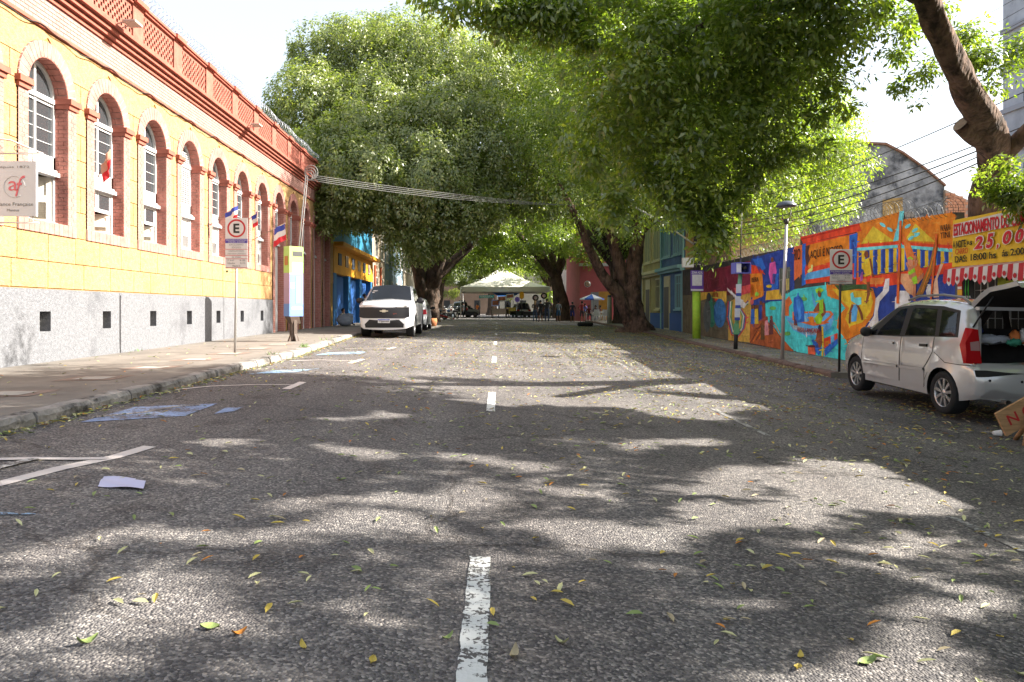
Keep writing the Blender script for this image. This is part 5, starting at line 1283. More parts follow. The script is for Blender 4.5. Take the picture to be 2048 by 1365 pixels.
# ---- silver hatchback with its boot open
SILV = paint('silver_paint', (.52, .515, .515), .2, .3, 1.)
xc, ycar = 7.33, 9.95; zc = (zroad(6.5, 10.6) + zroad(6.5, 13.1)) / 2
car = thing('parked_car', 'silver hatchback parked with its boot open beside the kiosk', 'car', (xc, ycar, zc), 0)
car.rotation_euler = (math.atan2(zroad(6.5, 13.1) - zroad(6.5, 10.6), 2.5), math.atan2(zroad(6.5, 12) - zroad(8.1, 12), 1.6) * .4, R(-.6))
sil = smooth_line([(.06, .30), (.0, .42), (.0, .58), (.05, .70), (.12, .76)], 2)[:-1] + smooth_line([(.12, .76), (.13, .95), (.18, 1.15), (.27, 1.38), (.36, 1.52)], 2)[:-1] + smooth_line([(.36, 1.52), (.55, 1.575), (1.0, 1.61), (1.6, 1.605), (2.1, 1.54)], 3)[:-1] + smooth_line([(2.1, 1.54), (2.5, 1.32), (2.98, 1.04)], 3)[:-1] + smooth_line([(2.98, 1.04), (3.3, .97), (3.62, .86), (3.82, .72), (3.92, .55), (3.93, .40), (3.86, .24)], 3)
C = Car(car, sil, .845, (.66, 3.17), .305, .235, 1.0, .26, [(0, .90), (.08, .97), (.2, 1), (.75, 1), (.9, .95), (1, .80)], .10)
def idx(y, z): return min(range(len(sil)), key=lambda i: math.hypot(sil[i][0] - y, sil[i][1] - z))
iB, iR, iW, iH = idx(.12, .76), idx(.36, 1.52), idx(2.1, 1.54), idx(2.98, 1.04)
def seamline(pts, w=.007):
    l, r = [], []
    p = [Vector(q) for q in pts]
    for i in range(len(p)):
        t = (p[min(i + 1, len(p) - 1)] - p[max(i - 1, 0)]).normalized(); n_ = Vector((-t.y, t.x)) * w; l.append(tuple(p[i] + n_)); r.append(tuple(p[i] - n_))
    return l + r[::-1]
fd = [(2.90, .34), (2.93, .60), (2.90, .95), (2.80, 1.03), (1.74, 1.05), (1.80, .34)]
rd = [(1.77, .34), (1.71, 1.05), (.90, 1.09), (.90, .86), (1.10, .62), (1.10, .34)]
regs = [('door', fd, SILV, .002), ('door', rd, SILV, .002),
        ('window_surround', [(2.84, 1.0), (2.2, 1.475), (1.6, 1.535), (.9, 1.525), (.50, 1.47), (.40, 1.10), (1.0, 1.075), (1.8, 1.03)], TRIMB, .001),
        ('window', [(2.46, 1.02), (2.42, 1.12), (1.98, 1.45), (1.80, 1.475), (1.80, 1.055)], CARGL, .004), ('quarter_window', [(2.76, 1.015), (2.52, 1.02), (2.50, 1.12)], CARGL, .004),
        ('window', [(1.66, 1.06), (1.64, 1.485), (1.02, 1.48), (.90, 1.095)], CARGL, .004), ('quarter_window', [(.80, 1.095), (.90, 1.475), (.56, 1.44), (.46, 1.12)], CARGL, .004),
        ('bump_strip', [(2.86, .575), (1.82, .585), (1.82, .545), (2.86, .535)], SILV, .022), ('bump_strip', [(1.73, .585), (1.10, .61), (1.08, .57), (1.73, .545)], SILV, .022),
        ('panel_gap', seamline([(.86, .86), (.60, .735), (.30, .73), (.10, .735)], .005), SEAM, .001),
        ('panel_gap', seamline(fd[:3] + [(2.84, 1.0)], .006), SEAM, .003), ('panel_gap', seamline([(1.745, 1.03), (1.76, .8), (1.785, .34)], .007), SEAM, .003), ('panel_gap', seamline([(.90, 1.07), (.90, .86), (1.0, .72), (1.10, .62), (1.10, .34)], .006), SEAM, .003),
        ('door_handle', [(1.92, .935), (1.92, .90), (2.08, .895), (2.08, .93)], SILV, .03), ('door_handle', [(1.02, .965), (1.02, .925), (1.20, .92), (1.20, .96)], TRIMB, .028),
        ('tail_lamp', [(.105, .76), (.23, .76), (.31, 1.0), (.30, 1.24), (.22, 1.23), (.13, 1.0)], REDL, .012), ('arch_gap', seamline([(1.13, .32), (1.09, .44), (1.0, .56)], .004), SEAM, .002)]
C.sides(regs, ('body_side', SILV))
C.strip('bumper', 0, iB, SILV, 12); C.strip('roof', iR, iW, SILV, 12); C.strip('windscreen', iW, iH, CARGL, 12); C.strip('bonnet', iH, len(sil) - 1, SILV, 12)
C.wheels(9); C.inner(.2, .5, 1.05, 2.8)
# boot opening: frame, dark cavity, loads, raised tailgate
cav = MB(); yr = lambda z: np.interp(z, [p[1] for p in sil[iB:iR + 1]], [p[0] for p in sil[iB:iR + 1]])
def ring(z, sc, dy): w = C.w(yr(z), z) * sc; return [(-w, yr(z) + dy, z), (w, yr(z) + dy, z)]
zs_ = [.78, .9, 1.05, 1.2, 1.35, 1.49]
for sg in (-1, 1):
    vs = []
    for z in zs_:
        w = C.w(yr(z), z); vs += [(sg * (w - .002), yr(z), z), (sg * (w - .055), yr(z) + .015, z), (sg * (w - .08), yr(z) + .5, z)]
    cav.add(vs, [(i * 3, i * 3 + 1, i * 3 + 4, i * 3 + 3) for i in range(len(zs_) - 1)], 0, True); cav.add(vs, [(i * 3 + 1, i * 3 + 2, i * 3 + 5, i * 3 + 4) for i in range(len(zs_) - 1)], 1, True)
cav.box((-.72, .18, .55), (.72, .85, .60), 1); cav.box((-.74, .84, .55), (.74, .90, 1.02), 1); cav.box((-.66, 1.3, .5), (.66, 1.36, 1.2), 1); cav.box((-.7, .12, 1.485), (.7, .2, 1.53), 0)
cav.box((-.74, .13, .60), (.74, .17, .775), 0)
cav.build('boot_opening', [SILV, INTER], car, True)
b = MB(); b.box((-.6, .52, 1.0), (.6, .95, 1.06)); b.build('parcel_tray', INTER, car, True)
C.end_patch('bumper_strip', [(-.80, .685), (.80, .685), (.80, .62), (-.80, .60)], TRIMB, .014, False)
for sg in (-1, 1):
    C.end_patch('tail_lamp_rear', [(sg * .86, .77), (sg * .66, .77), (sg * .66, 1.22), (sg * .72, 1.23), (sg * .86, 1.05)], REDL, .012, False); C.end_patch('reversing_lamp', [(sg * .80, .94), (sg * .68, .94), (sg * .68, 1.07), (sg * .80, 1.05)], AMBL, .016, False)
    for xx in (.62, .25): 
        b = MB(); b.lathe([(0, -.004), (.018, -.004)], (sg * xx, C.end_y(sg * xx, .555, False) - .002, .555), 'y', 10); b.build('parking_sensor', TRIMB, car, True)
C.end_patch('lower_bumper', [(-.6, .44), (.6, .44), (.72, .32), (-.72, .32)], M('silver_shade', (.33, .32, .32), .4, metal=.3), .016, False)
b = MB(); b.lathe([(.0, 0), (.035, 0), (.04, -.0), (.04, -.2)], (-.42, .10, .27), 'y', 14); b.tube([(-.42, .10, .27), (-.40, .6, .27)], .028, 8); b.build('exhaust', M('exhaust_steel', (.35, .33, .30), .4, metal=.8), car, True)
# tailgate: hinged at the roof edge, swung up
tg = MB(); hz, hy = 1.52, .36; ang = R(20)
def T(u, v, k=0.): return (u, hy - v * math.cos(ang) + k * math.sin(ang), hz + v * math.sin(ang) + k * math.cos(ang) + .05)
n = 8; vs = []
prof_t = [(0, .0), (.25, .035), (.5, .045), (.62, .02), (.80, -.02), (1.02, -.06), (1.06, -.10)]
for (v, k) in prof_t:
    for i in range(n + 1):
        u = -1 + 2 * i / n; w = .66 + .08 * min(1, v * 2); vs.append(T(w * u, v + .05 * (1 - u * u), k + .02 * (1 - u * u)))
m_ = n + 1
tg.add(vs, [(q * m_ + k, q * m_ + k + 1, (q + 1) * m_ + k + 1, (q + 1) * m_ + k) for q in range(len(prof_t) - 1) for k in range(n)], 0, True)
vs2 = []
for (v, k) in prof_t:
    for i in range(n + 1):
        u = -1 + 2 * i / n; w = .64 + .08 * min(1, v * 2); vs2.append(T(w * u, v + .04 * (1 - u * u), k - .06))
tg.add(vs2, [((q + 1) * m_ + k, (q + 1) * m_ + k + 1, q * m_ + k + 1, q * m_ + k) for q in range(len(prof_t) - 1) for k in range(n)], 1, True)
rim_ = [q * m_ for q in range(len(prof_t))] + [(len(prof_t) - 1) * m_ + k for k in range(1, m_)] + [q * m_ + n for q in range(len(prof_t) - 2, -1, -1)]
b0 = len(vs); tg.add([vs[i] for i in rim_] + [vs2[i] for i in rim_], [(i, i + 1, len(rim_) + i + 1, len(rim_) + i) for i in range(len(rim_) - 1)], 0)
tgo = tg.build('tailgate', [SILV, INTER], car, True)
b = MB()
for (a, c) in ((.10, .55),): b.add([T(-.55, a, .055), T(.55, a, .055), T(.60, c, .065), T(-.60, c, .065)], [(0, 1, 2, 3)])
b.build('tailgate_glass', CARGL, tgo, True)
for sg in (-1, 1): b = MB(); b.tube([(sg * .70, .24, 1.25), T(sg * .64, .42, -.05)], .011, 6); b.build('gas_strut', TRIMB, car, True)
for sg in (-1, 1):                                            # roof rails
    b = MB(); b.tube([(sg * .60, .45, 1.56), (sg * .60, .62, 1.655), (sg * .60, 1.1, 1.69), (sg * .60, 1.7, 1.665), (sg * .595, 2.0, 1.60)], .02, 6); b.build('roof_rail', M('rail_grey', (.22, .22, .23), .4, metal=.5), car, True)
for sg in (-1, 1):
    b = MB(); b.ell((sg * .93, 2.66, 1.06), (.10, .07, .085), 0, 12, 8); b.tube([(sg * .80, 2.68, 1.02), (sg * .90, 2.67, 1.04)], .03, 6); b.build('door_mirror', TRIMB, car, True)
b = MB(); b.box((-.62, 1.5, .5), (.62, 1.62, 1.05)); b.box((-.58, 2.0, .9), (-.12, 2.12, 1.3)); b.box((.12, 2.0, .9), (.58, 2.12, 1.3)); b.build('seat', INTER, car, True)
def blob(name, label, cat, mats, base, items):
    b = MB()
    for (c, r, m_) in items: b.ell(c, r, m_, 12, 8)
    rr = random.Random(3); b.v = [tuple(q + rr.uniform(-.02, .02) for q in v) for v in b.v]
    o = b.build(name, mats); return setp(o, label, cat)
W0 = Matrix.Translation(Vector((xc, ycar, zc))) @ car.rotation_euler.to_matrix().to_4x4()
def wl_(p): return tuple(W0 @ Vector(p))
blob('white_sack', 'crumpled white plastic sack lying in the open boot', 'sack', flat(.42, .44, .50), 0, [(wl_((-.35, .42, 1.08)), (.30, .10, .06), 0)])
blob('patterned_bag', 'bag with orange, white and green pattern in the open boot', 'bag', [flat(.55, .16, .04), flat(.55, .52, .5), flat(.05, .25, .16), flat(.05, .10, .35)], 0, [(wl_((-.02, .40, 1.12)), (.06, .08, .09), 0), (wl_((.08, .38, 1.13)), (.06, .09, .10), 1), (wl_((-.06, .36, 1.05)), (.10, .08, .05), 2), (wl_((.20, .38, 1.10)), (.07, .09, .07), 3), (wl_((.13, .35, 1.04)), (.08, .08, .04), 0)])
blob('blue_bundle', 'blue bundle deeper inside the open boot', 'bundle', flat(.02, .04, .22), 0, [(wl_((-.45, .75, 1.18)), (.22, .14, .12), 0)])
# ---- generic road vehicles for the rest of the street
def pickup(label, x, y, rz, mat, front=True, lod=0, group=None):
    z = zroad(x, y); t = thing('pickup_truck', label, 'pickup truck', (x, y, z), rz, group)
    s_ = smooth_line([(.10, .42), (.0, .55), (.0, .75)], 2)[:-1] + [(.03, .85), (.05, 1.12), (.1, 1.2), (1.0, 1.21), (1.72, 1.22)] + smooth_line([(1.80, 1.25), (1.92, 1.55), (2.05, 1.72), (2.4, 1.80), (2.9, 1.82), (3.3, 1.78)], 2)[:-1] + smooth_line([(3.3, 1.78), (3.7, 1.52), (4.15, 1.27)], 2)[:-1] + smooth_line([(4.15, 1.27), (4.7, 1.25), (5.18, 1.19), (5.32, 1.08), (5.36, .85), (5.37, .55), (5.30, .30)], 2)
    q = Car(t, s_, .925, (1.12, 4.22), .385, .40, 1.12, .27, [(0, .95), (.1, .99), (.8, 1), (.93, .96), (1, .86)], .11, .08, .12, .03)
    ii = lambda a, b_: min(range(len(s_)), key=lambda i: math.hypot(s_[i][0] - a, s_[i][1] - b_))
    a, b_, c, d = ii(1.75, 1.22), ii(3.3, 1.78), ii(4.15, 1.27), len(s_) - 1
    q.sides([('side_glazing', [(4.0, 1.20), (3.35, 1.68), (2.5, 1.72), (2.1, 1.66), (1.98, 1.22)], TRIMB, .001), ('window', [(3.85, 1.21), (3.32, 1.62), (3.0, 1.65), (3.0, 1.22)], CARGL, .004), ('window', [(2.9, 1.22), (2.9, 1.65), (2.35, 1.66), (2.1, 1.24)], CARGL, .004), ('panel_gap', seamline([(2.95, 1.2), (2.95, .5)], .008), SEAM, .002), ('panel_gap', seamline([(1.86, 1.2), (1.86, .5)], .008), SEAM, .002), ('panel_gap', seamline([(4.0, 1.18), (3.95, .5)], .008), SEAM, .002)], ('body_side', mat))
    q.strip('tailgate', 0, a, mat, 8); q.strip('cab_roof', a, b_, mat, 8); q.strip('windscreen', b_, c, CARGL, 8); q.strip('bonnet', c, d, mat, 10)
    q.wheels(6, .26); q.inner(.32, .6, .4, 5.0)
    for sg in (-1, 1): b = MB(); b.ell((sg * 1.08, 3.75, 1.27), (.14, .08, .11), 0, 10, 6); b.tube([(sg * .88, 3.78, 1.20), (sg * 1.0, 3.76, 1.24)], .04, 6); b.build('door_mirror', TRIMB, t, True)
    if front:
        q.end_patch('grille', [(-.85, .70), (-.83, 1.06), (.83, 1.06), (.85, .70), (.70, .66), (-.70, .66)], TRIMB, .012); q.end_patch('bumper_intake', [(-.50, .61), (.50, .61), (.66, .46), (.64, .34), (-.64, .34), (-.66, .46)], TRIMB, .014)
        for sg in (-1, 1): q.end_patch('headlamp', [(sg * .84, 1.10), (sg * .42, 1.09), (sg * .42, 1.03), (sg * .84, 1.03)], CLRL, .022)
        yb = q.end_y(0, .90) + .03; e = MB(); e.prism([(p, yb, r_ + .05) for p, r_ in ((-.14, .835), (-.14, .865), (-.06, .872), (-.05, .895), (.05, .895), (.06, .872), (.14, .865), (.14, .835), (.06, .828), (.05, .805), (-.05, .805), (-.06, .828))], (0, .01, 0)); e.build('emblem', flat(.6, .55, .42), t, True)
        e = MB(); yb = q.end_y(.0, .55) + .025; e.box((-.2, yb, .50), (.2, yb + .01, .62)); pl_ = e.build('number_plate', flat(.6, .6, .6), t, True); e = MB(); e.box((-.2, yb + .01, .595), (.2, yb + .013, .62)); e.build('plate_band', flat(.05, .1, .45), pl_, True)
        text('plate_lettering', 'TSJ6H43', SBLK, pl_, (.17, yb + .013, .515), (-1, 0, 0), (0, 0, 1), .34, .065, bold=.01); yb = q.end_y(-.36, .80) + .03; text('badge_lettering', 'Z71', flat(.5, .1, .06), t, (-.30, yb, .79), (-1, 0, 0), (0, 0, 1), .12, .035)
        e = MB()
        for (xa, za) in ((.46, 1.62), (.56, 1.56)): e.box((xa, 3.62 + (1.62 - za) * 1.3, za - .02), (xa + (.16 if za > 1.6 else .09), 3.64 + (1.62 - za) * 1.3, za + .02))
        e.build('windscreen_sticker', flat(.6, .6, .6), t, True)
    else:
        for sg in (-1, 1): q.end_patch('tail_lamp', [(sg * .90, .80), (sg * .76, .80), (sg * .76, 1.12), (sg * .90, 1.10)], REDL, .02, False)
        q.end_patch('tailgate_panel', [(-.70, .68), (.70, .68), (.70, 1.10), (-.70, 1.10)], TRIMB, .015, False); e = MB(); e.box((-.2, -.14, .52), (.2, -.12, .64)); e.build('number_plate', flat(.6, .6, .58), t, True)
    return t
WHITEP = paint('white_car_paint', (.62, .63, .65), .3); BLACKP = paint('black_car_paint', (.015, .016, .018), .2)
pickup('white pickup truck parked at the left kerb facing the camera', -3.28, 25.2 + 5.37, R(180), WHITEP)
def hatch(label, x, y, rz, mat, group=None, rear=True, tall=0.):
    z = zroad(x, y); t = thing('parked_car', label, 'car', (x, y, z), rz, group); h = 1.46 + tall
    s_ = smooth_line([(.08, .32), (.0, .45), (.02, .65), (.06, .80)], 2)[:-1] + smooth_line([(.06, .80), (.16, .98), (.36, 1.22), (.52, h - .08)], 2)[:-1] + smooth_line([(.52, h - .08), (.9, h - .01), (1.6, h), (2.2, h - .06)], 2)[:-1] + smooth_line([(2.2, h - .06), (2.6, h - .3), (3.0, .98)], 2)[:-1] + smooth_line([(3.0, .98), (3.5, .90), (3.85, .72), (3.95, .5), (3.9, .25)], 2)
    q = Car(t, s_, .86, (.68, 3.2), .30, .25, .95, .28, [(0, .88), (.1, .98), (.75, 1), (.9, .94), (1, .8)], .12, .09, .13)
    ii = lambda a, b_: min(range(len(s_)), key=lambda i: math.hypot(s_[i][0] - a, s_[i][1] - b_)); a, a2, b_, c = ii(.1, .9), ii(.52, h - .08), ii(2.2, h - .06), ii(3.0, .98)
    q.sides([('side_glazing', [(2.85, .97), (2.15, h - .14), (1.0, h - .12), (.66, h - .2), (.50, 1.0)], TRIMB, .001), ('window', [(2.6, .99), (2.1, h - .18), (1.7, h - .17), (1.7, .99)], CARGL, .004), ('window', [(1.6, .99), (1.6, h - .17), (1.0, h - .17), (.75, 1.02)], CARGL, .004), ('panel_gap', seamline([(1.65, .95), (1.68, .35)], .008), SEAM, .002), ('tail_lamp', [(.07, .72), (.34, .76), (.30, .96), (.12, .93)], REDL, .008)], ('body_side', mat))
    q.strip('rear', 0, a, mat, 8); q.strip('rear_window', a, a2, CARGL, 8); q.strip('roof', a2, b_, mat, 8); q.strip('windscreen', b_, c, CARGL, 8); q.strip('bonnet', c, len(s_) - 1, mat, 8); q.wheels(7, .2); q.inner(.2, .5, .3, 3.6)
    for sg in (-1, 1): q.end_patch('tail_lamp_rear', [(sg * .85, .72), (sg * .52, .75), (sg * .52, .90), (sg * .85, .93)], REDL, .012, False); b = MB(); b.ell((sg * .98, 2.65, 1.02), (.11, .07, .08), 0, 10, 6); b.tube([(sg * .82, 2.68, .97), (sg * .92, 2.66, 1.0)], .03, 6); b.build('door_mirror', TRIMB, t, True)
    q.end_patch('bumper_insert', [(-.55, .50), (.55, .50), (.55, .36), (-.55, .36)], TRIMB, .012, False); e = MB(); e.box((-.2, -.15, .56), (.2, -.13, .68)); e.build('number_plate', flat(.6, .6, .6), t, True)
    for sg in (-1, 1): q.end_patch('headlamp', [(sg * .75, .78), (sg * .42, .74), (sg * .42, .66), (sg * .78, .66)], CLRL, .012)
    return t
hatch('white hatchback parked nose-away behind the white pickup', -3.35, 33.6, 0, WHITEP)
# vehicles drawn up under the tent
pickup('black pickup truck backed under the tent with loudspeakers in the bed', -2.55, 86, 0, BLACKP, False)
hatch('white hatchback side on at the left end of the tent', -4.0, 88.5, R(-62), WHITEP, tall=.1)
hatch('white minivan parked at the right under the tent', 4.9, 87.5, R(8), WHITEP, tall=.25)
hatch('dark grey car parked under the right corner of the tent', 8.0, 90, R(5), paint('grey_car_paint', (.12, .12, .13), .3), tall=.1)
# ================================================================ trees
BARK = M('bark', (.14, .09, .068), .95, .5, 5., 1.0, 12, stain=((.035, .025, .02), 3.2, .47), aniso=(1, 1, .45))
BARKD = M('dark_bark', (.075, .05, .037), .95, .45, 5., 1.0, 12, stain=((.025, .02, .016), 3., .48), aniso=(1, 1, .45))
for bm_ in (BARK, BARKD):                                  # cracked plates on top of the fine relief
    nt = bm_.node_tree; n_ = nt.nodes; bp = [q for q in n_ if q.type == 'BUMP'][0]; mp = [q for q in n_ if q.type == 'MAPPING'][0]
    vo = n_.new('ShaderNodeTexVoronoi'); vo.feature = 'DISTANCE_TO_EDGE'; vo.inputs['Scale'].default_value = 9.; nt.links.new(mp.outputs['Vector'], vo.inputs['Vector'])
    b2 = n_.new('ShaderNodeBump'); b2.inputs['Strength'].default_value = .9; b2.inputs['Distance'].default_value = .05; nt.links.new(vo.outputs['Distance'], b2.inputs['Height']); nt.links.new(b2.outputs['Normal'], bp.inputs['Normal'])
def leaf_material(name, c0, c1, c2, trans=.35):
    m = bpy.data.materials.new(name); m.use_nodes = True; nt = m.node_tree; n = nt.nodes; L = nt.links
    for q in list(n):
        if q.type == 'BSDF_PRINCIPLED': n.remove(q)
    out = n['Material Output']
    at = n.new('ShaderNodeAttribute'); at.attribute_name = 'tint'
    rp = n.new('ShaderNodeValToRGB'); e = rp.color_ramp.elements; e[0].position = 0; e[0].color = (*c0, 1); e[1].position = 1; e[1].color = (*c2, 1); x = e.new(.6); x.color = (*c1, 1)
    L.new(at.outputs['Fac'], rp.inputs['Fac'])
    d = n.new('ShaderNodeBsdfDiffuse'); L.new(rp.outputs['Color'], d.inputs['Color'])
    t = n.new('ShaderNodeBsdfTranslucent'); hs = n.new('ShaderNodeMix'); hs.data_type = 'RGBA'; hs.blend_type = 'MULTIPLY'; hs.inputs['Factor'].default_value = 1
    hs.inputs['B'].default_value = (1.50, 1.72, .42, 1); L.new(rp.outputs['Color'], hs.inputs['A']); L.new(hs.outputs['Result'], t.inputs['Color'])
    mx = n.new('ShaderNodeMixShader'); mx.inputs['Fac'].default_value = trans; L.new(d.outputs[0], mx.inputs[1]); L.new(t.outputs[0], mx.inputs[2])
    g_ = n.new('ShaderNodeBsdfGlossy'); g_.inputs['Roughness'].default_value = .38; g_.inputs['Color'].default_value = (1, 1, 1, 1)
    m2 = n.new('ShaderNodeMixShader'); m2.inputs['Fac'].default_value = .055; L.new(mx.outputs[0], m2.inputs[1]); L.new(g_.outputs[0], m2.inputs[2]); L.new(m2.outputs[0], out.inputs['Surface'])
    return m
LEAF = leaf_material('leaf_green', (.075, .12, .023), (.18, .235, .046), (.37, .39, .10), .54)
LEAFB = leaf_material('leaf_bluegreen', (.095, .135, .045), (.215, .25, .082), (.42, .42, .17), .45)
rng = np.random.default_rng(11)
ta = math.tan(ELEV); kx = SUN.x / SUN.z; ky = SUN.y / SUN.z
def shadow_xy(p, z0):
    h = p[:, 2] - z0; return p[:, 0] - h * kx, p[:, 1] - h * ky
def in_poly(x, y, poly):
    poly = np.asarray(poly); c = np.zeros(len(x), bool); j = len(poly) - 1
    for i in range(len(poly)):
        xi, yi = poly[i]; xj, yj = poly[j]
        m_ = ((yi > y) != (yj > y)) & (x < (xj - xi) * (y - yi) / (yj - yi + 1e-12) + xi); c ^= m_; j = i
    return c
# sunny places of the photograph, as areas of the real ground and facade that no leaf may shade
def gpoly(pts): return [tuple(G(*p)[:2]) for p in pts]
LIT = [gpoly([(330, 735), (560, 741), (880, 744), (1010, 764), (885, 772), (880, 802), (1000, 808), (1150, 813), (1290, 838), (1420, 850), (1505, 838), (1195, 694), (640, 697)])]
for (x, y, rx, ry, a) in ((720, 912, 120, 9, 0), (1010, 925, 130, 13, 0), (1300, 888, 110, 13, -.05), (1600, 948, 240, 20, -.1), (1760, 1000, 210, 34, 0), (1480, 1022, 240, 24, -.06), (760, 1008, 200, 20, -.05), (250, 1112, 240, 22, -.06), (640, 1078, 290, 17, -.1),
                          (1250, 1042, 240, 20, 0), (1130, 1078, 180, 14, 0), (150, 1245, 220, 40, 0), (640, 1252, 110, 38, 0), (1050, 1212, 60, 16, 0), (1880, 1180, 170, 22, .1), (2000, 1245, 60, 36, 0), (1700, 1105, 230, 15, 0), (1940, 940, 50, 6, 0), (1000, 790, 60, 4, 0), (700, 830, 90, 6, 0), (480, 880, 80, 6, 0), (900, 1330, 90, 25, 0), (1500, 1200, 100, 15, 0), (1350, 1290, 60, 20, 0), (350, 950, 90, 6, 0), (1180, 980, 120, 8, 0), (1880, 1310, 230, 50, 0), (1560, 1345, 170, 22, 0), (1650, 1160, 110, 12, 0), (420, 1180, 130, 16, 0), (80, 1340, 120, 25, 0), (1250, 1130, 90, 10, 0), (860, 1130, 90, 12, 0)):
    ry *= 1.35; rx *= 1.08
    LIT.append(gpoly([(x + rx * math.cos(t) * math.cos(a) - ry * math.sin(t) * math.sin(a), y + rx * math.cos(t) * math.sin(a) + ry * math.sin(t) * math.cos(a)) for t in np.linspace(0, 6.28, 14)[:-1]]))
def sun_ok(p, keep=.06):
    """False for leaves that would shade the sunny places"""
    bad = np.zeros(len(p), bool)
    x, y = shadow_xy(p, np.array([0.05])[0])
    zg_ = CZ - hroad_v(x, np.clip(y, -10, 120)); x, y = shadow_xy(p, zg_)
    x, y = x + .22 * np.sin(2.3 * y + 1.5 * np.sin(1.3 * x)) + .12 * np.sin(6.1 * y + x), y + .20 * np.sin(1.9 * x + 1.2 * np.sin(2.1 * y)) + .13 * np.sin(5.3 * x + 2 * y)
    for q in LIT: bad |= in_poly(x, y, q)
    hz = p[:, 2] - (p[:, 0] - XF) / kx                  # height where the ray meets the facade plane
    yf = p[:, 1] - (p[:, 0] - XF) / SUN.x * SUN.y
    lim = 24.0 + .22 * hz
    bad |= (hz > -.1) & (hz < 7.6) & (yf > 10.6) & (yf < lim) & (p[:, 0] > XF)
    bad |= (x < -4.2) & (x > XF) & (y > 10.2) & (y < 21.5)
    return ~(bad & (rng.random(len(p)) > keep))
TRI = 0
def leaves(name, parent, cen, nrm, per, L_, W_, spread, droop, mat, hang=.0, cull=None):
    """cen: spray centres; each carries leaves fanning out and hanging; one mesh"""
    global TRI
    N = len(cen); cen = np.repeat(cen, per, 0); nrm = np.repeat(nrm, per, 0); n = len(cen)
    r = rng.normal(size=(n, 3)); r /= np.linalg.norm(r, axis=1)[:, None]
    nn = rng.normal(size=(n, 3)) * .38 + nrm * .75; nn[:, 2] += .5; nn /= np.linalg.norm(nn, axis=1)[:, None]
    d = r * 1.0 + nrm * .35; d[:, 2] -= droop; d -= nn * (d * nn).sum(1)[:, None]; d /= np.linalg.norm(d, axis=1)[:, None] + 1e-9
    off = rng.random((n, 1)) ** .6 * spread; pos = cen + r * off * np.array([1, 1, .8]); pos[:, 2] -= rng.random(n) * hang
    tint = np.clip(np.repeat(rng.random(N), per) * .45 + rng.random(n) * .55, 0, 1)
    if cull is not None:
        k_ = sun_ok(pos, cull); pos, d, nn, tint = pos[k_], d[k_], nn[k_], tint[k_]; n = len(pos)
    side = np.cross(nn, d); up_ = nn
    s = (.7 + .6 * rng.random((n, 1)))
    l = L_ * s; w = W_ * s * .5
    v = np.empty((n, 4, 3)); v[:, 0] = pos; v[:, 1] = pos + d * l * .45 + side * w + up_ * l * .06; v[:, 2] = pos + d * l - up_ * l * .08; v[:, 3] = pos + d * l * .45 - side * w + up_ * l * .06
    me = bpy.data.meshes.new(name); me.vertices.add(n * 4); base = np.array(LOC[root_of(parent).name][0])
    me.vertices.foreach_set('co', (v.reshape(-1, 3) - base).ravel().astype(np.float32))
    me.loops.add(n * 4); me.loops.foreach_set('vertex_index', np.arange(n * 4, dtype=np.int32)); me.polygons.add(n)
    me.polygons.foreach_set('loop_start', np.arange(0, n * 4, 4, dtype=np.int32)); me.polygons.foreach_set('loop_total', np.full(n, 4, np.int32))
    at = me.attributes.new('tint', 'FLOAT', 'FACE'); at.data.foreach_set('value', tint.astype(np.float32))
    me.materials.append(mat); me.update(); TRI += 2 * n
    return link(name, me, parent)
def blob_sprays(c, r, n, squash=.8, shell=.55):
    d = rng.normal(size=(n, 3)); d /= np.linalg.norm(d, axis=1)[:, None]; k = shell + (1 - shell) * rng.random((n, 1))
    return c + d * k * r * np.array([1, 1, squash]), d
def px_blobs(poly, n, dfun, rmin, rmax, mind=28):
    """blob centres whose picture position lies in an outline, at real depths"""
    P_ = np.array(poly, float); lo, hi = P_.min(0), P_.max(0); out = []; tries = 0; pts2 = []
    while len(out) < n and tries < n * 60:
        tries += 1; q = lo + (hi - lo) * rng.random(2)
        if not in_poly(np.array([q[0]]), np.array([q[1]]), poly)[0]: continue
        if pts2 and min(np.hypot(*(np.array(pts2) - q).T)) < mind * (1 - tries / (n * 60)): continue
        d = dfun(*q); p = P(q[0], q[1], d); out.append((np.array(p), rmin + (rmax - rmin) * rng.random())); pts2.append(q)
    return out
def limb(mb, pts, radii, n=10, wob=.08, sub=5):
    big = max(radii) > .2; n = n * 2 if big else n; sub = sub * 2 if big else sub
    """rough tapering limb through the points"""
    p = [Vector(q) for q in pts]; res = []; rr = []
    for i in range(len(p) - 1):
        p0, p1, p2, p3 = p[max(i - 1, 0)], p[i], p[i + 1], p[min(i + 2, len(p) - 1)]
        for k in range(sub):
            t = k / sub; res.append(.5 * ((2 * p1) + (p2 - p0) * t + (2 * p0 - 5 * p1 + 4 * p2 - p3) * t * t + (3 * p1 - p0 - 3 * p2 + p3) * t ** 3)); rr.append(radii[i] + (radii[i + 1] - radii[i]) * t)
    res.append(p[-1]); rr.append(radii[-1])
    b0 = len(mb.v); mb.tube(res, rr, n, 0, True, True)
    ph = [random.uniform(0, 6.28) for _ in range(4)]
    for i in range(len(res)):                             # fluted, lumpy bark
        for j in range(n):
            a = 2 * math.pi * j / n; k = 1 + wob * (1.0 * math.sin(3 * a + ph[0] + i * .25) + .7 * math.sin(5 * a + ph[1] - i * .4) + .6 * math.sin(i * (.65 if big else 1.3) + ph[2] + a) + (.5 * math.sin(9 * a + ph[3] + .35 * i) + random.uniform(-.45, .45) if big else 0)) ; v = Vector(mb.v[b0 + i * n + j]); mb.v[b0 + i * n + j] = tuple(res[i] + (v - res[i]) * k)
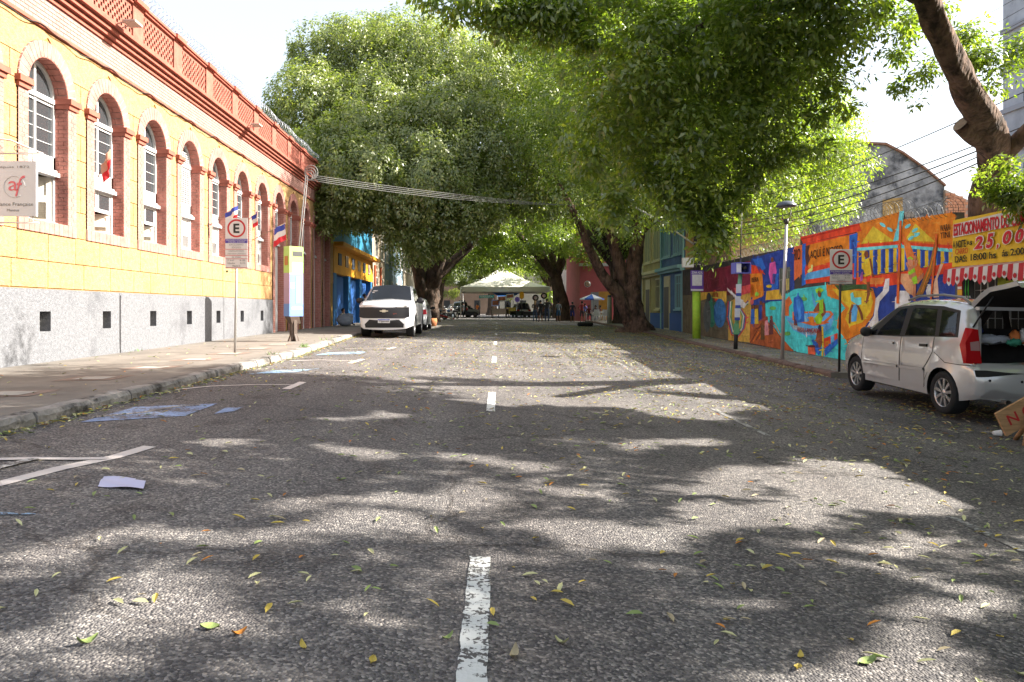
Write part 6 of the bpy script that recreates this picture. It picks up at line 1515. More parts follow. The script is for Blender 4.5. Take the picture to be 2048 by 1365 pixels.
def twigs_to(mb, start, blobs, r0=.06, n=5):
    for (c, r) in blobs:
        s_ = min(start, key=lambda q: (Vector(q) - Vector(c)).length); a = Vector(s_); b_ = Vector(c); m_ = a.lerp(b_, .5) + Vector((random.uniform(-.3, .3), random.uniform(-.3, .3), random.uniform(.0, .5)))
        limb(mb, [a, m_, b_], [r0, r0 * .6, r0 * .2], n, .05, 3)
# ---- A: near tree, trunk behind the banner, crown over the street's near end
tA = thing('street_tree', 'near leafy tree with leaning scarred trunk above the parking banner', 'tree', (9.9, 14.6, zpr(14.6) - .1))
mb = MB(); D = 13.6
p0 = P(1985, 690, 14.6); p1 = P(1972, 420, 14.4); p2 = P(1992, 330, 13.7); p3 = P(1972, 255, 13.0); p4 = P(1925, 160, 12.2); p5 = P(1880, 70, 11.6); p6 = P(1845, -20, 11.1); p7 = P(1770, -190, 10.4); p8 = P(1500, -420, 9.4)
limb(mb, [p0, p1, p2, p3, p4, p5, p6, p7, p8], [.38, .30, .255, .265, .19, .175, .165, .14, .07], 14, .07, 6)
limb(mb, [P(1985, 290, 13.3), P(1940, 264, 13.0), P(1924, 250, 12.9)], [.20, .165, .15], 12, .06, 4)           # sawn stub
limb(mb, [P(1995, 325, 13.6), P(2100, 220, 12.6), P(2260, 60, 11)], [.16, .13, .08], 8, .06, 4)
limb(mb, [p6, P(1700, -60, 10.6), P(1560, 10, 10.3), P(1430, 40, 10.1), P(1320, 90, 9.9)], [.2, .13, .1, .07, .03], 8, .06, 5)
limb(mb, [P(1700, -60, 10.6), P(1560, 60, 10.5), P(1420, 140, 10.3), P(1330, 200, 10.1)], [.1, .08, .06, .03], 7, .06, 5)
limb(mb, [p7, P(1700, -350, 8), P(1900, -500, 6)], [.2, .15, .08], 8, .06, 5); limb(mb, [p7, Vector((6, 8, 7.5)), Vector((5.5, 4, 7.2)), Vector((5, 1, 7))], [.2, .15, .1, .05], 8, .06, 5)
mb.build('trunk', BARK, tA)
mb = MB(); c = P(1923, 249, 12.88); mb.lathe([(0, 0), (.145, 0)], (0, 0, 0), 'x', 16); q = Vector((-.8, -.15, .55)).to_track_quat('X', 'Z').to_matrix(); mb.v = [tuple(c + q @ Vector(v) + Vector((-.02, -.01, .012))) for v in mb.v]; mb.build('sawn_face', M('sawn_wood', (.24, .18, .12), .9, .3, 6), tA)
polyA = [(1130, -60), (1135, 120), (1155, 220), (1195, 320), (1250, 340), (1290, 290), (1340, 320), (1395, 400), (1440, 370), (1490, 280), (1550, 240), (1600, 190), (1660, 100), (1700, 10), (1710, -60)]
bright, bright_n = [], []
bA = px_blobs(polyA, 118, lambda x, y: 9.0 + 3.2 * rng.random(), .42, .75, 34)
cs, ns = [], []
for c, r in bA:
    p, d = blob_sprays(c, r, 42, .95, .3); cs.append(p); ns.append(d)
for (x, y, k) in ((1400, 440, 26), (1415, 480, 16), (1440, 455, 26), (1430, 410, 30), (1385, 400, 30), (1405, 500, 7), (1445, 500, 6), (1350, 420, 14), (1340, 380, 26), (1290, 360, 24), (1230, 400, 24), (1215, 425, 12), (1240, 440, 8), (1480, 390, 22), (1500, 350, 24), (1545, 320, 22), (1180, 330, 20), (1590, 290, 16), (1630, 230, 16), (1665, 170, 16), (1690, 215, 6), (1640, 300, 6)):
    p, d_ = blob_sprays(np.array(P(x, y, 9.6)), .17, k, 1.3, .1); bright.append(p); bright_n.append(d_)
# thin hanging sprigs along the top edge and around the bare trunk
for (x, y, d, r, k) in ((850, -10, 9, .28, 10), (905, 20, 9, .22, 8), (940, -10, 9, .3, 14), (985, 15, 9.2, .35, 30), (1030, 25, 9.4, .35, 30), (1080, 10, 9.4, .35, 30), (1010, 70, 9.2, .15, 6), (1090, 60, 9.5, .25, 14), (1140, 30, 9.5, .4, 40), (1165, 80, 9.4, .2, 12),
                        (1815, 40, 12, .42, 26), (1800, 110, 12, .22, 10), (1805, 165, 12, .14, 5), (1850, 140, 12.5, .32, 12), (1795, 185, 12, .08, 3), (1835, 205, 12.3, .1, 4), (1880, 20, 12.3, .3, 8), (1950, 120, 12.7, .5, 42), (1985, 165, 12.7, .45, 34), (1930, 75, 12.8, .4, 20), (2030, 130, 12.6, .5, 30), (2040, 90, 12.6, .4, 16), (1760, 20, 11.5, .4, 24),
                        (2010, 330, 12.2, .30, 26), (2045, 350, 12, .5, 60), (2060, 400, 12, .38, 44), (1990, 385, 12.2, .24, 22), (2030, 395, 12, .25, 26), (1965, 350, 12.6, .16, 6), (1945, 385, 12.6, .1, 3)):
    p, d_ = blob_sprays(np.array(P(x, y, d)), r, k * 2, 1.0, .1); cs.append(p); ns.append(d_)
cs, ns = np.concatenate(cs), np.concatenate(ns); ok = sun_ok(cs, .25); cs = np.concatenate([cs[ok]] + bright); ns = np.concatenate([ns[ok]] + bright_n); crownA = leaves('crown', tA, cs, ns, 13, .092, .038, .14, .6, LEAF)
# the rest of that crown: above and right of the picture, shading the foreground
cs, ns = [], []; n = 0
while n < 560:
    c = np.array([rng.uniform(1.5, 15), rng.uniform(-3.5, 10.4), rng.uniform(3.4, 9.4)]); 
    if c[2] > (c[0] + 8.2) * ta + .5 + max(0, 6 - c[1]) or c[2] < (5.0 if c[0] < 8.5 else 3.4): continue
    if c[1] > .3 and CY - F * (c[2] - CZ - .9) / c[1] > -60 and CX + F * (c[0] - .9) / c[1] < 2090: continue
    p, d = blob_sprays(c, rng.uniform(.6, 1.05), 38, .8, .3); cs.append(p); ns.append(d); n += 1
cs, ns = np.concatenate(cs), np.concatenate(ns); leaves('upper_crown', tA, cs, ns, 9, .16, .07, .3, .45, LEAF, 0., .0)
# ---- B: thick tree on the right kerb
xB, yB = 7.55, 37.0; zB = zroad(xB, yB)
tB = thing('street_tree', 'thick old tree forking low on the right kerb, mid-street', 'tree', (xB, yB, zB - .1))
mb = MB()
limb(mb, [P(1278, 672, yB), P(1272, 640, yB), P(1262, 600, yB), P(1266, 560, yB), P(1272, 500, yB), P(1280, 440, yB), P(1300, 330, yB - 2)], [.85, .54, .45, .40, .34, .28, .13], 16, .09, 6)
limb(mb, [P(1262, 640, yB - .1), P(1238, 590, yB - .2), P(1212, 560, yB - .5), P(1180, 500, yB - 1), P(1150, 430, yB - 2), P(1110, 350, yB - 3)], [.38, .33, .26, .2, .14, .07], 12, .08, 6)
limb(mb, [P(1258, 600, yB), P(1236, 520, yB), P(1215, 440, yB - 1), P(1200, 340, yB - 2)], [.34, .28, .2, .1], 12, .08, 6)
limb(mb, [P(1236, 560, yB + .2), P(1232, 480, yB + .5), P(1250, 400, yB)], [.22, .17, .1], 9, .08, 5)
limb(mb, [P(1280, 460, yB), P(1360, 400, yB - 2), P(1470, 370, yB - 4), P(1560, 400, yB - 5)], [.3, .22, .15, .07], 9, .06, 6)
limb(mb, [P(1300, 370, yB - 1), P(1450, 300, yB - 3), P(1600, 280, yB - 5)], [.22, .16, .07], 8, .06, 6)
limb(mb, [P(1272, 668, yB), P(1232, 668, yB - .3)], [.5, .2], 8, .1, 3); limb(mb, [P(1282, 668, yB), P(1308, 672, yB - .2)], [.5, .18], 8, .1, 3)
mb.build('trunk', BARK, tB)
polyB = [(1060, -40), (1500, -40), (1560, 90), (1640, 170), (1690, 250), (1700, 330), (1670, 410), (1610, 455), (1540, 470), (1480, 440), (1420, 430), (1360, 440), (1300, 430), (1230, 440), (1150, 410), (1090, 390), (1060, 250)]
bB = px_blobs(polyB, 185, lambda x, y: 26.5 + 10 * rng.random() if x > 1330 else 28 + 10 * rng.random(), 1.0, 1.7, 30)
cs, ns = [], []
for c, r in bB:
    p, d = blob_sprays(c, r, int(36 * r * r) + 12, .8, .65); cs.append(p); ns.append(d)
cs, ns = np.concatenate(cs), np.concatenate(ns); ok = sun_ok(cs, .2); leaves('crown', tB, cs[ok], ns[ok], 13, .15, .062, .33, .5, LEAF)
# ---- C: great crown on the left, trunks further down the kerb
def treeC():
    xC, yC = -4.1, 55.; zC = zroad(xC, yC)
    t = thing('street_tree', 'huge rounded tree on the left overhanging the yellow building', 'tree', (xC, yC, zC - .1)); mb = MB()
    limb(mb, [P(856, 650, yC), P(858, 610, yC), P(862, 570, yC), P(880, 510, yC - 1), P(905, 440, yC - 4), P(920, 360, yC - 8), P(900, 250, yC - 12)], [.95, .75, .62, .5, .38, .25, .1], 14, .09, 6)
    limb(mb, [P(850, 620, yC), P(836, 540, yC - 1), P(800, 450, yC - 5), P(750, 350, yC - 10), P(700, 250, yC - 14)], [.55, .42, .3, .2, .1], 10, .08, 6)
    limb(mb, [P(866, 560, yC), P(930, 500, yC), P(985, 440, yC - 1), P(1050, 400, yC - 2)], [.4, .3, .2, .08], 9, .08, 6)
    mb.build('trunk', BARKD, t)
    poly = [(590, 190), (615, 130), (650, 70), (740, 40), (800, 62), (860, 55), (900, 80), (960, 90), (1010, 70), (1060, 60), (1130, 50), (1150, 200), (1140, 390), (1060, 400), (990, 390), (920, 430), (850, 440), (790, 430), (740, 430), (690, 420), (645, 380), (610, 330), (590, 270)]
    def dep(x, y): return 33.5 + max(0, 330 - y) * .026 + max(0, x - 900) * .012 + 2.2 * rng.random() + (7 * rng.random() if rng.random() < .4 else 0)
    bl = px_blobs(poly, 150, dep, 1.1, 2.1, 34)
    cs, ns = [], []
    for c, r in bl:
        p, d = blob_sprays(c, r, int(40 * r * r) + 10, .8, .72); cs.append(p); ns.append(d)
    for c, r in bl:                                       # weeping strands over the front of every clump
        for k in range(9):
            a = rng.uniform(math.pi * .95, math.pi * 2.05); s0 = c + np.array([math.cos(a) * r * .95, math.sin(a) * r * .95, rng.uniform(-.2, .5) * r]); L2 = rng.uniform(.5, 1.5); m_ = int(L2 / .16)
            cs.append(s0 + np.stack([rng.normal(0, .05, m_), rng.normal(0, .05, m_), -np.arange(m_) * .16], 1)); ns.append(np.tile(np.array([math.cos(a), math.sin(a), -.1]), (m_, 1)))
    # drooping skirts at the lower front
    for k in range(150):
        x = rng.uniform(610, 1000); yb = np.interp(x, [610, 650, 700, 760, 800, 850, 900, 1000], [370, 440, 420, 440, 470, 500, 470, 410]); c = np.array(P(x, yb + rng.uniform(-30, 25), rng.uniform(33, 36)))
        p, d = blob_sprays(c, .42, 14, 1.6, .1); cs.append(p); ns.append(d)
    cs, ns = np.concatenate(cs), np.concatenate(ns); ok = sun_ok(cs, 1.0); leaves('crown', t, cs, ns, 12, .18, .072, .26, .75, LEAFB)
treeC()
# ---- further street trees closing the avenue
def far_tree(label, x, y, h, lean, R_, nb, base_r, crown_z0, mat, big):
    z = zroad(max(-6, min(8, x)), y); t = thing('street_tree', label, 'tree', (x, y, z - .1)); mb = MB(); o = Vector((x, y, z - .1))
    fork = o + Vector((lean * .3, 0, h * .32))
    limb(mb, [o, o + Vector((lean * .1, 0, h * .14)), fork], [base_r * 1.5, base_r, base_r * .8], 12, .09, 5)
    ends = []
    for k in range(6):
        a = k * 1.05 + random.uniform(-.3, .3); e = fork + Vector((math.cos(a) * R_ * .6 + lean, math.sin(a) * R_ * .6, h * .45 + random.uniform(-.5, 1))); m_ = fork.lerp(e, .5) + Vector((random.uniform(-.4, .4), 0, random.uniform(-.2, .6)))
        limb(mb, [fork + Vector((0, 0, -.3)), m_, e], [base_r * .55, base_r * .36, base_r * .12], 8, .08, 5)
    mb.build('trunk', BARKD, t); cs, ns = [], []
    for k in range(nb):
        d = rng.normal(size=3); d /= np.linalg.norm(d); rr = rng.random() ** .4; c = np.array([x + lean, y, z + (crown_z0 + h) / 2 + .4]) + d * rr * np.array([R_, R_, (h - crown_z0) / 2])
        p, dd = blob_sprays(c, rng.uniform(.9, 1.6), 44, .8, .4); cs.append(p); ns.append(dd)
    leaves('crown', t, np.concatenate(cs), np.concatenate(ns), 10, big, big * .45, .4, .45, mat)
far_tree('second left street tree behind the trunk by the parked cars', -4.4, 63, 13, 1.5, 7.5, 75, .55, 3.6, LEAF, .24)
far_tree('slim right street tree between the tent and the red bar', 7.0, 64, 12.5, -2.2, 7, 75, .55, 3.4, LEAF, .24)
far_tree('extra right street tree added for shade, hidden behind the thick forked trunk', 9.4, 50, 13, -1.5, 7.5, 70, .5, 4.6, LEAF, .24)  # added to darken the far road; its trunk stands out of sight
far_tree('third left street tree, beside the motorcycles near the tent', -5.0, 80, 13, 1.8, 7.5, 60, .6, 4.0, LEAF, .26)
far_tree('right street tree touching the far corner of the tent', 8.6, 82, 13, -2.0, 7.5, 60, .6, 4.0, LEAF, .26)
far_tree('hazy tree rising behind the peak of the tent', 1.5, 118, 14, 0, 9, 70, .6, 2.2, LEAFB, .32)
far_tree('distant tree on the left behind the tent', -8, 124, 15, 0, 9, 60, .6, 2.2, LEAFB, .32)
far_tree('distant tree on the right behind the tent', 11, 122, 15, 0, 9, 60, .6, 2.2, LEAF, .32)
print('LEAF TRIANGLES', TRI)
# ================================================================ hanging sign and flags on the yellow building
y = 10.55; xr_, xl_ = (74 - CX) / F * y, -6.98; z1, z0 = CZ + (620 - 323) / F * y, CZ + (620 - 433) / F * y
t = thing('hanging_sign', 'white school sign hanging from an iron bracket on the yellow building', 'hanging sign', (XF, y, z0))
IRON = M('pale_iron', (.58, .50, .45), .5)
b = MB(); b.box((xl_, y - .02, z0), (xr_, y + .02, z1)); pl_ = b.build('panel', M('sign_panel', (.60, .64, .70), .5, .03, 3), t)
b = MB(); xe = xr_ + .03
b.tube([(XF, y, z1 + .11), (xe + .05, y, z1 + .11)], .014, 6); b.tube([(XF, y, z0 - .09), (xe, y, z0 - .09)], .012, 6)
b.tube([(XF, y, z1 + .35), (-6.95, y, z1 + .34), (-6.62, y, z1 + .29), (xe + .06, y, z1 + .10)], .014, 6)
for xx in (xl_ + .1, xr_ - .06): b.tube([(xx, y, z1), (xx, y, z1 + .11)], .01, 5); b.tube([(xx, y, z0), (xx, y, z0 - .09)], .01, 5)
for c in (-6.55, -6.8, -7.05): b.tube([(c + .05 * math.cos(k * .6) * (1 - k * .06), y, z1 + .18 + .05 * math.sin(k * .6) * (1 - k * .06)) for k in range(14)], .008, 4)
b.build('bracket', IRON, t)
lo = Vector((XF, y, z0)); xm = (28 - CX) / F * y; hs = z1 - z0
def st(s_, zc_, h_, w_, m_, **k): text('lettering', s_, m_, pl_, Vector((xm - w_ / 2, y - .024, z0 + hs * zc_)) - lo, (1, 0, 0), (0, 0, 1), w_, h_, .001, **k)
PINK = M('sign_pink', (.62, .16, .20), .5); st('depuis 1872', .86, .042, .46, SGRY); st('a', .46, .135, .13, PINK, bold=.0)
text('lettering', 'f', PINK, pl_, Vector((xm + .03, y - .024, z0 + hs * .36)) - lo, (1, 0, 0), (0, 0, 1), .14, .29, .001, shear=.35)
st('Alliance Française', .17, .062, .57, SGRY); st('Manaus', .085, .036, .17, SGRY)
ri = MB(); rr = [(xm + .02 + .15 * math.cos(k * .2), y - .0235, z0 + hs * .53 + .15 * math.sin(k * .2)) for k in range(28)]; ri.tube(rr, .003, 4); ri.build('ring', flat(.5, .5, .5), pl_)
FB, FW, FR = M('flag_blue', (.05, .07, .32), .8), M('flag_white', (.62, .60, .58), .8), M('flag_red', (.52, .03, .04), .8)
def flag(label, px, py, d, ln, up_, bands, drop, rz=0):
    p = P(px, py, d); t = thing('flag', label, 'flag', tuple(p), 0, 'flags on the yellow building')
    a = Vector((XF + .02, p.y + .1, p.z - .35)); e = p + Vector((.08, 0, .18)); b = MB(); b.tube([tuple(a), tuple(e)], .012, 5); b.build('flag_pole', M('flag_pole', (.28, .2, .15), .6), t)
    n = 4
    for k, m_ in enumerate(bands):                       # cloth hangs from the pole in soft folds, stripes across
        b = MB(); vs = []; u0, u1 = k / len(bands), (k + 1) / len(bands)
        for i in range(n + 1):
            for j in range(7):
                u = u0 + (u1 - u0) * i / n; v = j / 6; q = e.lerp(a, v * ln) ; fold = .035 * math.sin(v * 9 + u * 2 + d)
                vs.append((q.x + fold * .6, q.y - .02 + fold + .05 * u, q.z - u * drop - .05 * u * v))
        b.add(vs, [(i * 7 + j, i * 7 + j + 1, (i + 1) * 7 + j + 1, (i + 1) * 7 + j) for i in range(n) for j in range(6)], 0, True); b.build('stripe', m_, t)
flag('red and white flag hanging before the second arched window', 212, 318, 14.3, .55, 1, [flat(.46, .28, .2), FR], .36)
flag('striped flag half hidden behind the left parking sign', 468, 425, 20.2, .38, 1, [FB, FW, FR], .34)
flag('striped flag just right of the left parking sign', 511, 435, 22.6, .34, 1, [FB, FW, FR], .36)
flag('blue, white and red flag above the totem', 566, 458, 24.0, .36, 1, [FB, FW, FR], .52)
# ================================================================ tent at the end of the street
CANV = M('tent_canvas', (.62, .60, .52), .7, .06, 1.2); xa, xb_ = -2.4, 7.7; ya, yb = 85., 95.; ze = CZ + 2.05; zt = CZ + 2.6; ap = Vector(((1003 - CX) / F * 90, 90, CZ + 5.15)); zgt = zroad(2, 88)
t = thing('market_tent', 'large white pyramid tent spanning the far end of the street', 'tent', (2.6, 90, zgt))
cor = [Vector((xa, ya, zt)), Vector((xb_, ya, zt)), Vector((xb_, yb, zt)), Vector((xa, yb, zt))]
b = MB(); n = 8
for i in range(4):
    A, B_ = cor[i], cor[(i + 1) % 4]; vs = []
    for k in range(n + 1):
        s_ = k / n
        for j in range(n + 1):
            q = A.lerp(B_, j / n).lerp(ap, s_); q.z -= .55 * math.sin(math.pi * s_) * .6; vs.append(q)
    b.add(vs, [(k * (n + 1) + j, k * (n + 1) + j + 1, (k + 1) * (n + 1) + j + 1, (k + 1) * (n + 1) + j) for k in range(n) for j in range(n)], 0, True)
b.build('roof_canvas', CANV, t)
for i in range(4):
    A, B_ = cor[i], cor[(i + 1) % 4]; b = MB(); b.add([A, B_, B_ - Vector((0, 0, zt - ze)), A - Vector((0, 0, zt - ze))], [(0, 1, 2, 3)]); b.build('valance', CANV, t)
for c in cor: b = MB(); b.tube([(c.x, c.y, zgt - .05), (c.x, c.y, zt)], .06, 8); b.build('leg', flat(.6, .6, .58), t)
# goods and boards under the tent
def board(name, label, cat, px0, px1, py0, py1, d, mat, tilt=0., frame=None, legs=True):
    a, c = P(px0, py1, d), P(px1, py0, d); t = thing(name, label, cat, ((a.x + c.x) / 2, d, zroad(2, d))); b = MB()
    dz = tilt * (c.x - a.x); b.prism([(a.x, d, a.z), (c.x, d, a.z + dz), (c.x, d, c.z + dz), (a.x, d, c.z)], (0, .06, 0)); o = b.build('panel', mat, t)
    if legs: b = MB(); [b.tube([(x, d + .05, zroad(2, d)), (x, d + .05, a.z + .1)], .03, 5) for x in (a.x + .1, c.x - .1)]; b.build('legs', DKST, t)
    return t, o, a, c
t, o, a, c = board('name_board', 'teal name board above the black pickup under the tent', 'sign', 958, 988, 591.5, 597, 84.4, flat(.03, .30, .32), .03)
text('board_lettering', 'FERREIRA', flat(.62, .64, .6), o, (a.x - t.location.x + .12, -.01, a.z - t.location.z + .06), (1, 0, .03), (0, 0, 1), (c.x - a.x) * .85, .2, bold=.02)
for (l, p, m_, tl) in (('white-framed picture board beside the black pickup under the tent', (983, 999, 600, 613), flat(.30, .36, .62), .02), ('white-framed picture board leaning high in the middle of the tent', (995, 1013, 593, 604), flat(.55, .55, .6), .05), ('tilted white-framed picture board near the purple star', (1012, 1028, 589.5, 598), flat(.56, .55, .55), .1)):
    t, o, a, c = board('picture_board', l, 'picture board', *p, 84.2, m_, tl); b = MB(); w = c.x - a.x; h = c.z - a.z
    b.prism([(a.x + w * .12, 84.19, a.z + h * .18), (c.x - w * .12, 84.19, a.z + h * .18 + tl * w), (c.x - w * .12, 84.19, c.z - h * .15 + tl * w), (a.x + w * .12, 84.19, c.z - h * .15)], (0, -.02, 0)); b.build('picture', M('board_picture', (.40, .12, .05), .7, .9, 6., col2=(.06, .04, .04)), o)
pc = P(1034.5, 599.5, 84); t = thing('star_board', 'spiky purple starburst board under the tent', 'sign', (pc.x, 84, zroad(2, 84))); b = MB(); b.prism([(pc.x + (.36 if k % 2 else .25) * math.cos(k * math.pi / 12), 84, pc.z + (.36 if k % 2 else .25) * math.sin(k * math.pi / 12)) for k in range(24)], (0, .04, 0)); b.build('star', flat(.17, .10, .50), t); b = MB(); b.tube([(pc.x, 84.06, zroad(2, 84)), (pc.x, 84.06, pc.z)], .03, 5); b.build('stake', DKST, t)
pc = P(1043.5, 592, 84); t = thing('round_board', 'tall orange rounded board beside the purple star', 'sign', (pc.x, 84, zroad(2, 84))); b = MB(); b.prism([(pc.x + .26 * math.cos(k * .3142), 84, pc.z + (.22 if math.sin(k * .3142) > 0 else -.12) + .24 * math.sin(k * .3142)) for k in range(20)], (0, .05, 0)); b.build('disc', flat(.62, .30, .02), t); b = MB(); b.tube([(pc.x, 84.06, zroad(2, 84)), (pc.x, 84.06, pc.z)], .04, 5); b.build('stake', DKST, t)
b = MB(); p1, p2, p3 = P(984, 585.5, 88), P(1041, 586, 88), P(1012, 593, 84.6); b.add([p1, p2, P(1030, 592, 84.6), P(996, 593, 84.6)], [(0, 1, 2, 3)]); setp(b.build('blue_tarpaulin', M('blue_tarp', (.04, .17, .52), .6, .1, 1)), 'blue tarpaulin stretched inside the tent behind the boards', 'tarpaulin')
def tyre(px, py, d, label, s_=.36):
    c = P(px, py, d); t = thing('display_tyre', label, 'tyre', (c.x, d, c.z)); b = MB(); b.lathe([(s_ * .55, -.1), (s_ * .9, -.12), (s_, -.05), (s_, .05), (s_ * .9, .12), (s_ * .55, .1)], tuple(c), 'y', 24); b.build('tyre', TYRE, t); b = MB(); b.lathe([(0, -.04), (s_ * .56, -.06)], tuple(c), 'y', 20); b.build('rim', RIM, t); b = MB(); b.tube([(c.x, d + .15, zroad(2, d)), (c.x, d + .15, c.z)], .05, 6); b.build('stand', DKST, t)
tyre(1071, 596, 84, 'left display tyre on a stand under the tent'); tyre(1088, 592, 84, 'right display tyre on a stand, nearer the tent leg')
for k, (px, py, m_, w_, lb) in enumerate(((940, 628, flat(.03, .03, .035), 1.1, 'dark crate at the left under the tent'), (1000, 622, flat(.34, .26, .22), 2.0, 'pale trestle counter below the picture boards'), (1022, 620, flat(.40, .30, .06), 1.2, 'yellow and red stall table under the tent'), (1033, 627, flat(.02, .03, .03), 1.6, 'low dark crate under the purple star'), (1060, 628, flat(.03, .03, .03), 2.2, 'long dark bench under the tent at right'))):
    d = 84; p = P(px, py, d); z = zroad(p.x, d); t = thing('stall_table', lb, 'table', (p.x, d, z)); h = max(.35, p.z - z + .25)
    b = MB(); b.box((p.x - w_ / 2, d - .35, z + h - .08), (p.x + w_ / 2, d + .35, z + h)); b.box((p.x - w_ / 2 + .05, d - .3, z + h * .35), (p.x + w_ / 2 - .05, d - .26, z + h - .08)); b.build('table_top', m_, t)
    for sx in (-1, 1):
        for sy in (-1, 1): b = MB(); b.box((p.x + sx * (w_ / 2 - .06) - .03, d + sy * .3 - .03, z), (p.x + sx * (w_ / 2 - .06) + .03, d + sy * .3 + .03, z + h - .08)); b.build('leg', DKST, t)
# ================================================================ people
SK = [(.20, .10, .06), (.26, .14, .09), (.32, .18, .12)]
def person(label, x, y, z, rz, H=1.7, shirt=(.05, .05, .06), pants=(.05, .07, .12), skin=0, hair=(.012, .01, .01), pose='stand', shorts=False, longhair=False, sleeve=True):
    k = H / 1.72; J = {}; E = []; 
    def j(n, p, r): J[n] = (Vector(p) * k, r * k)
    sit = pose in ('sit', 'floor'); pz = .95 if not sit else (.50 if pose == 'sit' else .16)
    dz = pz - .95
    j('pel', (0, 0, pz), .125); j('spi', (0, .0, 1.10 + dz), .115); j('che', (0, -.01, 1.30 + dz), .13); j('nec', (0, 0, 1.455 + dz), .052); j('hea', (0, .015, 1.56 + dz), .082); j('top', (0, .01, 1.655 + dz), .07)
    E += [('pel', 'spi'), ('spi', 'che'), ('che', 'nec'), ('nec', 'hea'), ('hea', 'top')]
    j('nos', (0, .105, 1.555 + dz), .014); E.append(('hea', 'nos'))
    for s_, n in ((-1, 'l'), (1, 'r')):
        j('sh' + n, (s_ * .165, -.005, 1.39 + dz), .062)
        if pose == 'cross': el, wr, ha = (s_ * .25, .08, 1.14), (s_ * -.02, .20, 1.17), (s_ * -.10, .19, 1.19)
        elif pose == 'hip': el, wr, ha = (s_ * .36, -.05, 1.15), (s_ * .19, .05, 1.0), (s_ * .13, .09, .96)
        elif pose == 'phone' and s_ > 0: el, wr, ha = (s_ * .25, .03, 1.13), (s_ * .17, .20, 1.30), (s_ * .12, .20, 1.40)
        elif sit: el, wr, ha = (s_ * .24, .10, 1.15), (s_ * .16, .32, 1.08), (s_ * .10, .38, 1.05)
        else: el, wr, ha = (s_ * .235, -.02, 1.12), (s_ * .25, .06, .89), (s_ * .245, .09, .81)
        j('el' + n, (el[0], el[1], el[2] + dz), .043); j('wr' + n, (wr[0], wr[1], wr[2] + dz), .032); j('ha' + n, (ha[0], ha[1], ha[2] + dz), .034)
        E += [('che', 'sh' + n), ('sh' + n, 'el' + n), ('el' + n, 'wr' + n), ('wr' + n, 'ha' + n)]
        dv = (Vector(ha) - Vector(wr)).normalized()
        for q in range(4):                                # fingers, thumb
            fx = Vector((0, (q - 1.5) * .019, 0)); f1 = Vector(ha) + dv * .045 + fx; f2 = f1 + dv * (.032 + .006 * (q % 3)) + Vector((-s_ * .012, 0, -.008)); j('f%s%d' % (n, q), (f1.x, f1.y, f1.z + dz), .0095); j('g%s%d' % (n, q), (f2.x, f2.y, f2.z + dz), .008); E += [('ha' + n, 'f%s%d' % (n, q)), ('f%s%d' % (n, q), 'g%s%d' % (n, q))]
        tp = Vector(ha) + Vector((-s_ * .02, .045, .01)); j('th' + n, (tp.x, tp.y, tp.z + dz), .010); E.append(('ha' + n, 'th' + n))
        if pose == 'sit': hp = [('hp', (.10, .02, .50), .095), ('kn', (.13, .42, .48), .07), ('an', (.13, .40, .09), .042), ('to', (.13, .54, .04), .035)]
        elif pose == 'floor': hp = [('hp', (.10, .02, .15), .095), ('kn', (.20, .36, .46), .068), ('an', (.16, .52, .07), .042), ('to', (.16, .66, .04), .035)]
        else: hp = [('hp', (.095, 0, .90), .098), ('kn', (.115, .02, .50), .066), ('an', (.12, -.02, .085), .042), ('to', (.135, .12, .038), .036)]
        pr = 'pel'
        for (nm, p, r) in hp: j(nm + n, (s_ * p[0], p[1], p[2]), r); E.append((pr, nm + n)); pr = nm + n
    names = list(J); me = bpy.data.meshes.new('person'); me.from_pydata([J[n][0] for n in names], [(names.index(a), names.index(b_)) for a, b_ in E], [])
    o = bpy.data.objects.new('person', me); COL.objects.link(o); md = o.modifiers.new('s', 'SKIN'); md.use_smooth_shade = True
    for i, n in enumerate(names):
        r = J[n][1]; d = me.skin_vertices[0].data[i]; d.radius = (r, r * (.78 if n in ('pel', 'spi', 'che') else 1)); d.use_root = n == 'pel'
    sb = o.modifiers.new('d', 'SUBSURF'); sb.levels = 1; sb.render_levels = 1
    dg = bpy.context.evaluated_depsgraph_get(); m2 = bpy.data.meshes.new_from_object(o.evaluated_get(dg)); bpy.data.objects.remove(o); bpy.data.meshes.remove(me)
    m2.name = 'person'; m2.materials.clear()
    mats = [M('skin_%d' % skin, SK[skin], .6), flat(*shirt), flat(*pants), flat(.03, .028, .03)]
    for m_ in mats: m2.materials.append(m_)
    for f in m2.polygons:
        c = f.center; best = min(E, key=lambda e: seg3(c, J[e[0]][0], J[e[1]][0])); a, b_ = best; mi = 0
        if 'to' in b_[:2] and b_ != 'top': mi = 3
        elif b_[:2] in ('hp', 'kn') or (a == 'pel' and b_ == 'spi' and c.z < (pz + .03) * k): mi = 2
        elif b_[:2] == 'an': mi = 0 if shorts else 2
        elif b_ in ('spi', 'che', 'shl', 'shr') or (b_ == 'nec' and c.z < (1.42 + dz) * k): mi = 1
        elif b_[:2] == 'el' and sleeve: mi = 1
        f.material_index = mi; f.use_smooth = True
    p = link('person', m2, None, (x, y, z), (0, 0, rz)); LOC[p.name] = (Vector((x, y, z)), rz); setp(p, label, 'person')
    b = MB(); hc = Vector((0, -.012, 1.605 + dz)) * k
    b.ell(tuple(hc), (.093 * k, .10 * k, .098 * k), 0, 14, 8)
    b.v = [(v[0], v[1] if not (v[1] > .04 * k and v[2] < hc.z + .03 * k) else .04 * k, v[2]) for v in b.v]
    if longhair: b.ell((0, -.075 * k, (1.48 + dz) * k), (.085 * k, .045 * k, .15 * k), 0, 12, 8)
    b.build('hair', flat(*hair), p, True); return p
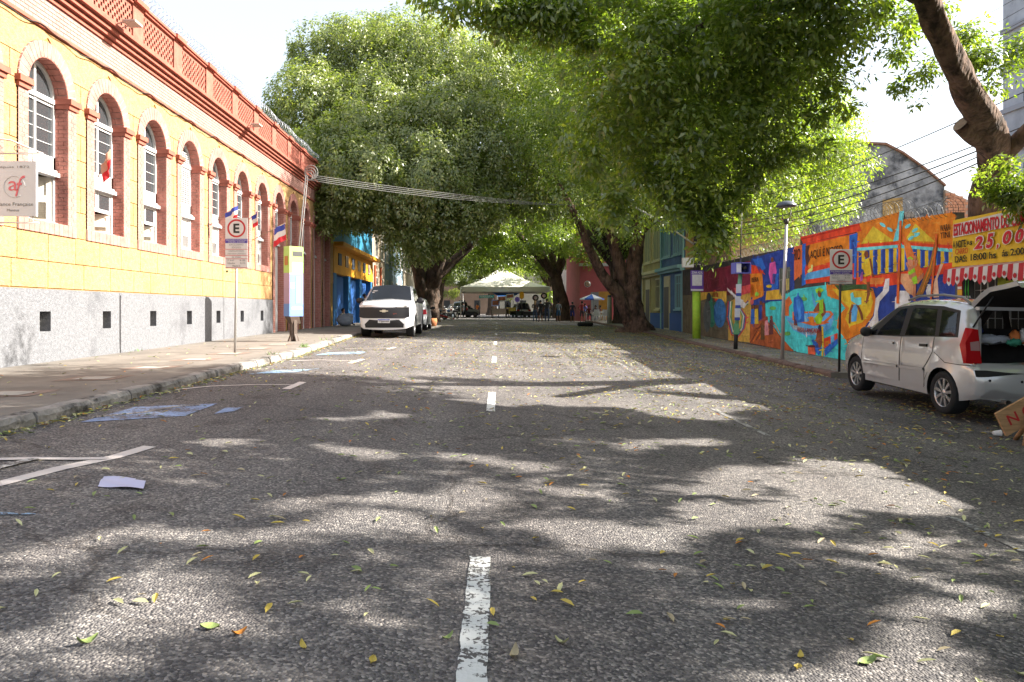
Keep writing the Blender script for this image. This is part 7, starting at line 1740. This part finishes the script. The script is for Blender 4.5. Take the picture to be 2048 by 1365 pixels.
def seg3(p, a, b_):
    ab = b_ - a; t_ = max(0, min(1, (p - a).dot(ab) / (ab.length_squared + 1e-9))); return (p - a - ab * t_).length
def stand(px, py, label, **k):
    g_ = G(px, py); return person(label, g_.x, g_.y, g_.z, k.pop('rz', 0), **k)
stand(1070, 644, 'person with long fair hair, dark top and jeans, leftmost in the street group', H=1.68, shirt=(.06, .045, .04), pants=(.05, .08, .14), hair=(.28, .18, .08), longhair=True, pose='cross', skin=1)
stand(1081, 644.5, 'person all in black with shorts beside the fair-haired person', H=1.72, shirt=(.015, .015, .017), pants=(.02, .02, .025), shorts=True, rz=.2)
stand(1094, 644, 'tall person in dark top and blue jeans, third in the street group', H=1.86, shirt=(.03, .02, .035), pants=(.04, .055, .11), pose='hip', rz=-.1)
stand(1117, 644, 'person in grey shirt and blue shorts standing alone in the street', H=1.68, shirt=(.16, .19, .21), pants=(.03, .09, .18), shorts=True, skin=1, rz=.3)
stand(1145, 645, 'person in black shirt and bright blue shorts near the kerb', H=1.6, shirt=(.03, .03, .045), pants=(.02, .03, .16), shorts=True, rz=-.2)
stand(1164, 646, 'person in dark red shirt and dark shorts near the plastic chairs', H=1.66, shirt=(.22, .025, .03), pants=(.04, .04, .05), shorts=True, rz=.4, pose='hip')
stand(1170, 643.5, 'child in blue shirt half hidden behind the red-shirted person', H=1.5, shirt=(.05, .09, .3), pants=(.1, .05, .04), rz=.6)
stand(955, 634, 'person in orange shirt leaning beside the black pickup', H=1.7, shirt=(.46, .14, .02), pants=(.03, .03, .04), rz=-.5)
stand(1015, 634.5, 'tall person in black before the picture boards', H=1.8, shirt=(.02, .02, .02), pants=(.02, .02, .025))
stand(1029, 634.5, 'person in fluorescent green vest under the tent', H=1.6, shirt=(.25, .5, .04), pants=(.02, .03, .03), rz=.5)
stand(927, 636, 'person in dark clothes standing by the motorcycles', H=1.7, shirt=(.02, .025, .03), pants=(.03, .03, .03), rz=1.2)
stand(1243, 651, 'person in navy clothes in the shade behind the thick trunk', H=1.7, shirt=(.03, .04, .10), pants=(.03, .03, .05), rz=1.4)
yq = 42.6; person('person in pale blue shirt holding a phone at the blue doorway', (729 - CX) / F * yq, yq, zpl(yq), R(-100), 1.72, (.16, .26, .36), (.03, .03, .035), 0, pose='phone')
yq = 37.9; person('person in grey shirt sitting on the ground at the blue shop wall', (686 - CX) / F * yq, yq, zpl(yq), R(-120), 1.68, (.14, .13, .12), (.03, .03, .03), 0, pose='floor')
b = MB(); c = P(690, 646, 36.6); zq = zpl(36.6); b.ell((c.x, 36.6, zq + .28), (.42, .3, .3), 0, 14, 8); b.ell((c.x + .2, 36.6, zq + .5), (.2, .16, .12), 0, 10, 6); rr = random.Random(2); b.v = [(v[0] + rr.uniform(-.03, .03), v[1] + rr.uniform(-.03, .03), max(zq, v[2] + rr.uniform(-.02, .02))) for v in b.v]; setp(b.build('full_sack', M('pale_sack', (.28, .30, .34), .7, .2, 4)), 'full pale sack on the pavement in front of the seated person', 'sack')
# seated group with plastic furniture and a parasol
PLAS = flat(.60, .61, .60)
def chair(label, x, y, rz):
    z = zpr(min(y, 60)); t = thing('plastic_chair', label, 'chair', (x, y, z), rz, 'white plastic chairs')
    b = MB(); b.bbox((0, 0, .43), (.46, .44, .035), .012); b.build('seat', PLAS, t, True); b = MB(); b.prism([(-.22, -.2, .45), (.22, -.2, .45), (.19, -.28, .88), (-.19, -.28, .88)], (0, -.025, 0)); b.build('backrest', PLAS, t, True)
    for sx in (-1, 1):
        for sy in (-1, 1): b = MB(); b.tube([(sx * .2, sy * .19, .42), (sx * .25, sy * .24, 0)], [.026, .02], 6); b.build('leg', PLAS, t, True)
        b = MB(); b.tube([(sx * .24, -.24, .66), (sx * .25, .16, .64), (sx * .24, .2, .43)], .02, 6); b.build('armrest', PLAS, t, True)
d = 56.; xs = lambda px, d=d: (px - CX) / F * d
chair('white plastic chair nearest the concrete post', xs(1207), 55.5, .4); chair('white plastic chair at the left of the plastic table', xs(1196), 56, -.6); chair('white plastic chair behind the plastic table', xs(1203), 58.4, 3.0)
z = zpr(57); t = thing('plastic_table', 'white square plastic table between the white chairs', 'table', (xs(1201, 57), 57, z)); b = MB(); b.bbox((0, 0, .72), (.8, .8, .04), .012); b.build('table_top', PLAS, t, True)
for sx in (-1, 1):
    for sy in (-1, 1): b = MB(); b.tube([(sx * .33, sy * .33, .7), (sx * .36, sy * .36, 0)], .028, 6); b.build('leg', PLAS, t, True)
for k, (px, yy_, sh, lb) in enumerate(((1178, 58.5, (.2, .03, .03), 'person in red shirt seated under the blue parasol'), (1191, 59, (.04, .03, .05), 'person in dark shirt seated at the plastic table'), (1200, 59.3, (.15, .05, .05), 'person in brownish shirt seated behind the plastic table'))):
    person(lb, xs(px, yy_), yy_, zpr(58), R(180 - 40 * k), 1.68, sh, (.05, .05, .07), 0, pose='sit'); chair('white plastic chair under the person in %s shirt' % ('red', 'dark', 'brownish')[k], xs(px, yy_), yy_ + .05, R(180 - 40 * k))
xp, yp = xs(1184, 58), 58.; z = zpr(58); t = thing('parasol', 'blue and white parasol over the seated group', 'parasol', (xp, yp, z)); zt_ = CZ + 1.22
b = MB(); b.tube([(xp, yp, z), (xp, yp, zt_)], .025, 6); b.build('pole', PLAS, t)
for k in range(8):
    a0, a1 = k * math.pi / 4, (k + 1) * math.pi / 4; b = MB(); e0, e1 = [(xp + .95 * math.cos(a), yp + .95 * math.sin(a), zt_ - .36) for a in (a0, a1)]; b.add([(xp, yp, zt_), e0, e1, (e1[0], e1[1], e1[2] - .1), (e0[0], e0[1], e0[2] - .1)], [(0, 1, 2), (1, 4, 3, 2)]); b.build('panel', flat(.05, .13, .48) if k % 2 else flat(.6, .62, .66), t)
x, y = xs(1219, 50), 50.; z = zpr(50); t = thing('concrete_post', 'pale concrete post on the pavement left of the thick trunk', 'post', (x, y, z)); b = MB(); b.tube([(x, y, z), (x, y, z + 1.75)], [.17, .14], 10); b.build('shaft', M('post_concrete', (.34, .34, .30), .9, .2, 4), t); b = MB(); b.tube([(x, y, z + 1.75), (x, y, z + 1.9)], [.145, .1], 10); b.build('cap', flat(.08, .1, .16), t)
b = MB(); x, y = xs(1210, 60), 60.; z = zpr(60); b.box((x - .5, y - .05, z), (x + .5, y + .05, z + 2.3)); setp(b.build('orange_door_panel', M('orange_panel', (.50, .25, .05), .7, .2, 2)), 'orange panel standing beside the pavement tables', 'panel')
x, y = 6.4, 46.5; z = zroad(x, y); t = thing('tyre_planter', 'black tyre planter lying at the kerb left of the thick trunk', 'planter', (x, y, z)); b = MB(); b.lathe([(.25, .02), (.42, .0), (.5, .1), (.48, .24), (.34, .28), (.28, .2)], (x, y, z), 'z', 24, close=True); b.build('tyre', TYRE, t); b = MB(); b.lathe([(0, .2), (.3, .2)], (x, y, z), 'z', 16); b.build('soil', M('soil', (.05, .035, .025), .95), t)
# motorcycles by the left trunks
def moto(label, x, y, rz, col):
    z = zroad(x, y); t = thing('motorcycle', label, 'motorcycle', (x, y, z), rz, 'motorcycles by the left trunks')
    for yy in (-.62, .62):
        b = MB(); b.lathe([(.2, -.04), (.29, -.05), (.31, 0), (.29, .05), (.2, .04)], (0, yy, .31), 'x', 20, close=True); w = b.build('wheel', TYRE, t, True); b = MB(); b.lathe([(0, -.02), (.2, -.01)], (0, yy, .31), 'x', 14); b.build('rim', RIM, w, True)
    b = MB(); b.ell((0, .12, .78), (.13, .26, .14), 0, 12, 8); b.build('fuel_tank', flat(*col), t, True); b = MB(); b.bbox((0, -.38, .80), (.24, .62, .10), .04); b.build('seat', TRIMB, t, True); b = MB(); b.bbox((0, 0, .45), (.26, .42, .34), .05); b.build('engine', flat(.08, .08, .08), t, True)
    b = MB()
    for sx in (-.09, .09): b.tube([(sx, .62, .31), (sx, .38, .92)], .024, 6)
    b.tube([(-.36, .30, 1.05), (-.2, .38, 1.0), (.2, .38, 1.0), (.36, .30, 1.05)], .018, 6); b.build('fork_and_bars', M('fork_steel', (.3, .3, .3), .4, metal=.7), t, True)
    b = MB(); b.ell((0, .50, .88), (.10, .07, .10), 0, 10, 6); b.build('headlamp', CLRL, t, True)
    for sx in (-.34, .34): b = MB(); b.ell((sx, .28, 1.17), (.06, .015, .045), 0, 8, 5); b.build('mirror', RIM, t, True)
moto('dark motorcycle nearest the left trunks', -3.6, 66, .5, (.03, .03, .035)); moto('blue-tanked motorcycle in the middle of the motorcycle row', -3.0, 69, .6, (.04, .09, .2)); moto('black motorcycle at the far end of the motorcycle row', -2.6, 72, .4, (.02, .02, .02))
gq = G(893, 641); b = MB(); t = thing('red_board', 'red and white board lying slanted at the foot of the left trunks', 'board', tuple(gq)); rot = Matrix.Rotation(R(14), 3, 'Y')
b.bbox((gq.x, gq.y, gq.z + .28), (1.35, .35, .14), .05, 0, rot); b.build('deck', flat(.30, .02, .03), t); b = MB(); b.bbox((gq.x + .35, gq.y - .02, gq.z + .21), (.5, .352, .141), .05, 0, rot); b.build('white_end', flat(.5, .46, .44), t)
gq = G(864, 653); b = MB(); b.lathe([(.0, 0), (.24, 0), (.29, .25), (.27, .45), (.24, .45), (.25, .2), (0, .1)], tuple(gq), 'z', 18); setp(b.build('clay_tub', M('clay_tub', (.36, .14, .06), .9, .3, 5)), 'round clay-coloured tub on the road behind the white hatchback', 'tub')
# ================================================================ small things on the road
gq = G(246, 969); b = MB(); n = 8; vs = []; e1 = Vector((1, -.10, 0)).normalized(); e2 = Vector((-.35, 1, 0)).normalized()
for i in range(n + 1):
    for k in range(n + 1):
        u, v = i / n - .5, k / n - .5; q = gq + e1 * u * .30 + e2 * v * .26; vs.append((q.x, q.y, zroad(q.x, q.y) + .006 + .018 * max(0, u + .1) ** 1.5 + .012 * math.sin(v * 4 + u * 3) ** 2))
fs = [(i * (n + 1) + k, (i + 1) * (n + 1) + k, (i + 1) * (n + 1) + k + 1, i * (n + 1) + k + 1) for i in range(n) for k in range(n) if not (i > 5 and k > 5)]
b.add(vs, fs, 0, True); setp(b.build('paper_sheet', M('lilac_paper', (.52, .50, .66), .8)), 'crumpled pale lilac sheet of paper lying on the asphalt at left', 'paper')
gq = G(1993, 873); b = MB(); ax = Vector((.9, -.25, .1)).normalized(); q = ax.to_track_quat('X', 'Z').to_matrix(); b.lathe([(0, 0), (.026, 0), (.037, .085), (.039, .086), (.035, .083), (.0245, .004), (0, .004)], (0, 0, 0), 'x', 18); b.v = [tuple(gq + Vector((-.04, 0, .036)) + q @ Vector(v)) for v in b.v]; setp(b.build('plastic_cup', flat(.62, .62, .62)), 'small white plastic cup lying on the road behind the silver car', 'cup')
d = 8.6; t = thing('plank_sign', 'leaning wooden plank with red hand lettering behind the silver car', 'sign', tuple(P(2050, 880, d))); WOOD = M('weathered_wood', (.42, .24, .12), .85, .3, 4, .3, 30, aniso=(1, 1, 6))
pa = [P(1992, 828, d), P(2130, 752, d), P(2150, 800, d), P(2014, 873, d)]; b = MB(); b.prism(pa, (0, .035, 0)); pk = b.build('plank', WOOD, t)
ux = (pa[1] - pa[0]).normalized(); uy = (pa[0] - pa[3]).normalized(); base = Vector(t.location)
for k, ch in enumerate('NO'): text('lettering', ch, flat(.45, .03, .03), pk, pa[3] + ux * (.09 + .19 * k) + uy * .09 + Vector((0, -.004, 0)) - base, ux, uy, .12, .12, bold=.01)
gq = G(2052, 893)
for (a, c) in (((0, .02, 0), (.10, .06, .42)), ((.42, .05, 0), (.24, .08, .46)), ((.2, .45, 0), (.2, .10, .4))): b = MB(); b.tube([tuple(gq + Vector(a)), tuple(gq + Vector(c))], .028, 5); b.build('trestle_leg', WOOD, t)
# fallen leaves
LEAFCOL = [('green', (.22, .28, .09)), ('pale yellow', (.48, .46, .24)), ('yellow', (.52, .39, .08)), ('orange brown', (.46, .18, .03)), ('dry tan', (.38, .31, .19))]
lm = []
for ci, (cn, cc) in enumerate(LEAFCOL):
    for v in range(3):
        b = MB(); n = 5; vs = []; wid = .012 + .004 * v; cv = (.3, .6, .15)[v]; rr = random.Random(ci * 3 + v)
        for i in range(n + 1):
            u = i / n; w = wid * math.sin(math.pi * min(.98, max(.02, u))) ** .8; zc_ = cv * .07 * (u - .5) ** 2 * 4 * .5
            vs += [(u * .072 - .036, -w, zc_ + .004 + .004 * v), (u * .072 - .036, 0, zc_), (u * .072 - .036, w, zc_ + .004 + .004 * v)]
        b.add(vs, [f for i in range(n) for f in ((i * 3, i * 3 + 3, i * 3 + 4, i * 3 + 1), (i * 3 + 1, i * 3 + 4, i * 3 + 5, i * 3 + 2))], 0, True); lm.append(b.mesh('fallen_leaf', nmat('dead_leaf_%d_%d' % (ci, v), cc, .6, .3, 30.)))
rl = random.Random(5); placed = 0; far_v = []
def pick():
    r = rl.random(); return 0 if r < .30 else 1 if r < .62 else 2 if r < .80 else 3 if r < .88 else 4
pos = []
for _ in range(75000):
    y = 1.9 + 46 * rl.random(); x = rl.uniform(-4.3, 8.6)
    dens = float(np.interp(y, [2, 4, 6, 9, 14, 22, 40], [5, 4.8, 5, 7, 12, 15, 12])) * float(np.interp(x, [-4, -2, 0, 2, 4, 7], [.25, .3, .6, .9, 1.15, 1.5]))
    dens *= .45 + 1.1 * max(0., math.sin(1.3 * x + 2 * math.sin(.9 * y)) * math.sin(1.7 * y + math.sin(1.1 * x)) + .35)
    if rl.random() > dens / 27. or x < xkl(y) + .05 or (x > xkr(y) and y > 15.5): continue
    pos.append(Vector((x, y, zroad(x, y))))
pos.sort(key=lambda q: q.y)
GR = 'fallen leaves scattered on the road'
for i, gq in enumerate(pos[:290]):
    c = pick(); o = link('fallen_leaf', lm[c * 3 + rl.randrange(3)], None, (gq.x, gq.y, gq.z + .004), (rl.uniform(-.25, .25), rl.uniform(-.2, .2), rl.uniform(0, 6.28))); s_ = rl.uniform(.65, 1.15); o.scale = (s_, s_, s_)
    setp(o, 'fallen %s leaf lying on the near asphalt' % LEAFCOL[c][0], 'leaf', GR)
def litter(name, label, pts, lift=.004, smin=.65, smax=1.15):
    b = MB(); mats = [nmat(name + '_%d' % i, c, .6, .3, 3.) for i, (n_, c) in enumerate(LEAFCOL)]
    for q in pts:
        a = rl.uniform(0, 6.28); L_ = .036 * rl.uniform(smin, smax); w = L_ * rl.uniform(.28, .42); d1 = Vector((math.cos(a), math.sin(a), rl.uniform(-.1, .35))) * L_; d2 = Vector((-math.sin(a), math.cos(a), rl.uniform(-.3, .3))) * w; o = Vector(q) + Vector((0, 0, lift + .008)); m_ = pick()
        up_ = Vector((0, 0, w * .5)); b.add([o - d1, o - d2 * .75 - d1 * .45 + up_, o - d2 * .8 + d1 * .3 + up_, o + d1, o + d2 * .8 + d1 * .3 + up_, o + d2 * .75 - d1 * .45 + up_], [(0, 1, 2, 3), (0, 3, 4, 5)], m_)
    return setp(b.build(name, mats), label, 'leaves', None, 'stuff')
litter('leaf_litter', 'small fallen leaves strewn over the road', pos[290:])
gut = []
for k in range(1300):
    y = 4 + 30 * rl.random() ** 1.5; x = xkl(y) + abs(rl.gauss(0, .09)) + .02; gut.append((x, y, zroad(x, y) + rl.uniform(0, .02)))
for k in range(1500):
    y = 15.7 + 24 * rl.random(); x = xkr(y) - abs(rl.gauss(0, .12)) - .02; gut.append((x, y, zroad(x, y) + rl.uniform(0, .02)))
litter('gutter_leaves', 'dry leaves gathered along both kerbs', gut)
pv = [(rl.uniform(-7.2, -4.2), rl.uniform(6, 24)) for k in range(120)]; litter('pavement_leaves', 'sparse dry leaves on the left pavement', [(x, y, zpl(y)) for x, y in pv])
pv = [(rl.uniform(xkr(y) + .15, xwr(y) - .05), y) for y in [rl.uniform(15.7, 36) for k in range(900)]]; litter('pavement_litter', 'dry leaves covering the right pavement', [(x, y, zpr(y)) for x, y in pv])
# weeds at the left kerb
b = MB(); 
for (px, d, k_) in ((620, 17.5, 26), (545, 14.6, 12), (212, 15.9, 10), (690, 21, 8)):
    for k in range(k_):
        x = (xkl(d) - .2 if px != 212 else XF + .08) + rl.gauss(0, .07); y = d + rl.gauss(0, .1); a = rl.uniform(0, 6.28); h = rl.uniform(.03, .09); o = Vector((x, y, zpl(y))); tp = o + Vector((math.cos(a) * h, math.sin(a) * h, h)); s_ = Vector((-math.sin(a), math.cos(a), 0)) * .008
        b.add([o - s_, o + s_, tp + s_ * .4, tp - s_ * .4], [(0, 1, 2, 3)])
setp(b.build('weeds', M('weed_green', (.12, .22, .04), .7)), 'tufts of weeds in the left pavement cracks', 'weeds', None, 'stuff')
